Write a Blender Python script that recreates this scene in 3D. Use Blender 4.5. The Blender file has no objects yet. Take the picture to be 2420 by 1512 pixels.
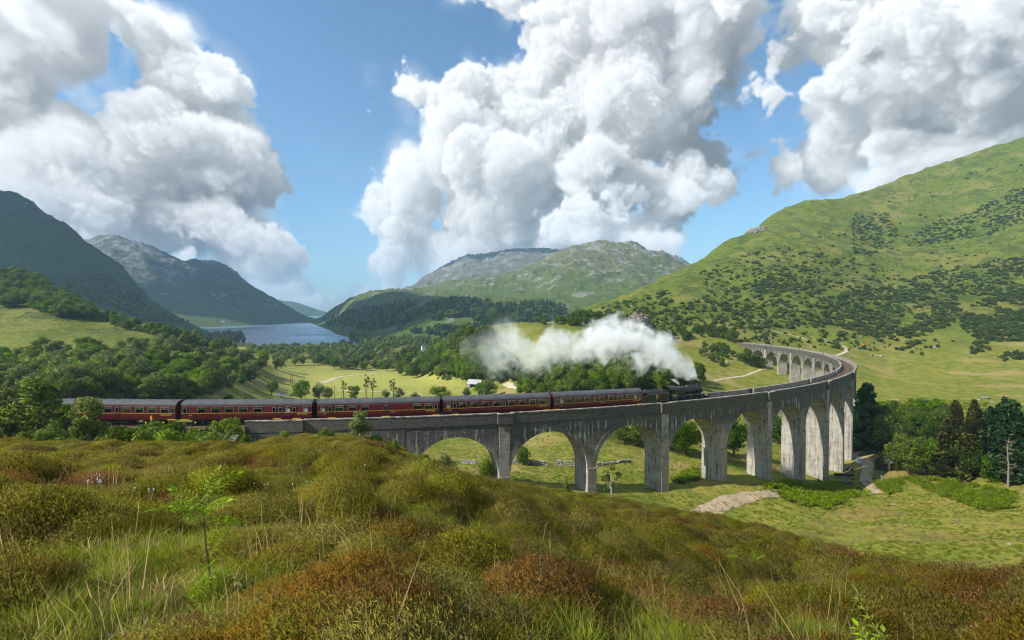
import bpy, bmesh, math, random
import numpy as np
from mathutils import Vector, Matrix

scene = bpy.context.scene
C = scene.collection
random.seed(7)
R_ = np.random.default_rng(7)

# ------------------------------------------------------------------ camera (fitted to the viaduct's curve)
HAZE = 1.1e-4
FPX, PITCH, CAMZ = 1407.76, 0.02086, 66.0        # focal length in photo pixels (3000 wide), tilt down, height above the loch
cam_d = bpy.data.cameras.new('camera'); cam = bpy.data.objects.new('camera', cam_d); C.objects.link(cam)
cam.location = (0, 0, CAMZ); cam.rotation_euler = (math.pi/2 - PITCH, 0, 0)
cam_d.sensor_width = 36.0; cam_d.lens = FPX / 3000 * 36.0
cam_d.clip_start = 0.1; cam_d.clip_end = 40000
scene.camera = cam

# ------------------------------------------------------------------ exposure and renderer
scene.view_settings.view_transform = 'Standard'; scene.view_settings.look = 'None'
scene.view_settings.exposure = 0.62; scene.view_settings.gamma = 1.0; scene.view_settings.use_curve_mapping = False
scene.render.engine = 'CYCLES'
cy = scene.cycles
cy.max_bounces = 6; cy.diffuse_bounces = 3; cy.glossy_bounces = 3; cy.transmission_bounces = 4
cy.volume_bounces = 3; cy.transparent_max_bounces = 12
cy.caustics_reflective = False; cy.caustics_refractive = False
cy.sample_clamp_indirect = 4.0
cy.use_denoising = True
try: cy.denoiser = 'OPENIMAGEDENOISE'; cy.denoising_prefilter = 'ACCURATE'
except Exception: pass
cy.pixel_filter_type = 'BLACKMAN_HARRIS'; cy.filter_width = 1.2
cy.volume_step_rate = 1.0; cy.volume_max_steps = 128

SUN_DIR = Vector((-0.705, -0.300, 0.643)).normalized()   # towards the sun: from the left, a little behind the camera
SUN_EL = math.asin(SUN_DIR.z); SUN_AZ = math.atan2(SUN_DIR.x, SUN_DIR.y)
CLOUD_SUN = (0.60, 0.59, 0.57); CLOUD_AMB = (0.31, 0.365, 0.43)
CLOUD_BLOBS = [
    (1460, 455, 100, 60, -.04, 1.1), (190, 150, 60, 50, 0, 1), (240, 210, 50, 40, 0, .9),
    (930, 630, 70, 60, 0, 1.1), (985, 600, 80, 60, 0, 1.1), (900, 690, 50, 24, 0, 1.3),
    (100, -60, 200, 60, -.05, 1.2), (-60, -20, 160, 90, -.08, 1.2), (1830, 270, 40, 40, 0, 1), (1860, 120, 60, 60, 0, 1), (1830, 330, 50, 40, 0, 1), (1870, 390, 90, 50, 0, 1),
    (60, 20, 120, 70, 0, 1), (150, 110, 50, 60, 0, .9), (100, 230, 110, 80, .02, 1), (880, 200, 60, 20, .02, .45), (960, 240, 60, 20, .02, .45), (990, 130, 50, 22, .02, .4), (940, 170, 70, 14, .02, .35), (1760, 250, 40, 30, .02, .5), (1780, 420, 40, 20, 0, .5), (330, 600, 220, 26, .05, .35), (230, 560, 200, 30, .05, .5),  # x, y, rx, ry in the 2419-wide photo; depth; weight
    # left cloud
    (40, 70, 110, 110, -.05, 1), (110, 130, 90, 80, 0, 1), (50, 220, 120, 90, 0, 1), (150, 290, 100, 70, .03, .9),
    (475, 245, 90, 75, 0, 1.1), (390, 300, 100, 80, 0, 1), (560, 320, 80, 80, 0, 1.1), (280, 330, 100, 80, .02, 1),
    (600, 270, 45, 45, 0, .8), (460, 380, 190, 120, 0, 1.1), (220, 400, 190, 130, 0, 1), (60, 400, 150, 120, 0, 1),
    (590, 420, 90, 80, 0, .9), (670, 430, 50, 40, .02, .65), (380, 510, 230, 70, 0, 1), (150, 510, 200, 70, 0, 1), (520, 515, 80, 40, 0, .8),
    (40, 520, 120, 50, 0, 1), (420, 575, 140, 35, .02, .7), (250, 560, 120, 40, 0, .8),
    (615, 640, 46, 22, 0, 1.6), (655, 640, 20, 8, 0, .6), (645, 572, 34, 11, 0, 1.5), 
    (720, 708, 50, 12, 0, 1.5), (790, 718, 40, 9, 0, 1.5), (850, 722, 60, 9, 0, 1.5), (880, 690, 36, 20, 0, 1.6), (960, 660, 50, 40, 0, 1.3),
    # centre cloud
    (1115, 180, 62, 48, 0, 1), (1075, 250, 110, 75, 0, 1), (1000, 290, 70, 50, 0, .8), (1195, 205, 75, 55, 0, 1), (1200, 290, 130, 80, 0, 1),
    (1330, 110, 110, 120, .03, 1), (1270, 30, 110, 60, .03, .9), (1120, 0, 90, 26, .03, .75), (1440, 50, 170, 110, .03, 1), (1590, 90, 130, 110, .03, 1),
    (1670, 160, 85, 80, .03, 1), (1750, 245, 30, 24, .04, .5), (1640, 20, 90, 70, .03, 1), (1620, 240, 90, 70, .0, 1),
    (1420, 240, 150, 110, 0, 1.1), (1500, 200, 90, 60, -.06, 1), (1560, 280, 120, 90, -.03, 1), (1300, 330, 150, 90, 0, 1),
    (1150, 390, 170, 90, 0, 1.1), (1010, 390, 80, 70, 0, .9), (1000, 460, 90, 60, 0, .9), (1420, 370, 150, 80, -.05, 1), (1540, 400, 110, 60, -.05, 1),
    (1640, 430, 110, 42, -.05, 1), (1720, 440, 50, 28, -.05, .8), (1070, 510, 140, 60, 0, 1), (1240, 480, 200, 70, 0, 1.1), (1280, 560, 180, 40, 0, 1.1),
    (1430, 500, 110, 60, .03, 1), (1490, 535, 80, 50, -.02, 1), (1540, 575, 40, 26, .0, .9), (1010, 580, 80, 50, 0, 1), (960, 640, 70, 40, 0, 1), (930, 680, 60, 25, 0, .9),
    (880, 690, 34, 20, 0, .9), (1080, 600, 100, 40, 0, .9), (1180, 590, 110, 30, 0, 1),
    (870, 215, 40, 20, 0, .55), (905, 250, 45, 26, 0, .55), (985, 140, 34, 24, 0, .55), (930, 270, 35, 30, 0, .5), (1000, 165, 40, 16, 0, .5),
    # right cloud
    (1960, 40, 90, 70, 0, 1), (1900, 130, 70, 55, 0, .95), (2010, 130, 110, 90, 0, 1), (2130, 60, 160, 100, 0, 1.1), (2320, 50, 170, 110, 0, 1.1), (2440, 120, 130, 130, 0, 1.1),
    (1880, 200, 50, 40, 0, .7), (1990, 230, 130, 80, -.03, 1), (2160, 200, 170, 110, 0, 1.1), (2330, 230, 170, 110, 0, 1.1), (1940, 320, 110, 60, -.03, 1),
    (2080, 330, 150, 75, -.04, 1), (2230, 340, 170, 80, 0, 1.1), (2420, 350, 160, 90, 0, 1), (1840, 340, 60, 32, 0, .75), (1880, 400, 80, 40, 0, .8), (2000, 410, 140, 50, 0, .95),
    (2160, 430, 160, 50, 0, .9), (2350, 450, 150, 50, 0, .8), 
    (470, 200, 60, 40, 0, 1), (520, 230, 60, 50, -.03, 1), (80, 330, 150, 110, .03, 1), (230, 330, 120, 80, .02, 1), (580, 350, 90, 80, 0, 1), (20, 130, 100, 90, .02, 1),
    (200, 470, 230, 90, .03, 1), (60, 560, 140, 50, .03, 1), (330, 560, 200, 50, .03, 1), (300, 600, 180, 30, .04, .7), (640, 400, 60, 50, 0, .8), (690, 410, 30, 28, .02, .6),
    (1430, 440, 150, 70, 0, 1), (1520, 480, 110, 60, .02, 1), (1330, 430, 160, 80, 0, 1), (1340, 572, 150, 16, -.02, .9), (1540, 490, 60, 40, .0, .9), (950, 520, 70, 60, 0, .9), (990, 560, 80, 60, 0, 1), (1040, 650, 90, 40, .02, .9), (1230, 370, 160, 80, 0, 1), (1480, 300, 130, 90, 0, 1), (1600, 340, 90, 70, 0, 1), (1680, 260, 60, 50, .03, .8),
    (1150, 0, 90, 40, .03, .8), (1060, 0, 50, 30, .03, .6), (1680, 60, 90, 80, .03, 1), (1530, 20, 140, 80, .03, 1),
    (2170, 290, 180, 90, 0, 1), (2060, 280, 120, 80, 0, 1), (2300, 330, 170, 90, 0, 1), (2420, 240, 120, 120, 0, 1), (1920, 260, 80, 60, 0, .9), (2250, 130, 180, 100, 0, 1), (2060, 40, 120, 70, 0, 1), (2200, 400, 200, 60, 0, 1), (2400, 420, 150, 60, 0, 1), (1830, 370, 60, 34, 0, .8),
    (2600, 100, 200, 160, 0, 1), (2650, 330, 200, 120, 0, 1), (-200, 200, 180, 150, 0, 1), (-220, 450, 200, 100, 0, 1),
]
# ------------------------------------------------------------------ sky
def make_sky_pixels(W=1500, H=400, D=60):
    """Cumulus field: a voxel volume in (azimuth, tan elevation, depth), lit by the sun and composited front to back."""
    rng = np.random.default_rng(11)
    s0, s1, t1 = -1.06, 1.06, 0.78
    F4 = np.float32
    S = np.linspace(s0, s1, W, dtype=F4)
    T = np.linspace(0, t1, H, dtype=F4)
    Wd = np.linspace(-0.30, 0.30, D, dtype=F4)

    def cub(n, size, off):
        x = np.linspace(0, n - 3.001, size) + off * 0
        i = x.astype(int); f = (x - i)
        w = np.stack([(1 - f)**3 / 6, (3*f**3 - 6*f**2 + 4) / 6, (-3*f**3 + 3*f**2 + 3*f + 1) / 6, f**3 / 6]).astype(F4)
        return i, w

    def up(a, axis, size):
        i, w = cub(a.shape[axis], size, 0)
        sh = [1, 1, 1]; sh[axis] = size
        return sum(np.take(a, np.minimum(i + k, a.shape[axis] - 1), axis=axis) * w[k].reshape(sh) for k in range(4))

    def noise(cs):                       # cs = cell size in tan units
        n = [max(4, int((t1) / cs) + 4), max(4, int(0.6 / cs) + 4), max(4, int((s1 - s0) / cs) + 4)]
        a = rng.uniform(-1, 1, n).astype(F4)
        return up(up(up(a, 1, D), 0, H), 2, W)          # (H, D, W)

    def px(x, y):                        # photo coordinates (2419 wide) -> (azimuth, tan elevation)
        u = (x - 1209.5) / 1135.1; q = (756 - y) / 1135.1
        c, sn = math.cos(PITCH), math.sin(PITCH)
        dy = c + q * sn * 1.0; dz = q * c - sn
        return math.atan2(u, dy), dz / math.hypot(u, dy)

    blobs = CLOUD_BLOBS
    Fm = np.full((H, D, W), -0.2, F4)                   # signed depth inside the cloud, tan units
    warp1 = noise(0.13); warp2 = noise(0.13)
    Sg = S[None, None, :] + 0.011 * warp1; Tg = T[:, None, None] + 0.009 * warp2
    for (x, y, rx, ry, wz, k) in blobs:
        s, t = px(x, y)
        sa, ta = px(x + 1.22 * rx, y); sb, tb = px(x, y - 1.22 * ry)
        rs = max(abs(sa - s), 1e-3); rt = max(abs(tb - t), 1e-3); rw = 0.5 * (rs + rt) + 0.01
        m = min(rs, rt) * 0.9
        e = 1.0 + 0.09 / m
        i0, i1 = np.searchsorted(S, [s - e*rs, s + e*rs]); j0, j1 = np.searchsorted(T, [t - e*rt, t + e*rt])
        if i1 <= i0 or j1 <= j0: continue
        sl = (slice(j0, j1), slice(None), slice(i0, i1))
        r = np.sqrt(((Sg[sl] - s) / rs)**2 + ((Tg[sl] - t) / rt)**2 + ((Wd[None, :, None] - wz) / rw)**2)
        d = (1 - r) * m + 0.012 - (1 - k) * 0.03
        o = Fm[sl]; q = np.clip(0.5 + 0.5 * (d - o) / 0.03, 0, 1)     # smooth union
        Fm[sl] = o + (d - o) * q + 0.03 * q * (1 - q)
    del Sg, Tg, warp1, warp2
    for cs, a in ((0.12, .052), (0.06, .034), (0.030, .017), (0.015, .010), (0.008, .0066), (0.0045, .0042)):
        n = noise(cs)
        Fm += a * (2.3 * np.abs(n) - 0.62)
        if cs == 0.06: soft = 0.009 + 0.036 * np.clip(n * 1.6 + .05, 0, 1)
    dens = np.clip(Fm / soft + 0.25, 0, 1)
    dens *= dens
    dens += 0.020 * np.clip(Fm / 0.035 + 0.9, 0, 1) ** 2 * np.clip((soft - 0.012) / 0.02, 0, 1)          # thin veils round the heads
    del Fm, soft
    # optical depth to the sun: sweep down from the top row
    ds, dt, dw = (s1 - s0) / (W - 1), t1 / (H - 1), 0.6 / (D - 1)
    shift_s = (SUN_DIR[0] / SUN_DIR[2]) * dt / ds; shift_w = (SUN_DIR[1] / SUN_DIR[2]) * dt / dw
    def shifted(a, fs, fw):
        k = int(math.floor(fs)); f = fs - k
        b = (1 - f) * np.roll(a, -k, 1) + f * np.roll(a, -k - 1, 1)
        k = int(math.floor(fw)); f = fw - k
        return (1 - f) * np.roll(b, -k, 0) + f * np.roll(b, -k - 1, 0)
    SIG = 85.0
    step = dt / SUN_DIR[2] * SIG
    tau = np.zeros((D, W), F4); tup = np.zeros((D, W), F4)
    light = np.empty_like(dens); amb = np.empty_like(dens)
    for r in range(H - 1, -1, -1):
        tau = shifted(tau, shift_s, shift_w) * 0.9985 + dens[r] * step
        tup = tup * 0.995 + dens[r] * dt * SIG
        light[r] = 0.42 * np.exp(-0.7 * tau) + 0.38 * np.exp(-0.18 * tau) + 0.32 * np.exp(-0.055 * tau)
        amb[r] = 0.10 + 0.34 * np.exp(-0.10 * tup)
    T_ = np.ones((H, W), F4); L = np.zeros((H, W), F4); A = np.zeros((H, W), F4)
    for k in range(D):
        a = 1 - np.exp(-dens[:, k] * dw * SIG * 2.2)
        L += T_ * a * light[:, k]; A += T_ * a * amb[:, k]; T_ *= 1 - a
    cov = 1 - T_
    den = np.maximum(cov, 1e-4); L /= den; A /= den
    # ragged edges and thin veils: a little turbulence in the plane of the sky
    def n2(cells, seed):
        r = np.random.default_rng(seed); h, w = max(4, int(H / cells)) + 4, max(4, int(W / cells)) + 4
        a = r.uniform(-1, 1, (h, w)).astype(F4)
        for ax, size in ((0, H), (1, W)):
            i, wt_ = cub(a.shape[ax], size, 0); sh = [1, 1]; sh[ax] = size
            a = sum(np.take(a, np.minimum(i + k, a.shape[ax] - 1), axis=ax) * wt_[k].reshape(sh) for k in range(4))
        return a
    dx = 3.0*n2(34, 1) + 2.6*n2(15, 2) + 2.2*n2(7, 3) + 1.2*n2(3.5, 4); dy = 3.0*n2(34, 5) + 2.6*n2(15, 6) + 2.2*n2(7, 7) + 1.2*n2(3.5, 8)
    jj, ii = np.meshgrid(np.arange(H), np.arange(W), indexing='ij')
    jj = np.clip(jj + dy, 0, H - 1.01); ii = np.clip(ii + dx, 0, W - 1.01); j0, i0 = jj.astype(int), ii.astype(int); fj, fi = (jj - j0).astype(F4), (ii - i0).astype(F4)
    def rs_(a): return (a[j0, i0]*(1-fi) + a[j0, i0+1]*fi)*(1-fj) + (a[j0+1, i0]*(1-fi) + a[j0+1, i0+1]*fi)*fj
    L, A, cov = rs_(L*cov), rs_(A*cov), rs_(cov)
    def blur(a, r):
        for ax in (0, 1):
            c = np.cumsum(np.pad(a, [(r+1, r) if q == ax else (0, 0) for q in (0, 1)], 'edge'), axis=ax, dtype=np.float64)
            a = ((np.take(c, range(2*r+1, c.shape[ax]), axis=ax) - np.take(c, range(0, c.shape[ax]-2*r-1), axis=ax))/(2*r+1)).astype(F4)
        return a
    near = blur(blur(cov, 16), 16); tex = n2(46, 11)*.9 + n2(22, 12)*.7 + n2(10, 13)*.5 + n2(5, 14)*.3
    veil = np.clip(near*1.5 - .10, 0, 1)*np.clip(tex*.75 + .05, 0, .75)*(1 - cov)
    return (L + .86*veil)/np.maximum(cov + veil, 1e-4), (A + .30*veil)/np.maximum(cov + veil, 1e-4), cov + veil
Lt, Am, Cv = make_sky_pixels()
sky_img = bpy.data.images.new('cloud_field', Lt.shape[1], Lt.shape[0], alpha=False, float_buffer=True, is_data=True)
buf = np.ones((Lt.shape[0], Lt.shape[1], 4), np.float32)
buf[..., 0] = Lt; buf[..., 1] = Am; buf[..., 2] = Cv
sky_img.pixels.foreach_set(buf.ravel()); sky_img.update(); sky_img.pack()
del buf, Lt, Am, Cv

world = bpy.data.worlds.new('World'); scene.world = world; world.use_nodes = True
wt = world.node_tree; wt.nodes.clear()
def wn(t, **k):
    n = wt.nodes.new(t)
    for a, b in k.items(): setattr(n, a, b)
    return n
def wmath(op, a, b=None):
    n = wn('ShaderNodeMath', operation=op)
    for i, v in enumerate((a, b)):
        if v is None: continue
        if isinstance(v, (int, float)): n.inputs[i].default_value = v
        else: wt.links.new(v, n.inputs[i])
    return n.outputs[0]
w_out = wn('ShaderNodeOutputWorld')
sky = wn('ShaderNodeTexSky', sky_type='NISHITA', sun_disc=False)
sky.sun_elevation = SUN_EL; sky.sun_rotation = SUN_AZ; sky.altitude = 60; sky.air_density = 1.0; sky.dust_density = 0.6; sky.ozone_density = 2.0
bg1 = wn('ShaderNodeBackground'); bg1.inputs['Strength'].default_value = 0.105
tint = wn('ShaderNodeMixRGB', blend_type='MULTIPLY'); tint.inputs[0].default_value = 1; tint.inputs[2].default_value = (0.78, 1.0, 1.08, 1)
wt.links.new(sky.outputs[0], tint.inputs[1]); wt.links.new(tint.outputs[0], bg1.inputs['Color'])
tc = wn('ShaderNodeTexCoord'); sp = wn('ShaderNodeSeparateXYZ'); wt.links.new(tc.outputs['Generated'], sp.inputs[0])
X, Y, Z = sp.outputs
az = wmath('ARCTAN2', X, Y)
hyp = wmath('SQRT', wmath('MAXIMUM', wmath('ADD', wmath('MULTIPLY', X, X), wmath('MULTIPLY', Y, Y)), 1e-5))
tel = wmath('DIVIDE', Z, hyp)
u = wmath('DIVIDE', wmath('ADD', az, 1.06), 2.12); v = wmath('DIVIDE', tel, 0.78)
cmb = wn('ShaderNodeCombineXYZ'); wt.links.new(u, cmb.inputs[0]); wt.links.new(v, cmb.inputs[1])
tex = wn('ShaderNodeTexImage', image=sky_img, extension='MIRROR', interpolation='Cubic'); wt.links.new(cmb.outputs[0], tex.inputs['Vector'])
ch = wn('ShaderNodeSeparateColor'); wt.links.new(tex.outputs['Color'], ch.inputs[0])
def wscale(val, col):
    n = wn('ShaderNodeMixRGB', blend_type='MULTIPLY'); n.inputs[0].default_value = 1
    wt.links.new(val, n.inputs[1]); n.inputs[2].default_value = (*col, 1); return n.outputs[0]
cadd = wn('ShaderNodeMixRGB', blend_type='ADD'); cadd.inputs[0].default_value = 1
wt.links.new(wscale(ch.outputs[0], CLOUD_SUN), cadd.inputs[1]); wt.links.new(wscale(ch.outputs[1], CLOUD_AMB), cadd.inputs[2])
bg2 = wn('ShaderNodeBackground'); wt.links.new(cadd.outputs[0], bg2.inputs['Color']); bg2.inputs['Strength'].default_value = 1.0
# clouds thin out towards the zenith and sink into the haze at the horizon
hi = wn('ShaderNodeMapRange'); wt.links.new(tel, hi.inputs[0]); hi.inputs[1].default_value = 0.8; hi.inputs[2].default_value = 2.2; hi.inputs[3].default_value = 1; hi.inputs[4].default_value = 0.15
lo = wn('ShaderNodeMapRange'); wt.links.new(tel, lo.inputs[0]); lo.inputs[1].default_value = -0.02; lo.inputs[2].default_value = 0.05; lo.inputs[3].default_value = 0.0; lo.inputs[4].default_value = 1.0
fac = wmath('MULTIPLY', wmath('MULTIPLY', ch.outputs[2], hi.outputs[0]), lo.outputs[0])
mx = wn('ShaderNodeMixShader'); wt.links.new(fac, mx.inputs[0]); wt.links.new(bg1.outputs[0], mx.inputs[1]); wt.links.new(bg2.outputs[0], mx.inputs[2])
wt.links.new(mx.outputs[0], w_out.inputs['Surface'])
world.cycles.sampling_method = 'MANUAL'; world.cycles.sample_map_resolution = 1024

sun_d = bpy.data.lights.new('sun', 'SUN'); sun = bpy.data.objects.new('sun', sun_d); C.objects.link(sun)
sun_d.energy = 4.9; sun_d.angle = math.radians(0.53); sun_d.color = (1.0, 0.94, 0.84)
sun.rotation_euler = SUN_DIR.to_track_quat('Z', 'Y').to_euler()
sun.location = (0, 0, 400)
# ------------------------------------------------------------------ helpers: materials
def mat(name):
    m = bpy.data.materials.new(name); m.use_nodes = True
    nt = m.node_tree; nt.nodes.clear()
    return m, nt
class NT:
    def __init__(s, name):
        s.m, s.t = mat(name); s.out = s.t.nodes.new('ShaderNodeOutputMaterial')
    def n(s, typ, ins=None, **k):
        nd = s.t.nodes.new(typ)
        for a, b in k.items(): setattr(nd, a, b)
        for key, v in (ins or {}).items(): s.set(nd.inputs[key], v)
        return nd
    def set(s, sock, v):
        if isinstance(v, bpy.types.NodeSocket): s.t.links.new(v, sock)
        elif isinstance(v, (tuple, list)) and len(v) == 3 and sock.type == 'RGBA': sock.default_value = (*v, 1)
        else: sock.default_value = v
    def math(s, op, a, b=0.0, c=None, clamp=False):
        nd = s.n('ShaderNodeMath', operation=op); nd.use_clamp = clamp
        s.set(nd.inputs[0], a); s.set(nd.inputs[1], b)
        if c is not None: s.set(nd.inputs[2], c)
        return nd.outputs[0]
    def noise(s, vec, scale, detail=4, rough=0.55, dist=0.0):
        return s.n('ShaderNodeTexNoise', {'Vector': vec, 'Scale': scale, 'Detail': detail, 'Roughness': rough, 'Distortion': dist}).outputs[0]
    def ramp(s, fac, lo, hi, a=0.0, b=1.0):
        nd = s.n('ShaderNodeMapRange', {0: fac, 1: lo, 2: hi, 3: a, 4: b}); nd.interpolation_type = 'SMOOTHSTEP'
        return nd.outputs[0]
    def mix(s, f, a, b, mode='MIX'):
        nd = s.n('ShaderNodeMixRGB', blend_type=mode)
        s.set(nd.inputs[0], f); s.set(nd.inputs[1], a); s.set(nd.inputs[2], b)
        return nd.outputs[0]
    def pos(s): return s.n('ShaderNodeNewGeometry').outputs['Position']
    def obj(s): return s.n('ShaderNodeTexCoord').outputs['Object']
    def rnd(s): return s.n('ShaderNodeObjectInfo').outputs['Random']
    def island(s): return s.n('ShaderNodeNewGeometry').outputs['Random Per Island']
    def attr(s, name): return s.n('ShaderNodeAttribute', attribute_name=name).outputs
    def vscale(s, vec, sc):
        nd = s.n('ShaderNodeMapping', {'Vector': vec}); nd.inputs['Scale'].default_value = sc; return nd.outputs[0]
    def bump(s, h, strength=0.5, dist=0.1):
        return s.n('ShaderNodeBump', {'Height': h, 'Strength': strength, 'Distance': dist}).outputs[0]
    def pbr(s, col, rough=0.8, normal=None, metallic=0.0, spec=0.3, **k):
        b = s.n('ShaderNodeBsdfPrincipled', {'Base Color': col, 'Roughness': rough, 'Metallic': metallic, 'Specular IOR Level': spec})
        for a, v in k.items(): s.set(b.inputs[a], v)
        if normal is not None: s.set(b.inputs['Normal'], normal)
        s.t.links.new(b.outputs[0], s.out.inputs['Surface']); return b
def paint(name, col, rough=0.5, metallic=0.0, var=0.12, scale=6.0, spec=0.4):
    k = NT(name); n = k.noise(k.obj(), scale, 5, 0.6)
    c = k.mix(k.ramp(n, 0.3, 0.7), tuple(x*(1-var) for x in col), tuple(min(1, x*(1+var)) for x in col))
    k.pbr(c, k.math('ADD', rough - 0.08, k.math('MULTIPLY', n, 0.16)), k.bump(n, 0.15, 0.01), metallic, spec)
    return k.m

# ------------------------------------------------------------------ helpers: objects
def tag(o, label=None, cat=None, group=None, kind=None):
    if label: o['label'] = label
    if cat: o['category'] = cat
    if group: o['group'] = group
    if kind: o['kind'] = kind
    return o
def empty(name, loc=(0, 0, 0), rz=0.0, label=None, cat=None, group=None):
    o = bpy.data.objects.new(name, None); C.objects.link(o)
    o.location = loc; o.rotation_euler = (0, 0, rz); o.empty_display_size = 0.5
    return tag(o, label, cat, group)
def link(name, me, parent=None, loc=None):
    o = bpy.data.objects.new(name, me); C.objects.link(o)
    if parent is not None: o.parent = parent
    if loc is not None: o.location = loc
    return o
def np_mesh(name, V, F, material=None, smooth=False, mat_idx=None):
    """V (n,3), F (m,k) all faces of one size, or list of index lists"""
    me = bpy.data.meshes.new(name)
    V = np.asarray(V, np.float32)
    if isinstance(F, np.ndarray):
        k = F.shape[1]
        me.vertices.add(len(V)); me.vertices.foreach_set('co', V.ravel())
        me.loops.add(F.size); me.loops.foreach_set('vertex_index', F.ravel().astype(np.int32))
        me.polygons.add(len(F)); me.polygons.foreach_set('loop_start', np.arange(0, F.size, k, dtype=np.int32))
        if mat_idx is not None: me.polygons.foreach_set('material_index', np.asarray(mat_idx, np.int32))
        me.update(calc_edges=True); me.validate()
    else:
        me.from_pydata([tuple(v) for v in V], [], F); me.update()
    for mm in (material if isinstance(material, (list, tuple)) else [material]):
        if mm is not None: me.materials.append(mm)
    if smooth: me.polygons.foreach_set('use_smooth', np.ones(len(me.polygons), bool))
    return me
class MB:
    """collects boxes, tubes and lofts into one mesh"""
    def __init__(s): s.v = []; s.f = []; s.mi = []; s.cur = 0
    def add(s, vs, fs):
        b = len(s.v); s.v += [tuple(v) for v in vs]; s.f += [[b + i for i in f] for f in fs]; s.mi += [s.cur]*len(fs); return s
    def box(s, x0, x1, y0, y1, z0, z1):
        return s.add([(x0,y0,z0),(x1,y0,z0),(x1,y1,z0),(x0,y1,z0),(x0,y0,z1),(x1,y0,z1),(x1,y1,z1),(x0,y1,z1)],
                     [(0,3,2,1),(4,5,6,7),(0,1,5,4),(1,2,6,5),(2,3,7,6),(3,0,4,7)])
    def tube(s, p, q, r0, r1=None, n=8, caps=True):
        r1 = r0 if r1 is None else r1
        p, q = Vector(p), Vector(q); d = (q - p).normalized()
        a = d.orthogonal().normalized(); b = d.cross(a)
        vs = [c + (a*math.cos(2*math.pi*i/n) + b*math.sin(2*math.pi*i/n))*r for c, r in ((p, r0), (q, r1)) for i in range(n)]
        fs = [(i, (i+1) % n, n + (i+1) % n, n + i) for i in range(n)]
        if caps: fs += [tuple(range(n-1, -1, -1)), tuple(range(n, 2*n))]
        return s.add(vs, fs)
    def path(s, pts, radii, n=6):
        pts = [Vector(p) for p in pts]; vs = []; fs = []
        for i, p in enumerate(pts):
            d = (pts[min(i+1, len(pts)-1)] - pts[max(i-1, 0)]).normalized()
            a = d.cross(Vector((0.31, 0.94, 0.13))).normalized(); b = d.cross(a)
            vs += [p + (a*math.cos(2*math.pi*k/n) + b*math.sin(2*math.pi*k/n))*radii[i] for k in range(n)]
        for i in range(len(pts)-1):
            fs += [(i*n+k, i*n+(k+1) % n, (i+1)*n+(k+1) % n, (i+1)*n+k) for k in range(n)]
        fs += [tuple(range(n-1, -1, -1)), tuple(range((len(pts)-1)*n, len(pts)*n))]
        return s.add(vs, fs)
    def lathe(s, c, axis, prof, n=20):
        """prof: (distance along axis, radius)"""
        c = Vector(c); d = Vector(axis).normalized(); a = d.orthogonal().normalized(); b = d.cross(a)
        vs = [c + d*t + (a*math.cos(2*math.pi*i/n) + b*math.sin(2*math.pi*i/n))*r for t, r in prof for i in range(n)]
        fs = []
        for j in range(len(prof)-1):
            fs += [(j*n+i, j*n+(i+1) % n, (j+1)*n+(i+1) % n, (j+1)*n+i) for i in range(n)]
        fs += [tuple(range(n-1, -1, -1)), tuple(range((len(prof)-1)*n, len(prof)*n))]
        return s.add(vs, fs)
    def prism(s, poly, x0, x1):
        """poly of (y, z) extruded along x"""
        n = len(poly)
        vs = [(x0, y, z) for y, z in poly] + [(x1, y, z) for y, z in poly]
        return s.add(vs, [tuple(range(n-1, -1, -1)), tuple(range(n, 2*n))] + [(i, (i+1) % n, n+(i+1) % n, n+i) for i in range(n)])
    def mesh(s, name, mats, smooth=False, bevel=0.0):
        me = bpy.data.meshes.new(name); me.from_pydata(s.v, [], s.f)
        for m in (mats if isinstance(mats, (list, tuple)) else [mats]): me.materials.append(m)
        if max(s.mi, default=0): me.polygons.foreach_set('material_index', np.array(s.mi, np.int32))
        bm = bmesh.new(); bm.from_mesh(me); bmesh.ops.recalc_face_normals(bm, faces=bm.faces)
        if bevel: bmesh.ops.bevel(bm, geom=list(bm.edges), offset=bevel, segments=1, affect='EDGES', clamp_overlap=True)
        bm.to_mesh(me); bm.free()
        if smooth:
            me.polygons.foreach_set('use_smooth', np.ones(len(me.polygons), bool)); me.set_sharp_from_angle(angle=math.radians(38))
        me.update(); return me
    def obj(s, name, mats, parent=None, smooth=False, bevel=0.0, loc=None):
        return link(name, s.mesh(name, mats, smooth, bevel), parent, loc)

# ------------------------------------------------------------------ helpers: numpy gradient noise
_perm = np.random.default_rng(5).permutation(4096)
_ang = np.random.default_rng(6).uniform(0, 2*np.pi, 4096); _gx, _gy = np.cos(_ang), np.sin(_ang)
def perlin(x, y, seed=0):
    x = np.asarray(x, float); y = np.asarray(y, float)
    xi = np.floor(x).astype(np.int64); yi = np.floor(y).astype(np.int64); xf = x - xi; yf = y - yi
    def g(ix, iy, dx, dy):
        h = _perm[(_perm[(ix + seed*131) & 4095] + iy) & 4095]
        return _gx[h]*dx + _gy[h]*dy
    u = xf**3*(xf*(xf*6-15)+10); v = yf**3*(yf*(yf*6-15)+10)
    a = g(xi, yi, xf, yf)*(1-u) + g(xi+1, yi, xf-1, yf)*u
    b = g(xi, yi+1, xf, yf-1)*(1-u) + g(xi+1, yi+1, xf-1, yf-1)*u
    return (a*(1-v) + b*v)*1.5
def fbm(x, y, scale, oct=4, seed=0, gain=0.5, ridged=False):
    x = np.asarray(x, float); y = np.asarray(y, float)
    s = 0; a = 1; t = 0
    for i in range(oct):
        n = perlin(x*2**i/scale, y*2**i/scale, seed+i)
        s = s + a*((1-2*np.abs(n)) if ridged else n); t += a; a *= gain
    return s/t
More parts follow.
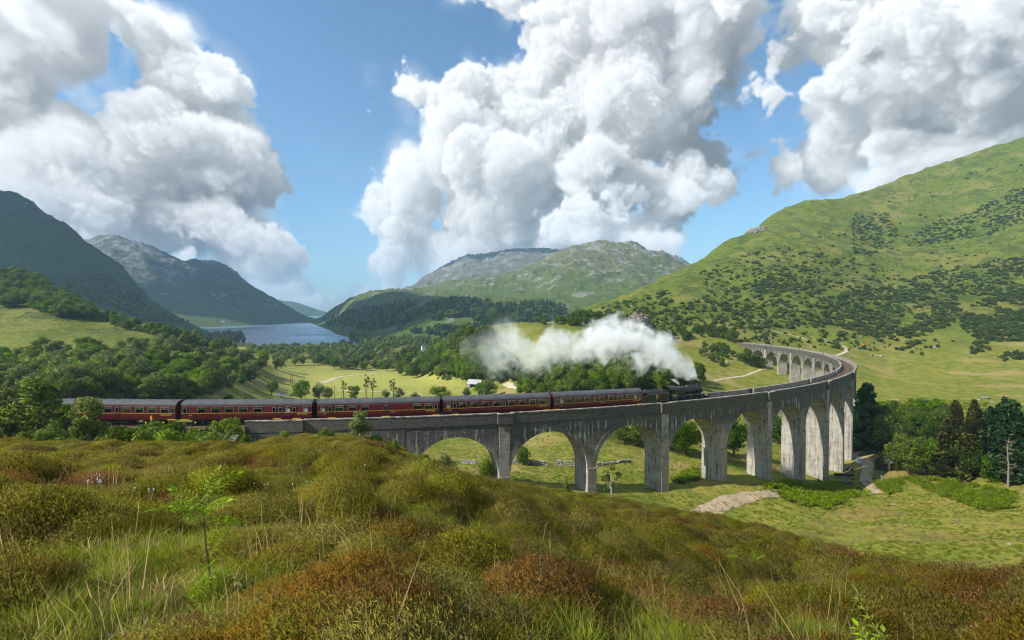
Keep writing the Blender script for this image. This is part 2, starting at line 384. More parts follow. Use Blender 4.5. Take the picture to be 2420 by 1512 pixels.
# ------------------------------------------------------------------ terrain: height profiles along bearings from the viewpoint
# every column: bearing (as x of the 3000-wide photo) and (distance, drop below the camera) or (distance, photo row the ground is seen at, > 300)
def drop(Y, v):
    return v if v < 300 else Y*math.tan(math.atan((v - 937.5)/FPX) + PITCH)
def pchip(x, y, q):
    x = np.asarray(x, float); y = np.asarray(y, float); h = np.diff(x); d = np.diff(y)/h
    m = np.zeros_like(y); m[0] = d[0]; m[-1] = 0
    for i in range(1, len(x)-1):
        if d[i-1]*d[i] > 0:
            w1, w2 = 2*h[i]+h[i-1], h[i]+2*h[i-1]; m[i] = (w1+w2)/(w1/d[i-1]+w2/d[i])
    q = np.clip(q, x[0], x[-1]); i = np.clip(np.searchsorted(x, q)-1, 0, len(x)-2); t = (q-x[i])/h[i]
    return (2*t**3-3*t**2+1)*y[i]+(t**3-2*t**2+t)*h[i]*m[i]+(-2*t**3+3*t**2)*y[i+1]+(t**3-t**2)*h[i]*m[i+1]
class Ruled:
    def __init__(s, cols, y0, y1, ny=260, umax=1.9, du=0.01, smooth=2.0):
        s.U = np.arange(-umax, umax+1e-6, du); s.LY = np.linspace(math.log(y0), math.log(y1), ny)
        ks = sorted(cols); us = np.array([(k-1500)/FPX for k in ks])
        P = np.array([pchip([math.log(max(k[0], .3)) for k in cols[c]], [drop(*k) for k in cols[c]], s.LY) for c in ks])
        G = np.empty((len(s.U), ny))
        for j in range(ny): G[:, j] = np.interp(s.U, us, P[:, j])
        r = int(3*smooth); w = np.exp(-0.5*(np.arange(-r, r+1)/smooth)**2); w /= w.sum()
        pad = np.pad(G, ((r, r), (0, 0)), 'edge'); s.G = sum(w[k]*pad[k:k+len(s.U)] for k in range(2*r+1))
    def z(s, x, y):
        Y = np.maximum(y, math.exp(s.LY[0])); uu = np.clip(x/Y, s.U[0], s.U[-1]-1e-6)
        i = (uu-s.U[0])/(s.U[1]-s.U[0]); j = np.clip((np.log(Y)-s.LY[0])/(s.LY[1]-s.LY[0]), 0, len(s.LY)-1.001)
        i0 = np.clip(i.astype(int), 0, len(s.U)-2); j0 = j.astype(int); fi = i-i0; fj = j-j0; G = s.G
        return CAMZ - ((G[i0, j0]*(1-fi)+G[i0+1, j0]*fi)*(1-fj)+(G[i0, j0+1]*(1-fi)+G[i0+1, j0+1]*fi)*fj)

NEAR = [(0.5, 1.5), (2.5, 1.9), (10, 3.75), (30, 8.9)]
NEARR = [(0.5, 1.5), (2.5, 2.0), (6, 3.7)]
LHILL = {-700: [(150, 26), (200, 24), (260, 12), (330, -8), (420, -40), (520, -75), (640, -80), (900, 10), (1300, 40)],
    0: [(150, 27.5), (200, 27.3), (250, 1020), (330, 920), (400, 850), (460, 800), (540, -36), (800, 20), (1100, 60), (1400, 60)],
    150: [(150, 28.5), (200, 27.3), (250, 1022), (330, 925), (385, 880), (440, 838), (520, -18), (760, 30), (1100, 62), (1400, 62)],
    300: [(150, 30), (200, 1100), (250, 1030), (330, 955), (380, 915), (450, 8), (700, 50), (1000, 62), (1400, 66)],
    470: [(150, 36), (220, 1090), (280, 1030), (350, 962), (420, 20), (600, 55), (1000, 62), (1400, 66)]}
GROUND = {
    -1100: NEAR + [(66, 18.5), (69, 18.9), (70.5, 17.9), (77, 17.9), (90, 24), (120, 29)] + LHILL[-700],
    -500: NEAR + [(66, 18.5), (69, 18.9), (70.5, 17.9), (77, 17.9), (90, 24), (120, 29)] + LHILL[-700],
    0: NEAR + [(65, 18.3), (67.5, 18.9), (69.5, 18.0), (77, 18.0), (90, 24), (120, 29)] + LHILL[0],
    150: NEAR + [(65, 18.4), (67.5, 18.9), (69.5, 18.0), (77, 18.0), (90, 24), (120, 29)] + LHILL[150],
    300: NEAR + [(65, 18.5), (67.5, 19.2), (69.5, 18.2), (77, 18.2), (90, 25), (120, 30)] + LHILL[300],
    470: NEAR + [(66, 19.0), (68.5, 19.6), (70.0, 18.3), (77, 18.3), (90, 26), (120, 33)] + LHILL[470],
    600: NEAR + [(67, 19.5), (69.5, 20.0), (71.0, 18.5), (78, 18.6), (90, 27), (120, 36), (150, 40), (250, 1080), (320, 1040), (380, 995), (450, 32), (600, 60), (980, 63.5), (1080, 70), (1400, 72)],
    700: NEAR + [(68, 1312), (73.5, 20.7), (80, 23.5), (100, 33), (140, 40), (200, 44), (250, 42), (330, 1058), (390, 1020), (480, 42), (600, 61), (960, 64), (1030, 70), (1400, 72)],
    790: NEAR + [(67, 1290), (73, 20.4), (80, 24), (100, 34), (150, 44), (250, 50), (340, 48), (390, 47), (480, 56), (600, 62), (825, 64.5), (860, 70), (1400, 72)],
    900: NEAR + [(65, 1283), (70, 1281), (73.5, 20.0), (80, 25), (100, 36), (150, 46), (220, 50), (330, 55), (500, 60), (820, 64.5), (850, 70), (1400, 72)],
    1000: NEAR + [(65, 1281), (69, 1279), (75, 21.2), (80, 25), (100, 37), (150, 47), (220, 50), (330, 55), (500, 60), (820, 64.5), (850, 70), (1400, 72)],
    1100: [(0.5, 1.5), (2.5, 1.9), (10, 3.85), (30, 9.3)] + [(60, 1293), (67, 1287), (77, 23.5), (90, 30), (120, 38), (160, 47), (220, 50), (330, 55), (500, 60), (830, 63), (1150, 63), (1400, 64)],
    1180: [(0.5, 1.5), (2.5, 1.9), (10, 3.95), (30, 9.8)] + [(60, 1332), (68, 1325), (79, 26), (95, 31), (120, 38), (160, 46), (220, 50), (330, 55), (500, 58), (830, 62), (1400, 62)],
    1250: [(0.5, 1.5), (2.5, 1.9), (10, 4.05), (30, 10.3)] + [(60, 1378), (68, 1372), (80, 28.5), (95, 32), (120, 38), (160, 45), (220, 50), (330, 55), (450, 57), (600, 60), (1400, 62)],
    1340: [(0.5, 1.5), (2.5, 1.9), (10, 4.3), (30, 11.0), (60, 1402), (71, 1398), (81, 29), (95, 33), (120, 38), (160, 45), (220, 50), (330, 54), (360, 47), (400, 1000), (450, 40), (600, 60), (1400, 62)],
    1400: [(0.5, 1.5), (2.5, 1.9), (10, 4.4), (30, 11.2), (60, 1412), (74, 1405), (82, 29.3), (95, 33), (120, 37.5), (160, 44.5), (220, 50), (310, 53), (345, 46), (390, 955), (460, 28), (600, 58), (1400, 62)],
    1480: [(0.5, 1.5), (2.5, 1.9), (10, 4.5), (30, 11.5), (60, 1425), (77, 1413), (83, 29.8), (95, 33), (120, 37), (160, 43), (220, 49), (290, 50), (330, 44), (370, 1010), (410, 948), (500, 25), (650, 52), (900, 60), (1400, 62)],
    1600: [(0.5, 1.5), (2.5, 1.9), (10, 4.8), (30, 12.3), (55, 1452), (75, 1433), (86, 32), (100, 34.5), (120, 36), (150, 37), (200, 39), (260, 40), (310, 33), (360, 980), (400, 944), (480, 20), (650, 40), (900, 50), (1400, 56)],
    1740: [(0.5, 1.5), (2.5, 2.0), (10, 5.2), (30, 13.0), (52, 1470), (75, 1455), (88, 33.8), (110, 36), (140, 36.5), (180, 36), (240, 33), (300, 25), (350, 975), (390, 935), (450, 905), (540, 888), (700, 5), (900, 25), (1400, 40)],
    1860: [(0.5, 1.5), (2.5, 2.0), (10, 5.3), (30, 13.5), (48, 1480), (70, 1466), (92, 35.3), (110, 36.5), (140, 37), (180, 37), (240, 34), (300, 1040), (350, 985), (400, 940), (520, 890), (650, 856), (800, -5), (1000, 15), (1400, 30)],
    1950: [(0.5, 1.5), (2.5, 2.0), (8, 4.6), (25, 11.6), (44, 1506), (60, 26.4), (80, 33.6), (95, 36.2), (120, 38), (150, 38.5), (190, 38), (240, 36), (300, 1055), (340, 1010), (400, 955), (520, 880), (680, 820), (740, 806), (900, -20), (1400, 10)],
    2020: [(0.5, 1.5), (2.5, 2.0), (8, 4.7), (22, 10.7), (41, 1520), (60, 27.2), (82, 34.8), (99, 36.5), (125, 39), (160, 40), (200, 40), (250, 37), (310, 1045), (345, 1000), (420, 930), (560, 850), (740, 790), (800, 779), (950, -40), (1400, 0)],
    2120: [(0.5, 1.5), (2.5, 2.05), (8, 4.9), (20, 10.2), (37, 1536), (60, 28.2), (85, 36), (103, 36.9), (130, 40.5), (160, 43), (200, 44), (250, 41), (290, 37), (325, 1035), (350, 1000), (420, 930), (600, 840), (780, 745), (870, 712), (1000, -90), (1400, -40)],
    2260: [(0.5, 1.5), (2.5, 2.1), (8, 5.2), (17, 9.5), (31, 1568), (55, 28), (90, 38), (112, 39.6), (140, 44), (170, 46), (220, 46), (270, 43), (310, 37), (345, 1010), (420, 945), (600, 820), (800, 700), (950, 632), (1020, 620), (1150, -170), (1400, -120)],
    2350: NEARR + [(13, 8.3), (25, 1596), (45, 23.6), (75, 34.3), (97, 40), (121, 44.3), (145, 47), (180, 48), (230, 47), (280, 42), (330, 33), (370, 24), (430, 950), (600, 830), (800, 710), (960, 620), (1050, 592), (1150, -200), (1400, -150)],
    2470: NEARR + [(10, 7.4), (19, 1640), (42, 23.5), (72, 35), (100, 42), (132, 48.3), (158, 49.7), (190, 49), (240, 46), (290, 40), (340, 32), (390, 22), (450, 950), (600, 850), (800, 730), (1000, 610), (1110, 576), (1250, -220), (1400, -170)],
    2600: [(0.5, 1.5), (2.5, 2.15), (6, 4.2), (14, 1688), (30, 17.5), (60, 29.8), (95, 40.3), (125, 46.5), (150, 47), (185, 48), (235, 45), (290, 1120), (360, 1040), (420, 990), (560, 890), (800, 745), (1050, 590), (1170, 533), (1300, -280), (1400, -230)],
    2760: [(0.5, 1.5), (2.5, 2.2), (5, 3.7), (11, 1735), (25, 14.8), (50, 26.5), (85, 37.5), (115, 43.5), (150, 45.5), (190, 46), (235, 43.5), (290, 1115), (360, 1040), (430, 975), (560, 880), (800, 730), (1050, 560), (1180, 478), (1300, -345), (1400, -300)],
    3000: [(0.5, 1.5), (2.5, 2.2), (5, 3.8), (9, 1785), (20, 12.4), (45, 23.6), (80, 33.9), (100, 1425), (140, 40), (180, 42), (220, 1180), (270, 1120), (340, 1050), (420, 980), (560, 860), (740, 710), (940, 550), (1180, 400), (1300, -460), (1400, -440)],
    3500: [(0.5, 1.5), (2.5, 2.2), (5, 3.6), (9, 5.4), (20, 11), (45, 21), (80, 30), (140, 36), (220, 34), (340, 10), (560, -60), (740, -150), (940, -280), (1180, -440), (1400, -520)],
    4100: [(0.5, 1.5), (2.5, 2.2), (5, 3.4), (9, 5), (20, 10), (45, 18), (80, 25), (140, 29), (220, 22), (340, -10), (560, -100), (740, -200), (940, -330), (1180, -480), (1400, -560)],
}
CREST_PX = [-1100, 0, 700, 900, 1080, 1250, 1480, 1740, 1950, 2120, 2350, 2600, 3000, 4100]
CREST_Y = [67, 67, 71, 73, 73, 70, 77, 62, 46, 39, 26, 14.5, 9.5, 7]
_ground = Ruled(GROUND, 0.4, 1400)
def ground_raw(x, y):
    x = np.asarray(x, float); y = np.asarray(y, float)
    base = _ground.z(x, y)
    Y = np.maximum(y, 0.4); px = 1500 + FPX*x/np.maximum(y, 2.0)
    d = np.hypot(x, y)
    heath = np.clip((np.interp(px, CREST_PX, CREST_Y) + 4 - y)/6, 0, 1)
    hill = np.clip((base - 36)/40, 0, 1)*np.clip((y - 190)/150, 0, 1)
    near_rail = np.clip(1 - np.abs(y - 73.5)/5, 0, 1)*np.clip((800 - px)/100, 0, 1)
    n = (0.22*fbm(x, y, 3.2, 3, 1) + 0.40*fbm(x, y, 11, 2, 9))*heath*np.clip(d/8, 0.15, 1)*(1 - near_rail)
    n = n + (1 - heath)*(0.30*fbm(x, y, 14, 4, 3) + 0.35*fbm(x, y, 4.0, 2, 4))*(1 - near_rail)
    n = n + hill*(1.1*fbm(x, y, 22, 3, 15) + .9*fbm(x, y, 9, 2, 16)) + hill*(np.minimum(Y, 800)/600)*(8.0*fbm(x, y, 150, 5, 5) + 3.6*fbm(x, y, 45, 4, 6, ridged=True)*np.clip(hill*2, 0, 1))
    return base + n
# mesh on rays fanning out from a point behind the camera, so that the ground also runs past the viewer
APY = -14.0
TH = np.linspace(-math.radians(62), math.radians(62), 620)
RR = np.exp(np.linspace(math.log(7.0), math.log(2150), 600))
def warp_r(r): return r
gx = np.sin(TH)[:, None]*RR[None, :]; gy = APY + np.cos(TH)[:, None]*RR[None, :]
GZ = ground_raw(gx, gy)
def gz(x, y):
    """height of the ground sheet as meshed"""
    x = np.asarray(x, float); y = np.asarray(y, float)
    th = np.arctan2(x, y - APY); r = np.hypot(x, y - APY)
    i = np.clip((th - TH[0])/(TH[1]-TH[0]), 0, len(TH)-1.001); j = np.clip((np.log(r)-math.log(RR[0]))/(math.log(RR[1])-math.log(RR[0])), 0, len(RR)-1.001)
    i0 = i.astype(int); j0 = j.astype(int); fi = i-i0; fj = j-j0
    return (GZ[i0, j0]*(1-fi)+GZ[i0+1, j0]*fi)*(1-fj)+(GZ[i0, j0+1]*(1-fi)+GZ[i0+1, j0+1]*fi)*fj
def grid_faces(n, m):
    i, j = np.meshgrid(np.arange(n-1), np.arange(m-1), indexing='ij')
    a = (i*m + j).ravel()
    return np.stack([a, a+1, a+m+1, a+m], 1)
def photo_px(x, y, z):
    zc = np.maximum(y*math.cos(PITCH) - (z-CAMZ)*math.sin(PITCH), 1e-3); up = (z-CAMZ)*math.cos(PITCH) + y*math.sin(PITCH)
    return 1500 + FPX*x/zc, 937.5 - FPX*up/zc
def ray(px, py):
    """view direction of a photo pixel, per unit of forward distance"""
    u = (px-1500)/FPX; q = (937.5-py)/FPX; c, s = math.cos(PITCH), math.sin(PITCH)
    dy = c + q*s; return u/dy, (q*c - s)/dy
_YS = np.exp(np.linspace(math.log(1.2), math.log(1390), 900))
def hit(px, py, ymin=1.5, zf=None, ys=None):
    """where the line of sight first meets the land"""
    zf = zf or gz
    a, b = ray(px, py); Y = _YS if ys is None else ys; Y = Y[Y > ymin]
    z = zf(a*Y, Y); f = CAMZ + b*Y - z
    k = np.nonzero(f < 0)[0]
    if len(k) == 0: return None
    k = k[0]
    if k == 0: Yh = Y[0]
    else: t = f[k-1]/(f[k-1]-f[k]); Yh = Y[k-1] + t*(Y[k]-Y[k-1])
    return np.array([a*Yh, Yh, float(zf(a*Yh, Yh))])
def in_poly(px, py, poly):
    px = np.asarray(px, float); py = np.asarray(py, float); c = np.zeros(px.shape, bool); n = len(poly)
    for i in range(n):
        (x0, y0), (x1, y1) = poly[i], poly[(i+1) % n]
        if y0 == y1: continue
        c ^= ((y0 > py) != (y1 > py)) & (px < (x1-x0)*(py-y0)/(y1-y0)+x0)
    return c

V = np.stack([gx, gy, GZ], -1).reshape(-1, 3)
ground_me = np_mesh('ground', V, grid_faces(len(TH), len(RR)), None, True)
# what grows where (a property of the land, stored per vertex): heath, hay meadow, hill, straw
vx, vy, vz = V[:, 0], V[:, 1], V[:, 2]
vpx = 1500 + FPX*vx/np.maximum(vy, 2.0)
heath = np.clip((np.interp(vpx, CREST_PX, CREST_Y) + 3 - vy)/8 + 0.25*fbm(vx, vy, 6, 3, 21), 0, 1)
hillz = np.clip((vz - 30)/30 + 0.4*fbm(vx, vy, 60, 3, 22), 0, 1)*np.clip((vy - 190)/90, 0, 1)
fieldz = np.clip(1 - np.abs(vy - 385)/150, 0, 1)*np.clip((vpx - 760)/60, 0, 1)*np.clip((1420 - vpx)/80, 0, 1)*np.clip((20 - vz)/6, 0, 1)
lawn = np.clip((vpx - 1900)/250, 0, 1)*np.clip((125 - vy)/20, 0, 1)*(1 - heath)
kz = ground_me.color_attributes.new('zone', 'FLOAT_COLOR', 'POINT')
kz.data.foreach_set('color', np.stack([heath, fieldz*1.2, hillz, lawn], 1).clip(0, 1).astype(np.float32).ravel())

k = NT('ground_cover'); P = k.pos(); z = k.n('ShaderNodeSeparateColor', {0: k.attr('zone')['Color']}).outputs; zl = k.attr('zone')['Alpha']
n1 = k.noise(P, 0.035, 5, 0.6); n2 = k.noise(P, 0.22, 5, 0.62); n3 = k.noise(P, 1.6, 4, 0.65); n4 = k.noise(k.vscale(P, (1, 1, 0.4)), 7.0, 3, 0.7)
grass = k.mix(k.ramp(n2, 0.35, 0.68), (0.115, 0.150, 0.016), (0.235, 0.215, 0.035))
grass = k.mix(k.ramp(n1, 0.50, 0.68), grass, (0.31, 0.235, 0.085))
grass = k.mix(k.math('MULTIPLY', k.ramp(n3, 0.5, 0.75), 0.55), grass, (0.085, 0.12, 0.018))
lawnc = k.mix(k.ramp(n2, 0.38, 0.62), (0.17, 0.195, 0.022), (0.27, 0.24, 0.042))
lawnc = k.mix(k.math('MULTIPLY', k.ramp(n1, 0.55, 0.7), 0.7), lawnc, (0.29, 0.195, 0.06))
lawnc = k.mix(k.math('MULTIPLY', k.ramp(n3, 0.52, 0.72), 0.4), lawnc, (0.10, 0.14, 0.015))
grass = k.mix(zl, grass, lawnc)
fieldc = k.mix(k.ramp(n2, 0.35, 0.7), (0.27, 0.29, 0.055), (0.36, 0.33, 0.09))
grass = k.mix(z[1], grass, fieldc)
soil = k.mix(k.ramp(n3, 0.35, 0.65), (0.080, 0.072, 0.020), (0.150, 0.155, 0.026))
soil = k.mix(k.ramp(n2, 0.46, 0.62), soil, (0.20, 0.21, 0.03))
hm = k.noise(P, 0.012, 6, 0.6); hm2 = k.noise(P, 0.055, 6, 0.65); hm3 = k.noise(P, 0.25, 4, 0.7)
hillc = k.mix(k.ramp(hm3, 0.40, 0.60), (0.071, 0.114, 0.008), (0.160, 0.180, 0.019))
hillc = k.mix(k.math('MULTIPLY', k.ramp(hm, 0.50, 0.60), 0.7), hillc, (0.197, 0.185, 0.042))
hillc = k.mix(k.math('MULTIPLY', k.ramp(k.math('ADD', k.math('MULTIPLY', hm2, .6), k.math('MULTIPLY', k.noise(P, 0.022, 5, 0.6), .4)), 0.50, 0.56), 0.80), hillc, (0.059, 0.092, 0.010))
hillc = k.mix(k.math('MULTIPLY', k.ramp(k.noise(P, 0.11, 5, 0.7), 0.56, 0.64), 0.7), hillc, (0.071, 0.060, 0.016))
hillc = k.mix(k.math('MULTIPLY', k.ramp(hm3, 0.56, 0.66), 0.75), hillc, (0.038, 0.051, 0.008))
nz = k.n('ShaderNodeSeparateXYZ', {0: k.n('ShaderNodeNewGeometry').outputs['Normal']}).outputs[2]
rock = k.mix(k.ramp(hm3, 0.4, 0.6), (0.15, 0.14, 0.125), (0.30, 0.285, 0.26))
steep = k.math('ADD', nz, k.math('MULTIPLY', k.math('SUBTRACT', hm3, 0.5), 0.5))
hillc = k.mix(k.math('MULTIPLY', k.ramp(steep, 0.66, 0.60), 0.85), hillc, rock)
col = k.mix(z[2], grass, hillc); col = k.mix(z[0], col, soil)
b = k.bump(k.math('ADD', k.math('MULTIPLY', n3, 0.5), k.math('MULTIPLY', n4, 0.35)), 0.9, 0.5)
b2 = k.n('ShaderNodeBump', {'Height': hm3, 'Strength': k.math('MULTIPLY', z[2], 0.9), 'Distance': 3.0, 'Normal': b}).outputs[0]
k.pbr(col, 0.92, b2, 0, 0.15)
ground_me.materials.append(k.m)
tag(link('ground', ground_me), kind='structure')

# ------------------------------------------------------------------ the loch and the mountains
def sheet(name, cols, y0, y1, px0, px1, nu, ny, noise, material):
    rl = Ruled(cols, y0, y1, 200, 2.2, 0.01, 1.0)
    U = (np.linspace(px0, px1, nu) - 1500)/FPX; Yg = np.exp(np.linspace(math.log(y0), math.log(y1), ny))
    x = U[:, None]*Yg[None, :]; y = np.broadcast_to(Yg[None, :], x.shape)
    zz = rl.z(x, y); zz = zz + noise(x, y, zz)
    me = np_mesh(name, np.stack([x, y, zz], -1).reshape(-1, 3), grid_faces(nu, ny), material, True)
    tag(link(name, me), kind='structure')
    def zf(xq, yq):
        i = np.clip((xq/yq - U[0])/(U[1]-U[0]), 0, nu-1.001); j = np.clip((np.log(yq)-math.log(y0))/(math.log(y1)-math.log(y0))*(ny-1), 0, ny-1.001)
        i0 = np.asarray(i).astype(int); j0 = np.asarray(j).astype(int); fi = i-i0; fj = j-j0
        return (zz[i0, j0]*(1-fi)+zz[i0+1, j0]*fi)*(1-fj)+(zz[i0, j0+1]*(1-fi)+zz[i0+1, j0+1]*fi)*fj
    return zf
def mountain_mat(name, low, high, rocky, rockc, scrub):
    k = NT(name); P = k.pos(); zz = k.n('ShaderNodeSeparateXYZ', {0: P}).outputs[2]
    a = k.noise(P, 0.004, 8, 0.62); b = k.noise(k.vscale(P, (1, 1, 1.6)), 0.018, 8, 0.66); c = k.noise(P, 0.07, 5, 0.7); d = k.noise(k.vscale(P, (0.9, 0.9, 1.5)), 0.013, 8, 0.70)
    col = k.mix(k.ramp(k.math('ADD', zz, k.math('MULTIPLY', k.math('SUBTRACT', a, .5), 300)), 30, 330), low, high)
    col = k.mix(k.math('MULTIPLY', k.ramp(b, 0.5, 0.68), 0.6), col, scrub)
    rk = k.math('ADD', d, k.math('MULTIPLY', k.math('MINIMUM', k.math('DIVIDE', zz, 520), 1.0), 0.12))
    col = k.mix(k.math('MULTIPLY', k.ramp(rk, 0.70 - 0.12*rocky, 0.78 - 0.12*rocky), 0.75), col, k.mix(k.ramp(c, 0.35, 0.65), tuple(v*0.55 for v in rockc), rockc))
    nn = k.n('ShaderNodeBump', {'Height': k.math('ADD', k.math('MULTIPLY', d, 1.0), k.math('MULTIPLY', c, 0.25)), 'Strength': 1.0, 'Distance': 30.0}).outputs[0]
    k.pbr(col, 0.95, nn, 0, 0.1); return k.m
def mtn_noise(seed, big, small, scale=520):
    def f(x, y, z):
        m = np.clip((z - 4)/160, 0, 1)
        return m*(big*fbm(x, y, scale, 6, seed) + small*fbm(x, y, scale*0.33, 5, seed+7, 0.55, ridged=True))
    return f
m_left = mountain_mat('mountain_dark_green', (0.055, 0.105, 0.022), (0.060, 0.080, 0.036), 0.45, (0.26, 0.25, 0.24), (0.028, 0.050, 0.014))  # darker greens for the near left mountain and the far hills
m_mid = mountain_mat('mountain_slabs', (0.080, 0.115, 0.024), (0.085, 0.090, 0.045), 0.95, (0.34, 0.33, 0.32), (0.035, 0.055, 0.02))
m_ctr = mountain_mat('mountain_green', (0.085, 0.130, 0.022), (0.135, 0.140, 0.062), 1.05, (0.36, 0.345, 0.32), (0.042, 0.066, 0.018))
# left: the dark slope over the near hill
ML = {-1300: [(620, 64), (800, -60), (1100, -330), (1500, -620), (1900, -600)], -400: [(620, 62), (800, 0), (1100, -220), (1500, 440), (1900, -560)],
    0: [(620, 60), (800, 10), (1000, 820), (1250, 690), (1500, 577), (1900, -330)], 60: [(620, 60), (800, 15), (1000, 835), (1250, 700), (1500, 590), (1900, -310)],
    124: [(620, 60), (800, 20), (1000, 850), (1250, 730), (1480, 632), (1900, -260)], 186: [(640, 62), (820, 25), (1000, 870), (1250, 760), (1470, 663), (1900, -210)],
    248: [(660, 64), (850, 30), (1050, 880), (1250, 800), (1450, 725), (1900, -150)], 310: [(680, 64), (900, 30), (1100, 885), (1300, 825), (1430, 769), (1900, -80)],
    372: [(700, 64), (950, 30), (1150, 900), (1300, 855), (1420, 818), (1900, -20)], 410: [(720, 64), (1000, 34), (1200, 905), (1300, 880), (1400, 856), (1900, 30)],
    446: [(740, 65), (1000, 40), (1200, 915), (1300, 898), (1400, 886), (1900, 60)], 500: [(780, 66), (1000, 44), (1200, 930), (1300, 922), (1400, 918), (1700, 70)],
    560: [(820, 66), (1000, 52), (1150, 958), (1250, 951), (1400, 60), (1700, 74)], 640: [(820, 70), (1000, 68), (1200, 70), (1700, 76)], 760: [(820, 72), (1700, 80)]}
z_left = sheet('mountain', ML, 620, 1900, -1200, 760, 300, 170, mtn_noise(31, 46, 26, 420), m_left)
# the ridge along the loch's far left shore
MM = {-300: [(1500, 76), (1540, 67), (2200, -100), (3300, -500), (4200, -300)], 150: [(1500, 76), (1540, 67), (2200, -60), (3300, 730), (4200, -300)],
    260: [(1500, 76), (1540, 67), (2000, 30), (2600, 810), (3350, 725), (4200, -250)], 330: [(1500, 76), (1540, 67), (1900, 30), (2500, 820), (3350, 702), (4200, -260)],
    372: [(1500, 76), (1550, 67), (1950, 30), (2500, 830), (3300, 719), (4200, -230)], 460: [(1500, 76), (1600, 67), (2000, 30), (2500, 850), (3250, 744), (4200, -200)],
    533: [(1500, 76), (1700, 67), (2050, 36), (2500, 868), (3200, 776), (4200, -150)], 595: [(1500, 76), (1800, 67), (2100, 40), (2500, 885), (3200, 779), (4200, -150)],
    670: [(1500, 76), (1950, 67), (2200, 45), (2600, 890), (3150, 793), (4200, -100)], 744: [(1500, 76), (2100, 67), (2300, 48), (2650, 905), (3100, 855), (4200, -30)],
    806: [(1500, 76), (2300, 67), (2450, 52), (2700, 920), (3050, 884), (4000, 20)], 868: [(1500, 76), (2450, 67), (2600, 55), (2800, 928), (3000, 914), (3800, 50)],
    930: [(1500, 76), (2600, 67), (2750, 60), (2900, 939), (3100, 939), (3600, 70)], 980: [(2700, 72), (3000, 70), (3600, 76)], 1100: [(2700, 80), (3600, 80)]}
z_mid = sheet('mountain', MM, 1500, 4200, -200, 1060, 300, 170, mtn_noise(41, 60, 45, 700), m_mid)
# centre, right of the loch: a front shoulder and the higher crest behind it
MC = {880: [(900, 74), (1500, 72), (2300, 69), (2700, 68), (3000, 70)], 925: [(900, 74), (1500, 72), (2300, 68), (2600, 64), (2800, 934), (3000, 66)],
    975: [(900, 74), (1300, 70), (1600, 66), (1900, 55), (2300, 922), (2500, 905), (3000, 40)], 1030: [(900, 70), (1150, 66), (1350, 50), (1700, 925), (2100, 890), (2400, 874), (3000, 0)],
    1130: [(900, 64), (1100, 50), (1350, 925), (1700, 895), (2100, 865), (2400, 855), (3000, -30)], 1250: [(900, 62), (1100, 940), (1300, 893), (1500, 890), (1900, 880), (2300, 858), (3000, -20)],
    1340: [(900, 60), (1100, 930), (1300, 885), (1500, 885), (1900, 862), (2300, 838), (3000, -40)], 1430: [(900, 60), (1100, 935), (1300, 880), (1500, 885), (1900, 848), (2300, 824), (3000, -60)],
    1510: [(900, 60), (1100, 935), (1300, 885), (1500, 885), (1900, 835), (2250, 808), (3000, -80)], 1560: [(900, 60), (1100, 935), (1300, 885), (1550, 880), (1900, 820), (2250, 790), (3000, -90)],
    1640: [(900, 60), (1200, 930), (1400, 890), (1900, 792), (2250, 748), (3000, -150)], 1736: [(900, 60), (1200, 930), (1400, 890), (1900, 785), (2300, 722), (3000, -220)],
    1835: [(900, 60), (1300, 905), (1900, 785), (2300, 717), (3000, -230)], 1900: [(900, 60), (1300, 905), (1900, 800), (2300, 738), (3000, -200)],
    1970: [(900, 60), (1300, 905), (1900, 820), (2250, 765), (3000, -160)], 2020: [(900, 60), (1300, 905), (1900, 835), (2200, 790), (3000, -120)], 2120: [(900, 60), (1300, 910), (1900, 850), (2200, 830), (3000, -60)], 2400: [(900, 60), (1900, 0), (3000, -60)]}
z_ctr = sheet('mountain', MC, 900, 3000, 880, 2300, 420, 230, mtn_noise(51, 26, 30, 420), m_ctr)
MB_ = {1000: [(2600, 70), (3200, 60), (3700, 905), (4400, 40)], 1090: [(2600, 60), (3200, 20), (3700, 885), (4400, -40)], 1190: [(2600, 50), (3100, 900), (3700, 852), (4400, -60)], 1250: [(2600, 50), (3100, 860), (3700, 818), (4400, -100)],
    1314: [(2600, 40), (3100, 830), (3700, 781), (4400, -250)], 1376: [(2600, 40), (3100, 800), (3700, 752), (4400, -280)], 1416: [(2600, 40), (3100, 800), (3700, 759), (4400, -280)],
    1463: [(2600, 40), (3100, 790), (3700, 744), (4400, -300)], 1538: [(2600, 40), (3100, 780), (3700, 737), (4400, -320)], 1625: [(2600, 40), (3100, 780), (3700, 742), (4400, -320)], 1720: [(2600, 40), (3100, 800), (3700, 762), (4400, -200)],
    1880: [(2600, 40), (3100, 830), (3700, 760), (4400, -200)], 1935: [(2600, 40), (3100, 830), (3700, 748), (4400, -250)], 1975: [(2600, 40), (3100, 830), (3700, 752), (4400, -250)], 2020: [(2600, 40), (3100, 850), (3700, 781), (4400, -200)], 2200: [(2600, 40), (3700, 860), (4400, -100)]}
sheet('mountain', MB_, 2600, 4400, 1000, 2150, 260, 90, mtn_noise(61, 26, 40, 500), mountain_mat('mountain_grey', (0.09, 0.11, 0.04), (0.12, 0.118, 0.085), 1.0, (0.30, 0.29, 0.28), (0.07, 0.075, 0.04)))
MF = {650: [(5200, 70), (6500, 880), (8500, 60)], 806: [(5200, 70), (6500, 882), (8500, 60)], 868: [(5200, 70), (6400, 888), (8500, 60)], 940: [(5200, 70), (6300, 912), (8500, 70)], 1000: [(5200, 72), (6200, 925), (8500, 90)], 1100: [(5200, 72), (6200, 930), (8500, 100)], 1400: [(5200, 76), (8500, 120)]}
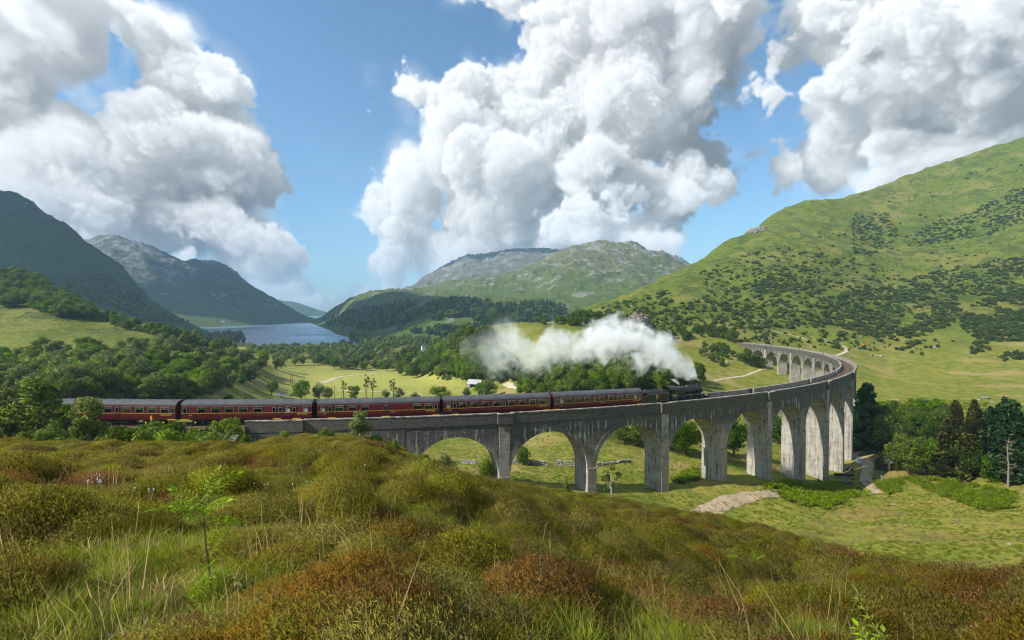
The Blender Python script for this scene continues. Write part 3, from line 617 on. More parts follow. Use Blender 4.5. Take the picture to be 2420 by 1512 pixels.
sheet('mountain', MF, 5200, 8500, 640, 1300, 120, 40, mtn_noise(71, 30, 30, 900), m_left)

k = NT('loch_water'); P = k.pos()
w1 = k.noise(k.vscale(P, (1.0, 0.5, 1)), 0.09, 4, 0.6); w2 = k.noise(k.vscale(P, (1, 0.35, 1)), 0.5, 3, 0.6); w3 = k.noise(k.vscale(P, (0.25, 1, 1)), 0.006, 4, 0.55)
bn = k.bump(k.math('ADD', k.math('MULTIPLY', w1, 1.0), k.math('MULTIPLY', w2, 0.5)), 0.55, 2.0)
k.pbr((0.12, 0.20, 0.28), k.ramp(w3, 0.40, 0.62, 0.30, 0.14), bn, 0, 0.5, IOR=1.33)
me = np_mesh('loch', [(-2500, 640, 0), (2500, 640, 0), (6000, 9500, 0), (-9000, 9500, 0)], np.array([[0, 1, 2, 3]]), k.m)
tag(link('loch', me), kind='structure')
# ------------------------------------------------------------------ the railway's line: straight at the left, then a curve of 239 m radius
VCX, VCY, VR, VA0, SP = -71.7073, 313.6335, 238.814, -1.27452, 16.8423
S_STRAIGHT = -62.0
def top_z(s): return CAMZ - (17.7949 + 0.01691*np.clip(s, -75, 380))          # top of the parapet
S_END = 21.35*SP
def frame(s):
    """centre, tangent and outward normal of the line at chainage s"""
    sc = min(max(s, S_STRAIGHT), S_END + 4)
    th = VA0 + sc/VR
    c = Vector((VCX + VR*math.cos(th), VCY + VR*math.sin(th), 0)); t = Vector((-math.sin(th), math.cos(th), 0)); n = Vector((math.cos(th), math.sin(th), 0))
    return c + t*(s - sc), t, n
def at(s, w, d):
    c, t, n = frame(s); p = c + n*w; return (p.x, p.y, float(top_z(s)) - d)
class Sweep:
    """mesh in (chainage, offset, depth) coordinates, bent onto the line; keeps those coordinates for the weathering"""
    def __init__(s): s.v = []; s.a = []; s.f = []
    def quad(s, pts):
        b = len(s.v)
        for p in pts: s.v.append(at(*p)); s.a.append((p[0], p[2], p[1]))
        s.f.append(tuple(range(b, b + len(pts))))
    def box(s, s0, s1, w0, w1, d0, d1, step=3.0, taper=0.0):
        n = max(1, int(math.ceil((s1 - s0)/step)))
        xs = [s0 + (s1 - s0)*i/n for i in range(n+1)]
        for a, b in zip(xs[:-1], xs[1:]):
            s.quad([(a, w1, d1), (b, w1, d1), (b, w1, d0), (a, w1, d0)]); s.quad([(b, w0, d1), (a, w0, d1), (a, w0, d0), (b, w0, d0)])
            s.quad([(a, w1, d0), (b, w1, d0), (b, w0, d0), (a, w0, d0)]); s.quad([(a, w0, d1), (b, w0, d1), (b, w1, d1), (a, w1, d1)])
        for a, sg in ((s0, 1), (s1, -1)):
            p = [(a, w0, d1), (a, w1, d1), (a, w1, d0), (a, w0, d0)]; s.quad(p if sg > 0 else p[::-1])
    def obj(s, name, m, parent=None):
        me = bpy.data.meshes.new(name); me.from_pydata(s.v, [], s.f)
        at_ = me.attributes.new('sdw', 'FLOAT_VECTOR', 'POINT'); at_.data.foreach_set('vector', np.array(s.a, np.float32).ravel())
        me.materials.append(m)
        bm = bmesh.new(); bm.from_mesh(me); bmesh.ops.remove_doubles(bm, verts=bm.verts, dist=1e-4); bm.to_mesh(me); bm.free(); me.update()
        return link(name, me, parent)

def concrete(name, dark):
    k = NT(name); v = k.attr('sdw')['Vector']; x = k.n('ShaderNodeSeparateXYZ', {0: v}).outputs; s, d, w = x
    aw = k.math('ABSOLUTE', w); P = k.pos()
    face = k.ramp(aw, 2.15, 2.32)
    boards = k.noise(k.n('ShaderNodeCombineXYZ', {0: k.math('MULTIPLY', s, 0.35), 1: k.math('MULTIPLY', d, 4.6), 2: k.math('MULTIPLY', w, 0.22)}).outputs[0], 1.0, 4, 0.6)
    blot = k.noise(P, 0.55, 5, 0.6); fine = k.noise(P, 3.5, 4, 0.65)
    base = k.mix(k.ramp(boards, 0.30, 0.62), (0.255, 0.235, 0.20), (0.36, 0.335, 0.29))
    base = k.mix(k.math('MULTIPLY', k.ramp(blot, 0.44, 0.70), 0.6), base, (0.165, 0.157, 0.140))
    # soot and lichen on the outer faces, heaviest at the parapet
    top = k.ramp(d, 13.5, 2.0); par = k.ramp(d, 3.0, 0.9)
    st = k.math('ADD', k.math('MULTIPLY', top, dark), k.math('MULTIPLY', par, 0.35))
    st = k.math('ADD', st, k.math('MULTIPLY', k.math('SUBTRACT', blot, 0.5), 1.1))
    st = k.math('MULTIPLY', k.math('MULTIPLY', k.ramp(st, 0.05, 0.85), face), 0.86)
    col = k.mix(st, base, k.mix(k.ramp(fine, 0.35, 0.65), (0.032, 0.031, 0.030), (0.095, 0.091, 0.083)))
    # lime running down from the joints
    vec = k.n('ShaderNodeCombineXYZ', {0: k.math('MULTIPLY', s, 2.6), 1: k.math('MULTIPLY', d, 0.16), 2: k.math('MULTIPLY', w, 1.9)}).outputs[0]
    run = k.noise(vec, 1.0, 3, 0.6); ln = k.noise(k.n('ShaderNodeCombineXYZ', {0: k.math('MULTIPLY', s, 0.25), 1: k.math('MULTIPLY', d, 4.5), 2: w}).outputs[0], 1.0, 3, 0.55)
    zone = k.math('MULTIPLY', k.ramp(d, 2.0, 3.2), k.ramp(d, 11.0, 4.4))
    patch = k.ramp(k.noise(P, 0.22, 3, 0.5), 0.42, 0.56)
    lime = k.math('MULTIPLY', k.math('MULTIPLY', k.ramp(run, 0.56, 0.60), zone), k.math('MULTIPLY', patch, face))
    lime = k.math('MAXIMUM', lime, k.math('MULTIPLY', k.math('MULTIPLY', k.ramp(ln, 0.655, 0.675), k.ramp(d, 1.7, 2.2)), k.math('MULTIPLY', face, k.math('MULTIPLY', k.ramp(blot, 0.48, 0.6), 0.8))))
    jam = k.math('MULTIPLY', k.math('MULTIPLY', k.ramp(run, 0.56, 0.64), k.math('SUBTRACT', 1.0, face)), 0.5)
    col = k.mix(k.math('MULTIPLY', lime, 0.8), col, (0.50, 0.49, 0.46))
    col = k.mix(jam, col, (0.42, 0.44, 0.43))
    jd = k.math('MULTIPLY', k.math('MULTIPLY', k.ramp(run, 0.46, 0.38), k.math('SUBTRACT', 1.0, k.math('MULTIPLY', face, .5))), 0.58)
    col = k.mix(jd, col, (0.075, 0.073, 0.064))
    h = k.math('ADD', k.math('MULTIPLY', boards, 0.6), k.math('MULTIPLY', fine, 0.4))
    k.pbr(col, 0.9, k.bump(h, 0.45, 0.04), 0, 0.2); return k.m
M_conc = concrete('stained_concrete', 0.85)
M_pier = concrete('pier_concrete', 0.42)
M_pil = concrete('pilaster_concrete', 0.22)
k = NT('coping_concrete'); P = k.pos(); n = k.noise(P, 1.2, 5, 0.65)
k.pbr(k.mix(k.ramp(n, 0.36, 0.62), (0.11, 0.10, 0.085), (0.36, 0.33, 0.28)), 0.9, k.bump(k.noise(P, 5, 4), 0.5, 0.03)); M_cope = k.m
k = NT('ballast'); P = k.pos(); n = k.noise(P, 0.8, 5, 0.7); n2 = k.noise(P, 9, 3, 0.7)
k.pbr(k.mix(k.ramp(n, 0.3, 0.7), (0.115, 0.070, 0.042), (0.22, 0.135, 0.085)), 0.95, k.bump(n2, 1.0, 0.08), 0, 0.1); M_ballast = k.m
M_rail = paint('rail_steel', (0.13, 0.085, 0.06), 0.45, 0.7)
M_sleeper = paint('sleeper_wood', (0.10, 0.075, 0.055), 0.9)

viaduct = empty('viaduct', at(3*SP, 0, 30), 0, 'long curved grey concrete railway viaduct of tall round arches crossing the glen', 'viaduct')
viaduct.location = (0, 0, 0)
HW, SW, TH_P = 2.49, 2.36, 0.92        # half widths: parapet, wall; half thickness of a pier
PD, SPR, AR = 1.9, 11.3, 7.5           # parapet depth, springing depth, arch radius
NSPAN = 21
for kx in range(NSPAN):
    c = (kx - 0.5)*SP; sw = Sweep(); ns = 28
    xs = sorted(set([-SP/2, SP/2] + [AR*math.cos(math.pi*(1 - i/ns)) for i in range(ns+1)]))
    def low(x): return SPR - math.sqrt(max(0, AR*AR - x*x)) if abs(x) < AR else SPR
    for a, b in zip(xs[:-1], xs[1:]):
        for w, sg in ((SW, 1), (-SW, -1)):
            la, lb = low(a), low(b)
            for u0, u1 in ((0, .5), (.5, 1)):
                q = [(c+a, w, la+(PD-la)*u0), (c+b, w, lb+(PD-lb)*u0), (c+b, w, lb+(PD-lb)*u1), (c+a, w, la+(PD-la)*u1)]
                sw.quad(q if sg > 0 else q[::-1])
        if abs(a) <= AR + 1e-6 and abs(b) <= AR + 1e-6:
            for j in range(4):
                w0 = -SW + 2*SW*j/4; w1 = -SW + 2*SW*(j+1)/4
                sw.quad([(c+a, w0, low(a)), (c+b, w0, low(b)), (c+b, w1, low(b)), (c+a, w1, low(a))])
    sw.obj('arch', M_conc, viaduct)
    rg = Sweep(); n2 = 30; ri, ro = AR - 0.02, AR + 0.82
    for i in range(n2):
        a0, a1 = math.pi*i/n2, math.pi*(i+1)/n2
        for w, pw, sg in ((SW, SW + 0.07, 1), (-SW, -SW - 0.07, -1)):
            def pt(r, a, ww): return (c - r*math.cos(a), ww, SPR - r*math.sin(a))
            q = [pt(ri, a0, pw), pt(ro, a0, pw), pt(ro, a1, pw), pt(ri, a1, pw)]; rg.quad(q[::-1] if sg > 0 else q)
            q = [pt(ro, a0, w), pt(ro, a1, w), pt(ro, a1, pw), pt(ro, a0, pw)]; rg.quad(q if sg > 0 else q[::-1])
            q = [pt(ri, a0, w), pt(ri, a1, w), pt(ri, a1, pw), pt(ri, a0, pw)]; rg.quad(q[::-1] if sg > 0 else q)
    rg.obj('arch_ring', M_conc, viaduct)
def ground_depth(s):
    z = min(float(gz(*at(s+ds, w, 0)[:2])) for ds in (-1.5, 1.5) for w in (-3, 3)); return float(top_z(s)) - z + 1.2
for kx in range(NSPAN - 1):
    s = kx*SP; gd = max(SPR + 0.6, ground_depth(s)); pr = Sweep()
    nz = 6; cap = 0.35
    def ring(d, ex, wx): return [(s-TH_P-ex, -SW-wx, d), (s+TH_P+ex, -SW-wx, d), (s+TH_P+ex, SW+wx, d), (s-TH_P-ex, SW+wx, d)]
    lv = [(SPR, 0, 0.0)] + [(SPR + (gd-SPR)*i/nz, 0.012*(gd-SPR)*i/nz + 0.002, 0.0) for i in range(1, nz+1)]
    rs = [ring(*l) for l in lv]
    for A, B in zip(rs[:-1], rs[1:]):
        for i in range(4):
            a, b = A[i], A[(i+1) % 4]; a2, b2 = B[i], B[(i+1) % 4]
            m = lambda p, q, t: tuple(p[j]+(q[j]-p[j])*t for j in range(3))
            for u0, u1 in ((0, .08), (.08, .5), (.5, .92), (.92, 1)): pr.quad([m(a2, b2, u0), m(a2, b2, u1), m(a, b, u1), m(a, b, u0)])
    po = pr.obj('pier', M_pier, viaduct)
    for sg in (1, -1):                       # thicker pilaster on each end below the springing, with a ledge
        pl = Sweep(); w0, w1 = sorted((sg*(SW - 0.05), sg*(SW + 0.22)))
        pl.box(s - TH_P + 0.02, s + TH_P - 0.02, w0, w1, SPR + 0.12, gd, 9)
        pl.obj('buttress', M_pier, po)
        lg = Sweep(); w0, w1 = sorted((sg*(SW - 0.05), sg*(SW + 0.30))); lg.box(s - TH_P - 0.05, s + TH_P + 0.05, w0, w1, SPR - 0.10, SPR + 0.12, 9); lg.obj('ledge', M_cope, po)
    if kx % 2 == 0:
        for sg in (1, -1):
            w0, w1 = sorted((sg*(SW - 0.05), sg*(SW + 0.11)))
            pl = Sweep(); pl.box(s - TH_P, s + TH_P, w0, w1, PD + 0.02, SPR - 0.12, 9); pl.obj('pilaster', M_pil, po)
# parapets in lengths between the refuges
REF = [2*i*SP for i in range(0, 11)]
RHW = 1.32
def parapet(s0, s1, sg, depth=PD):
    p = Sweep(); w0, w1 = sorted((sg*(HW - 0.42), sg*HW)); p.box(s0, s1, w0, w1, 0.16, depth, 3.0); o = p.obj('parapet', M_conc, viaduct)
    cp = Sweep(); w0, w1 = sorted((sg*(HW - 0.47), sg*(HW + 0.05))); cp.box(s0, s1, w0, w1, 0.0, 0.16, 3.0); cp.obj('coping', M_cope, o)
S_L, S_STEP = -40.6, -32.2
ends = [-SP] + [x for r in REF for x in (r - RHW, r + RHW) if r < 20*SP] + [20*SP]
for sg in (1, -1):
    for a, b in zip(ends[0::2], ends[1::2]): parapet(a, b, sg)
for r in REF:
    if r >= 20*SP: continue
    for sg in (1, -1):
        rf = Sweep(); wo = sg*(HW + 0.52); wi = sg*(HW + 0.18); wb = sg*(HW - 0.42)
        a, b = sorted((wi, wo)); rf.box(r - RHW, r + RHW, a, b, 0.16, PD, 9)
        a, b = sorted((wb, wi))
        for e in (-1, 1):
            x0, x1 = sorted((r + e*RHW, r + e*(RHW - 0.32))); rf.box(x0, x1, a, b, 0.16, PD, 9)
        rf.box(r - RHW + 0.32, r + RHW - 0.32, a, b, 1.25, PD, 9)
        a, b = sorted((sg*(SW), sg*(HW + 0.34))); rf.box(r - RHW + 0.25, r + RHW - 0.25, a, b, PD, PD + 0.28, 9)
        o = rf.obj('refuge', M_conc, viaduct)
        cp = Sweep(); a, b = sorted((sg*(HW + 0.13), sg*(HW + 0.58))); cp.box(r - RHW - 0.05, r + RHW + 0.05, a, b, 0.02, 0.16, 9)
        a, b = sorted((wb, sg*(HW + 0.13)))
        for e in (-1, 1):
            x0, x1 = sorted((r + e*(RHW + 0.05), r + e*(RHW - 0.37))); cp.box(x0, x1, a, b, 0.02, 0.16, 9)
        cp.obj('coping', M_cope, o)
# deck between the parapets, and the two abutments
dk = Sweep(); dk.box(-SP, 20*SP, -HW + 0.42, HW - 0.42, 1.27, 1.9, 3.0); dk.obj('deck', M_conc, viaduct)
for (s0, s1, ex) in ((S_L, S_STEP, 0.45), (S_STEP, -SP, 0.0), (20*SP, S_END - 6, 0.0), (S_END - 6, S_END, 0.4)):
    gd = max(ground_depth(s0), ground_depth(s1), 6.0) + 2.5; ab = Sweep()
    for sg in (1, -1):
        a, b = sorted((sg*(HW - 0.42 + ex), sg*(HW + ex))); ab.box(s0, s1, a, b, 0.16, PD, 3)
    ab.box(s0, s1, -SW - 0.06 - ex, SW + 0.06 + ex, PD, gd, 3)
    o = ab.obj('abutment', M_conc, viaduct)
    cp = Sweep()
    for sg in (1, -1):
        a, b = sorted((sg*(HW - 0.47 + ex), sg*(HW + 0.05 + ex))); cp.box(s0 - .03*(ex > 0), s1 + .03*(ex > 0), a, b, 0.0, 0.16, 3)
    cp.obj('coping', M_cope, o)

# ------------------------------------------------------------------ the track
track = empty('railway_track', (0, 0, 0), 0, 'single line of rusty rails on reddish brown ballast running along the curve', 'railway track')
S_A, S_B = -260.0, S_END + 260.0
bl = Sweep(); bl.box(S_A, S_B, -1.95, 1.95, 1.22, 1.40, 2.5); bl.obj('ballast_bed', M_ballast, track)
for sg in (-1, 1):
    r = Sweep(); r.box(S_A, S_B, sg*0.755 - 0.04, sg*0.755 + 0.04, 1.05, 1.20, 2.5); r.obj('rail', M_rail, track)
sl = Sweep(); s = S_A
while s < S_B:
    sl.box(s, s + 0.26, -1.28, 1.28, 1.17, 1.30, 9); s += 0.75
o = sl.obj('sleepers', M_sleeper, track); o['kind'] = 'stuff'
def formation(name, s0, s1, top):
    b = Sweep(); n = int((s1 - s0)/3)
    for i in range(n):
        a, c = s0 + (s1-s0)*i/n, s0 + (s1-s0)*(i+1)/n
        prof = [(-9.0, 5.2), (-3.2, 1.48), (3.2, 1.48), (6.6, 3.3), (9.5, 5.2)]
        for (w0, d0), (w1, d1) in zip(prof[:-1], prof[1:]): b.quad([(a, w1, d1), (c, w1, d1), (c, w0, d0), (a, w0, d0)])
    return b.obj(name, top)
# ------------------------------------------------------------------ the train
M_maroon = paint('maroon_coach_paint', (0.092, 0.012, 0.016), 0.34, 0, 0.10, 1.2, 0.5)
M_roof = paint('grey_coach_roof', (0.062, 0.066, 0.075), 0.75, 0, 0.22, 0.8)
M_under = paint('black_underframe', (0.018, 0.017, 0.016), 0.7)
M_black = paint('black_engine_paint', (0.012, 0.0135, 0.012), 0.38, 0, 0.2, 2.0, 0.5)
M_soot = paint('sooty_black', (0.022, 0.022, 0.023), 0.62, 0, 0.3, 2.0)
M_cream = paint('cream_lining', (0.42, 0.38, 0.26), 0.5)
M_gold = paint('gold_lettering', (0.62, 0.40, 0.05), 0.45)
M_yellow = paint('yellow_paint', (0.75, 0.50, 0.02), 0.5)
M_red = paint('red_paint', (0.42, 0.03, 0.02), 0.5)
M_white = paint('white_paint', (0.75, 0.75, 0.72), 0.5)
M_blue = paint('blue_paint', (0.03, 0.10, 0.32), 0.5)
M_alu = paint('window_surround', (0.34, 0.31, 0.29), 0.4, 0.3)
M_seat = paint('seat_cloth', (0.035, 0.045, 0.055), 0.9)
M_coal = paint('coal', (0.016, 0.016, 0.017), 0.5, 0, 0.5, 8.0)
M_steel = paint('bare_steel', (0.20, 0.20, 0.20), 0.35, 0.8)
k = NT('window_glass'); g = k.n('ShaderNodeBsdfGlossy', {'Color': (0.9, 0.95, 1.0), 'Roughness': 0.03}); t = k.n('ShaderNodeBsdfTransparent', {'Color': (0.62, 0.66, 0.62)})
fr = k.n('ShaderNodeFresnel', {'IOR': 1.5}); mxs = k.n('ShaderNodeMixShader', {0: k.math('ADD', fr.outputs[0], 0.03), 1: t.outputs[0], 2: g.outputs[0]}); k.t.links.new(mxs.outputs[0], k.out.inputs[0]); M_glass = k.m
M_frost = paint('frosted_glass', (0.40, 0.44, 0.42), 0.4)

def text_mesh(body, size, m, depth=0.004):
    cu = bpy.data.curves.new('lettering', 'FONT'); cu.body = body; cu.size = size; cu.extrude = depth; cu.align_x = 'CENTER'; cu.align_y = 'CENTER'; cu.offset = 0.012*size
    o = bpy.data.objects.new('lettering', cu); C.objects.link(o); bpy.context.view_layer.update()
    me = bpy.data.meshes.new_from_object(o.evaluated_get(bpy.context.evaluated_depsgraph_get())); bpy.data.objects.remove(o); bpy.data.curves.remove(cu)
    me.materials.clear(); me.materials.append(m); me.name = 'lettering'; return me
def lettering(root, body, size, x, y, z, m=None):
    o = link('lettering', text_mesh(body, size, m or M_gold), root, (x, y, z)); o.rotation_euler = (math.pi/2, 0, 0); return o
def vehicle(name, s0, s1, label, cat, group=None):
    """an Empty at rail height in the middle of the vehicle; local x runs forward along the line, -y is the side facing the viewer"""
    L = s1 - s0; q = 0.36*L; sm = (s0+s1)/2
    a, b = Vector(at(sm-q, 0, 1.05)), Vector(at(sm+q, 0, 1.05)); d = (b-a).normalized()
    o = empty(name, (a+b)/2, 0, label, cat, group); o.rotation_euler = (0, -math.asin(d.z), math.atan2(d.y, d.x)); return o
CL = 19.45
def side_poly(sg, pts, th=0.06):
    return [(sg*y, z) for y, z in pts] + [(sg*(y-th), z) for y, z in reversed(pts)]
_cache = {}
def shared(key, fn):
    if key not in _cache: _cache[key] = fn()
    return _cache[key]
def win_meshes(w, h, transom):
    def frame_():
        b = MB(); t = 0.045
        b.box(-w/2-t, w/2+t, -.02, .035, h/2, h/2+t); b.box(-w/2-t, w/2+t, -.02, .035, -h/2-t, -h/2); b.box(-w/2-t, -w/2, -.02, .035, -h/2, h/2); b.box(w/2, w/2+t, -.02, .035, -h/2, h/2)
        if transom:
            b.box(-w/2, w/2, -.01, .03, h/2-.31, h/2-.27)
            for x in ((-w/6, w/6) if transom == 2 else (0,)): b.box(x-.018, x+.018, -.01, .03, h/2-.27, h/2)
        return b.mesh('window', M_alu)
    def pane_(): b = MB(); b.box(-w/2, w/2, .0, .008, -h/2, h/2); return b.mesh('pane', M_glass)
    def frost_(): b = MB(); b.box(-w/2, w/2, -.004, .014, -h/2, h/2-.29); return b.mesh('frosted_pane', M_frost)
    return shared(('f', w, h, transom), frame_), shared(('p', w, h), pane_), shared(('fr', w, h), frost_)
KIND = {'L': (1.20, 0.86, 2), 'D': (0.46, 0.74, 0), 'T': (0.60, 0.86, 1), 'C': (0.42, 0.74, 0)}
def wheelset(root, x, dia, y=0.76, n=20, name='wheel', th=0.13, spokes=0, mt=None):
    for sg in (-1, 1):
        w = MB(); r = dia/2; w.lathe((0, -th/2, 0), (0, 1, 0), [(0, r*.80), (0, r*.97), (th*.75, r*.97), (th*.8, r+.03), (th, r+.03), (th, r*.80)] if spokes else [(0, .12), (0, r*.97), (th*.75, r*.97), (th*.8, r+.03), (th, r+.03), (th, .12)], n)
        if spokes:
            w.lathe((0, -th/2-.03, 0), (0, 1, 0), [(0, r*.02), (0, r*.2), (th+.03, r*.2), (th+.03, r*.02)], 12)
            for i in range(spokes):
                a = 2*math.pi*i/spokes; w.tube((r*.15*math.cos(a), 0, r*.15*math.sin(a)), (r*.85*math.cos(a), 0, r*.85*math.sin(a)), .035, .028, 5, False)
        w.obj(name, mt or M_under, root, True, 0, (x, sg*y, dia/2))
def bogie(root, x):
    b = MB()
    for sg in (-1, 1):
        b.box(-1.85, 1.85, sg*1.02-.05, sg*1.02+.05, .52, .78); b.box(-.35, .35, sg*1.02-.09, sg*1.02+.09, .30, .60)
        for e in (-1, 1): b.box(e*1.3-.2, e*1.3+.2, sg*1.04-.1, sg*1.04+.1, .34, .62); b.tube((e*.75, sg*1.05, .3), (e*.75, sg*1.05, .75), .11, None, 8)
    b.box(-.5, .5, -1.0, 1.0, .55, .8)
    bo = b.obj('bogie', M_under, root, False, 0, (x, 0, 0))
    for e in (-1, 1):
        wheelset(bo, e*1.3, .92)
        for sg in (-1, 1):
            a = MB(); a.lathe((0, 0, 0), (0, sg, 0), [(0, .15), (.06, .14), (.08, .06)], 14); a.obj('axlebox_cover', M_yellow, bo, True, 0, (e*1.3, sg*1.14, .46))
    d = MB(); d.tube((-.25, -1.16, .3), (-.25, -1.16, .85), .07, None, 10); d.obj('damper', M_blue, bo)
def coach(s0, wins, label, texts=(), steps=(.03, .97), lamps=False, seats=True):
    root = vehicle('railway_coach', s0, s0 + CL, label, 'railway coach', 'coaches of the steam train')
    H = CL/2; X = lambda f: -H + f*CL
    b = MB(); op = []
    for f, kd in wins:
        w, h, _ = KIND[kd]; op.append((X(f)-w/2, X(f)+w/2, h))
    op.sort()
    for sg in (1, -1):
        b.prism(side_poly(sg, [(1.33, 0.96), (1.40, 1.45), (1.41, 2.02)]), -H, H)
        b.prism(side_poly(sg, [(1.372, 2.88), (1.31, 3.10)]), -H, H)
        x = -H
        for x0, x1, h in op + [(H, H, 0)]:
            if x0 > x: b.prism(side_poly(sg, [(1.41, 2.02), (1.372, 2.88)]), x, x0)
            if h and h < .85: b.prism(side_poly(sg, [(1.41-(h)*.044, 2.02+h), (1.372, 2.88)]), x0, x1)
            x = max(x, x1)
    prof = [(-1.33, .96), (-1.41, 1.6), (-1.41, 2.02), (-1.31, 3.10), (-.9, 3.52), (0, 3.74), (.9, 3.52), (1.31, 3.10), (1.41, 2.02), (1.41, 1.6), (1.33, .96)]
    for e in (-1, 1): b.prism(prof, e*H - .05*(e > 0), e*H + .05*(e < 0))
    b.obj('body', M_maroon, root)
    r = MB(); arc = [(1.34*math.cos(a)*(1 if abs(math.cos(a)) < .98 else 1), 3.10 + .72*math.sin(a)**.85) for a in [math.pi*i/14 for i in range(15)]]
    r.prism(arc + [(y*.95, z-.05) for y, z in reversed(arc)], -H-.02, H+.02)
    for i in range(9): r.lathe((-H + 1.4 + i*2.08, 0, 3.80), (0, 0, 1), [(0, .15), (.09, .13), (.11, .05)], 10)
    ro = r.obj('roof', M_roof, root, True)
    for x0 in (-H + .2, H - 2.8):
        rb = MB(); rb.box(x0, x0 + 2.6, -.62, -.57, 3.70, 3.74); rb.obj('rain_strip', M_under, ro)
    for e in (-1, 1): ends = MB(); ends.box(min(e*H, e*(H+.24)), max(e*H, e*(H+.24)), -.48, .48, 1.1, 3.3); ends.obj('gangway', M_under, root)
    for e in (-1, 1):
        for sg in (-1, 1):
            bf = MB(); bf.lathe((e*H, sg*.87, 1.06), (e, 0, 0), [(0, .09), (.2, .09), (.2, .22), (.25, .22), (.26, .02)], 12); bf.obj('buffer', M_under, root)
    u = MB(); u.box(-H+.1, H-.1, -1.22, 1.22, .86, 1.0); u.box(-3.2, 3.2, -.9, .9, .45, .86); u.box(-2.0, -.4, -1.15, 1.15, .38, .86); u.box(1.0, 2.4, -1.15, 1.15, .42, .86); u.obj('underframe', M_under, root)
    fl = MB(); fl.box(-H+.1, H-.1, -1.33, 1.33, 1.12, 1.18); fl.obj('floor', M_under, root)
    st = MB(); st.box(-H+.02, H-.02, -1.425, -1.408, 1.90, 1.95); st.box(-H+.02, H-.02, 1.408, 1.425, 1.90, 1.95); st.obj('lining', M_gold, root)
    cn = MB(); cn.box(-H, H, -1.345, -1.30, 3.085, 3.13); cn.obj('gutter', M_maroon, root)
    for f in steps:
        s_ = MB(); x = X(f); s_.box(x-.62, x+.62, -1.52, -1.36, .93, .985); s_.obj('step_board', M_yellow, root)
    for e in (-1, 1): bogie(root, e*(H - 3.3))
    for f, kd in wins:
        w, h, tr = KIND[kd]; fm, pm, zm = win_meshes(w, h, tr)
        for sg in (-1, 1):
            zc = 2.02 + h/2; yc = 1.41 - h/2*.044
            host = root
            if kd in 'DC':
                dm = shared(('door', kd), lambda: (lambda q: (q.box(-.34, -.32, -.006, .006, -.93, 1.0), q.box(.32, .34, -.006, .006, -.93, 1.0), q.box(-.34, .34, -.006, .006, 1.0, 1.02), q.box(.19, .30, -.03, .006, -.02, .03), q)[-1])(MB()).mesh('door', M_under))
                host = link('door', dm, root, (X(f), sg*1.415, 1.95)); host.rotation_euler = (0, 0, 0 if sg < 0 else math.pi)
                o = link('window', fm, host, (0, yc - 1.415 - .001 + .01, zc - 1.95))
                o.scale = (1, -1, 1)
            else:
                o = link('window', fm, root, (X(f), sg*yc, zc)); o.rotation_euler = (-sg*.044*-1, 0, 0 if sg > 0 else math.pi) if sg > 0 else (-.044, 0, math.pi)
                link('pane', pm, o, (0, -.02, 0))
                if kd == 'T': link('frosted_pane', zm, o, (0, -.02, 0))
            if kd in 'DC': p = link('pane', pm, root, (X(f), sg*(yc-.03), zc))
            if lamps and kd == 'L' and sg < 0:
                c = MB()
                for e in (-1, 1): c.prism([(-1.27, 2.04), (-1.24, 2.04), (-1.24, 2.86), (-1.27, 2.86)], e*w/2 - .09, e*w/2 + .09)
                c.obj('curtain', M_white, root, False, 0, (X(f), 0, 0))
                lm = MB(); lm.lathe((0, -1.0, 2.05), (0, 0, 1), [(0, .05), (.18, .03), (.18, .15), (.36, .05)], 10); lm.obj('table_lamp', M_white, root, True, 0, (X(f), 0, 0))
    if seats:
        ms = MB()
        for f, kd in wins:
            if kd != 'L': continue
            for e in (-1, 1):
                x = X(f) + e*.80
                for sg in (-1, 1): ms.box(x-.07, x+.07, sg*1.25 if sg < 0 else .35, -.35 if sg < 0 else 1.25, 1.5, 2.32); ms.box(min(x, x-e*.5), max(x, x-e*.5), -1.25 if sg < 0 else .35, -.35 if sg < 0 else 1.25, 1.45, 1.62)
        ms.obj('seat_row', M_seat, root)
        tb = MB()
        for f, kd in wins:
            if kd == 'L':
                for sg in (-1, 1): tb.box(X(f)-.3, X(f)+.3, -1.28 if sg < 0 else .4, -.4 if sg < 0 else 1.28, 1.98, 2.03)
        tb.obj('table', M_white, root)
    for body, size, f, z in texts: lettering(root, body, size, X(f), -1.418, z)
    return root
TSO = [(.035, 'D'), (.085, 'T'), (.155, 'L'), (.258, 'L'), (.362, 'L'), (.445, 'C'), (.522, 'L'), (.628, 'L'), (.735, 'L'), (.842, 'L'), (.915, 'T'), (.967, 'D')]
SOB = [(.045, 'T'), (.10, 'D'), (.172, 'L'), (.275, 'L'), (.378, 'L'), (.48, 'L'), (.55, 'C'), (.622, 'L'), (.722, 'L'), (.822, 'L'), (.915, 'L'), (.977, 'D')]
BUF = [(.045, 'T'), (.10, 'D'), (.175, 'L'), (.277, 'L'), (.378, 'L'), (.547, 'D'), (.812, 'L'), (.907, 'L'), (.970, 'D')]
BCK = [(.03, 'D'), (.157, 'L'), (.26, 'L'), (.362, 'L'), (.468, 'L'), (.58, 'L'), (.705, 'D'), (.755, 'D'), (.812, 'T'), (.862, 'D'), (.95, 'T')]
J = [-91.3, -71.1, -51.0, -30.87, -10.9, 9.02]
WC = ('WEST COAST', .27, .925, 1.68)
coach(J[0] + .4, SOB, 'hindmost maroon coach almost hidden by birch trees at the left edge', [WC])
coach(J[1] + .4, SOB, 'maroon coach partly hidden by a birch and bushes on the embankment', [WC])
coach(J[2] + .4, BCK, 'maroon coach reaching onto the viaduct end, with narrow doors near its right end', [WC, ('21266', .20, .07, 1.62)], (.03, .73, .88))
coach(J[3] + .4, BUF, 'maroon buffet coach with long blank panels between its windows', [WC, ('BUFFET', .22, .61, 1.62), ('1840', .20, .06, 1.62)], (.11, .55, .97))
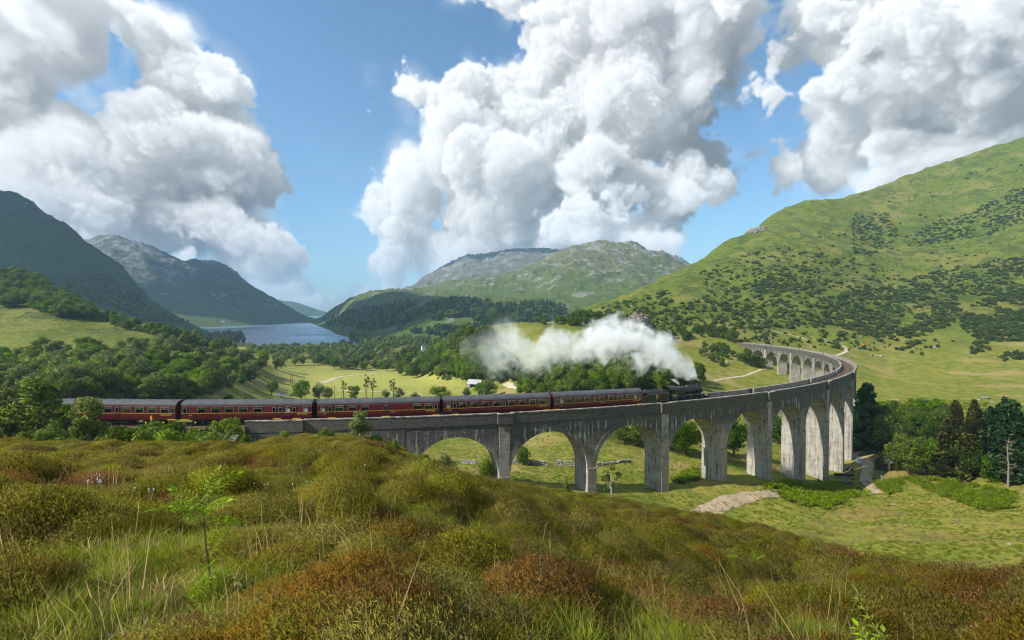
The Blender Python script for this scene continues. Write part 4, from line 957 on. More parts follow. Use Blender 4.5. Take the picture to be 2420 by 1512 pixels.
coach(J[4] + .4, SOB, 'maroon coach passing the lowered refuge above the first tall pier', [WC, ('99311', .20, .06, 1.62)], (.11, .97))
coach(J[5] + .4, TSO, 'maroon coach with white curtains and table lamps coupled behind the tender', [('WEST COAST', .25, .925, 1.68), ('99128', .20, .08, 1.62), ('PASSENGERS', .19, .53, 1.62)], (.03, .97), lamps=True)

# tender
tn = vehicle('locomotive_tender', 28.95, 36.0, 'black coal tender with a yellow and red emblem between the engine and the first coach', 'tender')
b = MB(); TL = 3.45
b.prism([(-1.32, 1.12), (1.32, 1.12), (1.32, 2.62), (1.22, 2.86), (1.02, 3.05), (-1.02, 3.05), (-1.22, 2.86), (-1.32, 2.62)], -TL + 1.15, TL - .15)
b.prism([(-1.32, 1.12), (1.32, 1.12), (1.32, 2.35), (-1.32, 2.35)], -TL, -TL + 1.15)
b.prism([(-.95, 2.35), (.95, 2.35), (.95, 3.0), (-.95, 3.0)], -TL + .25, -TL + 1.15)
b.obj('tank', M_black, tn, False, .02)
cb = MB(); rr = random.Random(3)
for i in range(46):
    x = rr.uniform(-1.9, 2.7); y = rr.uniform(-.75, .75); cb.lathe((x, y, 2.95 + .18*(1-abs(y)) + rr.uniform(-.05, .1)), (rr.uniform(-1, 1), rr.uniform(-1, 1), 1), [(-.18, .05), (-.08, .24), (.08, .22), (.18, .05)], 6)
cb.obj('coal', M_coal, tn)
fr_ = MB(); fr_.box(-TL, TL, -1.15, 1.15, .72, 1.12)
for x in (-2.2, -.1, 2.0):
    for sg in (-1, 1): fr_.box(x-.35, x+.35, sg*1.1-.1, sg*1.1+.1, .5, .95)
fr_.obj('frame', M_under, tn)
for x in (-2.2, -.1, 2.0): wheelset(tn, x, 1.29)
ln = MB(); y0, y1 = -1.332, -1.318
ln.box(-TL+.15, TL-.3, y0, y1, 1.20, 1.23); ln.box(-TL+1.3, TL-.45, y0, y1, 2.56, 2.585); ln.box(-TL+.15, -TL+.18, y0, y1, 1.2, 2.28); ln.box(TL-.33, TL-.3, y0, y1, 1.2, 2.4); ln.box(-TL+.15, -TL+1.1, y0, y1, 2.25, 2.28); ln.box(-TL+1.10, -TL+1.13, y0, y1, 2.25, 2.5)
ln.obj('lining', M_cream, tn)
em = MB(); em.lathe((0.1, -1.322, 1.82), (0, -1, 0), [(0, .27), (.012, .27)], 18); e = em.obj('emblem', M_gold, tn)
e2 = MB(); e2.lathe((0.1, -1.336, 1.82), (0, -1, 0), [(0, .17), (.008, .17)], 18); e2.obj('wheel_device', M_red, e)
e3 = MB(); e3.add([(x + .1, -1.324, z) for x, z in ((-.22, 2.10), (.24, 2.10), (.26, 2.32), (.18, 2.28), (.15, 2.42), (.08, 2.36), (0, 2.46), (-.06, 2.34), (-.15, 2.40), (-.24, 2.26))], [tuple(range(10))]); e3.obj('lion_device', M_yellow, e)
hs = MB(); hs.path([(-TL+.05, -.5, 2.35), (-TL+.05, -.5, 3.2)], [.03, .03]); hs.path([(-TL+.05, .5, 2.35), (-TL+.05, .5, 3.2)], [.03, .03]); hs.lathe((-TL+.7, 0, 3.0), (0, 0, 1), [(0, .3), (.12, .28), (.14, .05)], 14); hs.obj('filler_cap', M_soot, tn)

# engine
en = vehicle('steam_locomotive', 36.1, 47.1, 'black steam locomotive with a row of spoked wheels pulling the maroon coaches', 'steam locomotive')
E0 = -5.5
def ex(x): return E0 + x
b = MB(); b.lathe((ex(4.4), 0, 2.72), (1, 0, 0), [(0, .84), (1.2, .82), (3.6, .755), (3.62, .70)], 28)
for x in (4.5, 5.6, 6.8, 7.9): b.lathe((ex(x), 0, 2.72), (1, 0, 0), [(0, .80), (0, .855 - (x-4.4)*.024), (.06, .855 - (x-4.4)*.024), (.06, .78)], 28)
b.obj('boiler', M_black, en, True)
fb = MB(); fb.prism([(-.86, 1.5), (.86, 1.5), (.88, 2.9), (.80, 3.30), (.55, 3.52), (-.55, 3.52), (-.80, 3.30), (-.88, 2.9)], ex(1.95), ex(4.45)); fb.obj('firebox', M_black, en, False, .03)
sb = MB(); sb.lathe((ex(7.98), 0, 2.72), (1, 0, 0), [(0, .80), (0, .83), (1.55, .83), (1.60, .78), (1.62, .62), (1.68, .60), (1.74, .30), (1.76, .02)], 28); sb.box(ex(8.1), ex(9.4), -.55, .55, 1.4, 2.2); so = sb.obj('smokebox', M_soot, en, True)
dr = MB(); dr.path([(ex(9.76), 0, 2.72), (ex(9.84), 0, 2.72)], [.04, .04]); dr.box(ex(9.70), ex(9.74), -.55, .55, 2.66, 2.70); dr.obj('smokebox_door_bar', M_steel, so)
chm = MB(); chm.lathe((ex(8.75), 0, 3.45), (0, 0, 1), [(0, .42), (.10, .30), (.38, .25), (.42, .31), (.48, .31), (.48, .22)], 20); chm.obj('chimney', M_soot, en, True)
dm = MB(); dm.lathe((ex(5.9), 0, 3.42), (0, 0, 1), [(0, .48), (.12, .40), (.26, .34), (.33, .2), (.35, .02)], 20); dm.box(ex(6.5), ex(7.0), -.28, .28, 3.4, 3.58); dm.obj('dome', M_black, en, True)
sv = MB()
for y in (-.18, .18): sv.lathe((ex(3.6), y, 3.5), (0, 0, 1), [(0, .09), (.12, .07), (.16, .09), (.2, .03)], 10)
sv.obj('safety_valve', M_steel, en)
cbm = MB()
for sg in (-1, 1):
    y0, y1 = sorted((sg*1.27, sg*1.31))
    cbm.box(ex(0.35), ex(2.0), y0, y1, 1.25, 2.42); cbm.box(ex(1.75), ex(2.0), y0, y1, 2.42, 3.15); cbm.box(ex(.95), ex(1.05), y0, y1, 2.42, 3.15); cbm.box(ex(.35), ex(.45), y0, y1, 2.42, 3.15); cbm.box(ex(.35), ex(2.0), y0, y1, 3.10, 3.22)
cbm.prism([(-1.3, 2.2), (1.3, 2.2), (1.3, 3.2), (.9, 3.6), (0, 3.75), (-.9, 3.6), (-1.3, 3.2)], ex(1.93), ex(2.0)); cbm.box(ex(0.1), ex(2.0), -1.25, 1.25, 1.2, 1.32)
co = cbm.obj('cab', M_black, en)
cr = MB(); ar = [(1.34*math.cos(a), 3.18 + .66*math.sin(a)) for a in [math.pi*i/12 for i in range(13)]]; cr.prism(ar + [(y*.96, z - .04) for y, z in reversed(ar)], ex(-.15), ex(2.08)); cr.obj('cab_roof', M_soot, co, True)
cg = MB(); cg.box(ex(1.08), ex(1.72), -1.29, -1.28, 2.44, 3.08); cg.obj('cab_window', M_glass, co)
cl = MB(); y0, y1 = -1.325, -1.312
cl.box(ex(.42), ex(1.93), y0, y1, 1.33, 1.36); cl.box(ex(.42), ex(1.93), y0, y1, 2.36, 2.39); cl.box(ex(.42), ex(.45), y0, y1, 1.33, 2.39); cl.box(ex(1.90), ex(1.93), y0, y1, 1.33, 2.39); cl.obj('lining', M_cream, co)
lettering(co, '44871', .46, ex(1.18), -1.316, 1.98, paint('cream_numerals', (0.75, 0.68, 0.45), 0.5))
rb = MB()
for sg in (-1, 1):
    y0, y1 = sorted((sg*.80, sg*1.30)); rb.box(ex(2.0), ex(9.3), y0, y1, 1.86, 1.91); a0, a1 = sorted((sg*1.27, sg*1.30)); rb.box(ex(2.0), ex(9.3), a0, a1, 1.78, 1.86)
    rb.prism([(y0, 1.86), (y1, 1.86), (y1, 1.91), (y0, 1.91)], ex(9.3), ex(9.6)); rb.box(ex(9.6), ex(10.75), y0, y1, 1.36, 1.41)
    rb.add([(ex(9.3), y0, 1.91), (ex(9.3), y1, 1.91), (ex(9.65), y1, 1.41), (ex(9.65), y0, 1.41)], [(0, 1, 2, 3)])
rb.obj('running_board', M_soot, en)
lp = MB(); lp.box(ex(2.0), ex(9.3), -1.306, -1.30, 1.80, 1.825); lp.obj('lining', M_cream, en)
fm = MB()
for sg in (-1, 1): fm.box(ex(.2), ex(10.7), sg*.55-.04, sg*.55+.04, .75, 1.4)
fm.box(ex(9.5), ex(10.7), -.6, .6, 1.2, 1.36); fm.obj('frame', M_under, en)
for x in (1.75, 4.15, 6.25): wheelset(en, ex(x), 1.83, .77, 28, 'driving_wheel', .14, 14, M_black)
for x in (8.05, 9.95): wheelset(en, ex(x), .99, .77, 18, 'bogie_wheel', .12, 8, M_black)
for sg in (-1, 1):
    cy_ = MB(); cy_.lathe((ex(8.35), sg*1.10, .98), (1, 0, 0), [(0, .1), (0, .30), (1.15, .30), (1.15, .1)], 16); cy_.lathe((ex(8.25), sg*1.10, 1.42), (1, 0, 0), [(0, .05), (0, .17), (1.35, .17), (1.35, .05)], 12); cy_.box(ex(8.4), ex(9.45), sg*1.1-.28, sg*1.1+.28, .95, 1.5); cy_.obj('cylinder', M_black, en, True)
    rd = MB(); y = sg*.99
    rd.box(ex(1.75), ex(6.25), y-.03, y+.03, .62, .74)
    for x in (1.75, 4.15, 6.25): rd.lathe((ex(x), y - .05, .68), (0, 1, 0), [(0, .03), (0, .13), (.1, .13), (.1, .03)], 10)
    rd.obj('coupling_rod', M_steel, en)
    cr_ = MB(); y = sg*1.10; cr_.path([(ex(4.15), y, .68), (ex(7.5), y, .98)], [.07, .06], 6); cr_.path([(ex(7.3), y, .98), (ex(8.35), y, .98)], [.05, .05], 6); cr_.box(ex(7.2), ex(7.7), y-.1, y+.1, .84, 1.12); cr_.box(ex(7.0), ex(8.35), y-.06, y+.06, 1.12, 1.18); cr_.path([(ex(6.1), y, 1.25), (ex(8.3), y, 1.42)], [.035, .035], 5); cr_.path([(ex(6.1), y, 1.6), (ex(6.1), y, .95), (ex(4.5), y, .85)], [.05, .05, .04], 5); cr_.obj('connecting_rod', M_steel, en)
bb = MB(); bb.box(ex(10.68), ex(10.78), -1.25, 1.25, .88, 1.38); bb.obj('buffer_beam', M_red, en)
for sg in (-1, 1):
    bf = MB(); bf.lathe((ex(10.78), sg*.87, 1.08), (1, 0, 0), [(0, .13), (.22, .10), (.22, .06), (.34, .06), (.34, .23), (.39, .23), (.40, .02)], 14); bf.obj('buffer', M_soot, en, True)
for y in (-.9, .9):
    lm = MB(); lm.lathe((ex(10.55), y, 1.42), (0, 0, 1), [(0, .10), (.22, .10), (.30, .05)], 10); lm.obj('lamp', M_white, en, True)
pp = MB()
for sg in (-1, 1): pp.path([(ex(2.1), sg*.93, 3.02), (ex(8.0), sg*.80, 2.98), (ex(9.2), sg*.82, 2.9)], [.025, .025, .025], 5); pp.path([(ex(5.2), sg*.80, 2.3), (ex(5.2), sg*1.0, 1.9)], [.05, .05], 6); pp.path([(ex(7.4), sg*.74, 2.4), (ex(7.6), sg*.95, 1.9)], [.06, .06], 6)
pp.obj('pipework', M_soot, en)
# ------------------------------------------------------------------ plants: prototypes
def foliage(name, c1, c2, trans=0.52, rough=0.6, shade=None):
    k = NT(name); r = k.rnd(); i = k.island()
    col = k.mix(i, c1, c2)
    hsv = k.n('ShaderNodeHueSaturation', {'Hue': k.math('ADD', 0.475, k.math('MULTIPLY', r, 0.035)), 'Saturation': k.math('ADD', 0.92, k.math('MULTIPLY', r, 0.2)), 'Value': k.math('ADD', 0.78, k.math('MULTIPLY', k.math('FRACT', k.math('MULTIPLY', r, 7.3)), 0.45)), 'Color': col}).outputs[0]
    ge = k.n('ShaderNodeNewGeometry').outputs; fl = k.math('MULTIPLY_ADD', ge['Backfacing'], -2.0, 1.0)
    nv = k.n('ShaderNodeVectorMath', {0: ge['Normal'], 'Scale': fl}, operation='SCALE').outputs[0]      # leaves shade alike from both sides
    d = k.n('ShaderNodeBsdfDiffuse', {'Color': hsv, 'Normal': nv})
    t = k.n('ShaderNodeBsdfTranslucent', {'Color': k.mix(0.5, hsv, tuple(min(1, v*1.5) for v in c2)), 'Normal': nv})
    m = k.n('ShaderNodeMixShader', {0: trans, 1: d.outputs[0], 2: t.outputs[0]}); k.t.links.new(m.outputs[0], k.out.inputs[0]); return k.m
M_bark = paint('bark', (0.085, 0.065, 0.048), 0.95, 0, 0.4, 3.0)
M_birchbark = paint('birch_bark', (0.30, 0.27, 0.23), 0.85, 0, 0.45, 4.0)
M_dead = paint('dead_wood', (0.19, 0.155, 0.12), 0.9, 0, 0.25, 4.0)
F_broad = foliage('broad_leaves', (0.144, 0.235, 0.036), (0.235, 0.340, 0.057))
F_dark = foliage('dark_leaves', (0.111, 0.199, 0.039), (0.199, 0.302, 0.054))
F_bright = foliage('bright_leaves', (0.154, 0.264, 0.029), (0.264, 0.380, 0.044), 0.42)
F_birch = foliage('birch_leaves', (0.156, 0.230, 0.046), (0.275, 0.349, 0.082), 0.40)
F_grey = foliage('grey_green_leaves', (0.175, 0.235, 0.074), (0.276, 0.349, 0.119))
F_spruce = foliage('spruce_needles', (0.032, 0.076, 0.026), (0.073, 0.131, 0.037), 0.1)
F_larch = foliage('brown_green_needles', (0.062, 0.070, 0.018), (0.106, 0.106, 0.027), 0.12)
F_yellow = foliage('yellow_green_leaves', (0.25, 0.26, 0.015), (0.36, 0.34, 0.03), 0.34)
F_scrub = foliage('scrub_leaves', (0.114, 0.182, 0.051), (0.201, 0.271, 0.075))
F_fern = foliage('bracken_fronds', (0.130, 0.200, 0.012), (0.220, 0.300, 0.022), 0.30)

def cards(P, Nn, size, rng, aspect=1.7, droop=0.0):
    """leaf clusters: bent diamonds at P facing roughly along Nn"""
    n = len(P); Nn = Nn + rng.normal(0, 0.55, (n, 3)); Nn /= np.linalg.norm(Nn, axis=1)[:, None]
    a = np.cross(Nn, rng.normal(0, 1, (n, 3))); a[:, 2] -= droop; a -= Nn*np.sum(a*Nn, 1)[:, None]; a /= np.linalg.norm(a, axis=1)[:, None] + 1e-9
    b = np.cross(Nn, a); sz = size*rng.uniform(0.6, 1.35, (n, 1))
    v = np.stack([P - a*sz*aspect*.5, P + b*sz*.5 + Nn*sz*.12, P + a*sz*aspect*.5, P - b*sz*.5 + Nn*sz*.12], 1)
    return v.reshape(-1, 3)
def crown_mesh(name, clusters, n, size, m, seed, centre=None, flat=0.0, aspect=1.7, droop=0.0, shell=0.5):
    rng = np.random.default_rng(seed); cl = np.array(clusters, float)
    w = cl[:, 3]**2; idx = rng.choice(len(cl), n, p=w/w.sum())
    d = rng.normal(0, 1, (n, 3)); d /= np.linalg.norm(d, axis=1)[:, None]; d[:, 2] *= np.where(d[:, 2] < 0, 0.75, 1)
    rad = cl[idx, 3]*(shell + (1-shell)*rng.random(n)**.6)*rng.uniform(.85, 1.12, n)
    P = cl[idx, :3] + d*rad[:, None]*np.array([1, 1, 1 - flat])
    V = cards(P, d, size, rng, aspect, droop)
    me = np_mesh(name, V, np.arange(4*n).reshape(n, 4), m, True)
    c0 = cl[:, :3].mean(0) if centre is None else np.array(centre)
    o = P - c0; o /= np.linalg.norm(o, axis=1)[:, None] + 1e-9
    nn = d*0.75 + o*0.55 + rng.normal(0, .22, (n, 3)) + np.array([0, 0, .12]); nn /= np.linalg.norm(nn, axis=1)[:, None]
    me.normals_split_custom_set_from_vertices(np.repeat(nn, 4, 0).tolist()); return me
def limbs_mesh(name, h, clusters, m, seed, r=None, lean=0.0, base=0.0):
    rng = random.Random(seed); b = MB(); r = r or h*.022
    top = h*.78; pts = []; 
    for i in range(6):
        t = i/5; pts.append(Vector((lean*h*t*t + rng.uniform(-.01, .01)*h*(i > 0), rng.uniform(-.012, .012)*h*(i > 0), -0.3*(i == 0) + top*t)))
    b.path(pts, [r*(1.25 if i == 0 else 1 - .78*i/5) for i in range(6)], 7)
    for c in clusters[::2]:
        cx, cy, cz = c[:3]; t = max(.12, min(.85, (cz/h - .16))); p = pts[0].lerp(pts[-1], t); q = Vector((cx, cy, cz))
        b.path([p, p.lerp(q, .5) + Vector((0, 0, -.03*h*rng.random())), q], [r*(.55 - .35*t), r*.22, r*.08], 5)
    return b.mesh(name, m, True)
def ell_clusters(rng, h, cz, rx, rz, n, rc, low=0.0, top_bias=0.0):
    out = []
    for i in range(n):
        for _ in range(20):
            d = Vector((rng.gauss(0, 1), rng.gauss(0, 1), rng.gauss(0, 1))).normalized(); q = rng.uniform(.35, .92)
            z = cz*h + d.z*rz*h*q
            if z > low*h: break
        w = 1 - .35*max(0, (z/h - cz)/(rz + 1e-6))*top_bias
        out.append((d.x*rx*h*q*w, d.y*rx*h*q*w, z, rc*h*rng.uniform(.75, 1.25)))
    return out
PROTO = {}
def tree_proto(key, kind, seed, leaf, n, size, bark=None):
    rng = random.Random(seed); H = 10.0
    if kind == 'broad': cl = ell_clusters(rng, H, .58, .36, .38, 26, .135, .14, .5)
    elif kind == 'round': cl = ell_clusters(rng, H, .52, .46, .44, 34, .14, .08, .3)
    elif kind == 'birch': cl = ell_clusters(rng, H, .54, .235, .46, 34, .095, .08, .8)
    elif kind == 'loose': cl = ell_clusters(rng, H, .60, .26, .38, 13, .075, .2, .6)
    elif kind == 'bush': cl = ell_clusters(rng, H, .42, .58, .46, 22, .20, .05, .2)
    elif kind == 'cone': cl = [(rng.uniform(-1, 1)*.24*H*(1.02-z), rng.uniform(-1, 1)*.24*H*(1.02-z), z*H, (.05+.10*(1-z))*H) for z in [rng.random()**1.3*.92 + .05 for _ in range(26)]]
    elif kind == 'bare': cl = ell_clusters(rng, H, .66, .20, .30, 16, .05, .3, .4)
    crown = crown_mesh('crown', cl, n, size, leaf, seed, (0, 0, .5*H))
    trunk = limbs_mesh('trunk', H, cl, bark or M_bark, seed + 1, None, rng.uniform(-.05, .05))
    PROTO[key] = (crown, trunk)
def spruce_proto(key, seed, leaf, n=2600, wid=.17, size=.5, bare=.08):
    rng = np.random.default_rng(seed); H = 10.0
    nb = 95; zb = np.sort(rng.random(nb)**.85)*(1-bare-.03) + bare; az = rng.uniform(0, 2*np.pi, nb); L = wid*H*(1.02 - zb)**.85*rng.uniform(.65, 1.15, nb) + .12
    i = rng.integers(0, nb, n); i = np.where(rng.random(n) < L[i]/L.max() + .15, i, rng.integers(0, nb, n)); t = rng.random(n)**.7
    x = np.cos(az[i])*L[i]*t; y = np.sin(az[i])*L[i]*t; z = zb[i]*H - .28*L[i]*t**1.5 + rng.normal(0, .10, n)
    side = rng.normal(0, .16, n)*L[i]*t; x += -np.sin(az[i])*side; y += np.cos(az[i])*side
    P = np.stack([x, y, z], 1); d = np.stack([np.cos(az[i])*.7, np.sin(az[i])*.7, np.full(n, .65)], 1)
    V = cards(P, d, size, rng, 2.0, .5); me = np_mesh('crown', V, np.arange(4*n).reshape(n, 4), leaf, True)
    nn = d + rng.normal(0, .25, (n, 3)); nn /= np.linalg.norm(nn, axis=1)[:, None]; me.normals_split_custom_set_from_vertices(np.repeat(nn, 4, 0).tolist())
    b = MB(); b.path([(0, 0, -.3), (0, 0, H*.5), (0, 0, H*.97)], [.16, .09, .02], 6)
    for q in range(0, nb, 5): b.path([(0, 0, zb[q]*H), (math.cos(az[q])*L[q]*.8, math.sin(az[q])*L[q]*.8, zb[q]*H - .2*L[q])], [.035, .01], 4)
    PROTO[key] = (me, b.mesh('trunk', M_bark, True))
for q in range(3):
    tree_proto(f'broad{q}', 'broad', 100+q, F_broad, 3000, .34); tree_proto(f'dark{q}', 'round', 110+q, F_dark, 3600, .34)
    tree_proto(f'bright{q}', 'round', 120+q, F_bright, 4200, .32); tree_proto(f'birch{q}', 'birch', 130+q, F_birch, 4200, .22, M_birchbark)
    tree_proto(f'grey{q}', 'broad', 140+q, F_grey, 3000, .32); tree_proto(f'bush{q}', 'bush', 150+q, F_broad, 2600, .50)
    tree_proto(f'brightbush{q}', 'bush', 160+q, F_bright, 3200, .42); tree_proto(f'scrub{q}', 'bush', 170+q, F_scrub, 700, .95)
    spruce_proto(f'spruce{q}', 180+q, F_spruce, 3000)
    tree_proto(f'farbroad{q}', 'broad', 190+q, F_broad, 700, .75)
    tree_proto(f'fargrey{q}', 'round', 196+q, F_grey, 900, .70)
    spruce_proto(f'farspruce{q}', 210+q, F_spruce, 420, .17, 1.0)
tree_proto('scrubg0', 'bush', 230, F_grey, 700, .95); tree_proto('loose0', 'loose', 220, F_birch, 900, .26, M_birchbark); tree_proto('cone0', 'cone', 221, F_bright, 2200, .30); tree_proto('bare0', 'bare', 222, F_grey, 330, .26); tree_proto('bare1', 'bare', 223, F_birch, 500, .26)
tree_proto('yellow0', 'round', 224, F_yellow, 3000, .34)
spruce_proto('larch0', 225, F_larch, 3600, .20); spruce_proto('larch1', 226, F_larch, 3600, .19); spruce_proto('bigspruce0', 227, F_spruce, 5200, .22, .42, .02)
_b = MB(); _r = random.Random(5); _b.path([(0, 0, -.3), (.15, .1, 4), (-.1, .2, 7.4), (.1, .1, 10)], [.20, .15, .09, .02], 7)
for q in range(26):
    z = _r.uniform(2.6, 9.2); a = _r.uniform(0, 6.28); L = _r.uniform(.8, 2.0)*(1.15 - z/10*.7); p1 = (math.cos(a)*L*.6, math.sin(a)*L*.6, z + .1*L); _b.path([(0, .1, z), p1, (math.cos(a+.3)*L, math.sin(a+.3)*L, z + .45*L)], [.05, .03, .01], 4); _b.path([p1, (math.cos(a-.6)*L*.9, math.sin(a-.6)*L*.9, z + .1)], [.025, .008], 4)
DEADTREE = _b.mesh('trunk', M_dead, True)

def plant(key, loc, h, label, name, cat, group=None, rz=None, sx=1.0, sink=0.15):
    """one tree or bush: an Empty with its crown and its trunk"""
    cr, tr = PROTO[key]; o = empty(name, (loc[0], loc[1], loc[2] - sink), random.uniform(0, 6.28) if rz is None else rz, label, cat, group)
    s = h/10.0; o.scale = (s*sx*random.uniform(.93, 1.07), s*sx*random.uniform(.93, 1.07), s)
    link('crown', cr, o); link('trunk', tr, o); return o
def plant_px(key, px, py, hpx, label, name='broadleaf_tree', cat='tree', group=None, sx=1.0, ymin=1.5, Y=None):
    if Y: a, b_ = ray(px, py); p = np.array([a*Y, Y, float(gz(a*Y, Y))])
    else: p = hit(px, py, ymin)
    if p is None: return None
    return plant(key, p, hpx*p[1]/FPX, label, name, cat, group, None, sx)

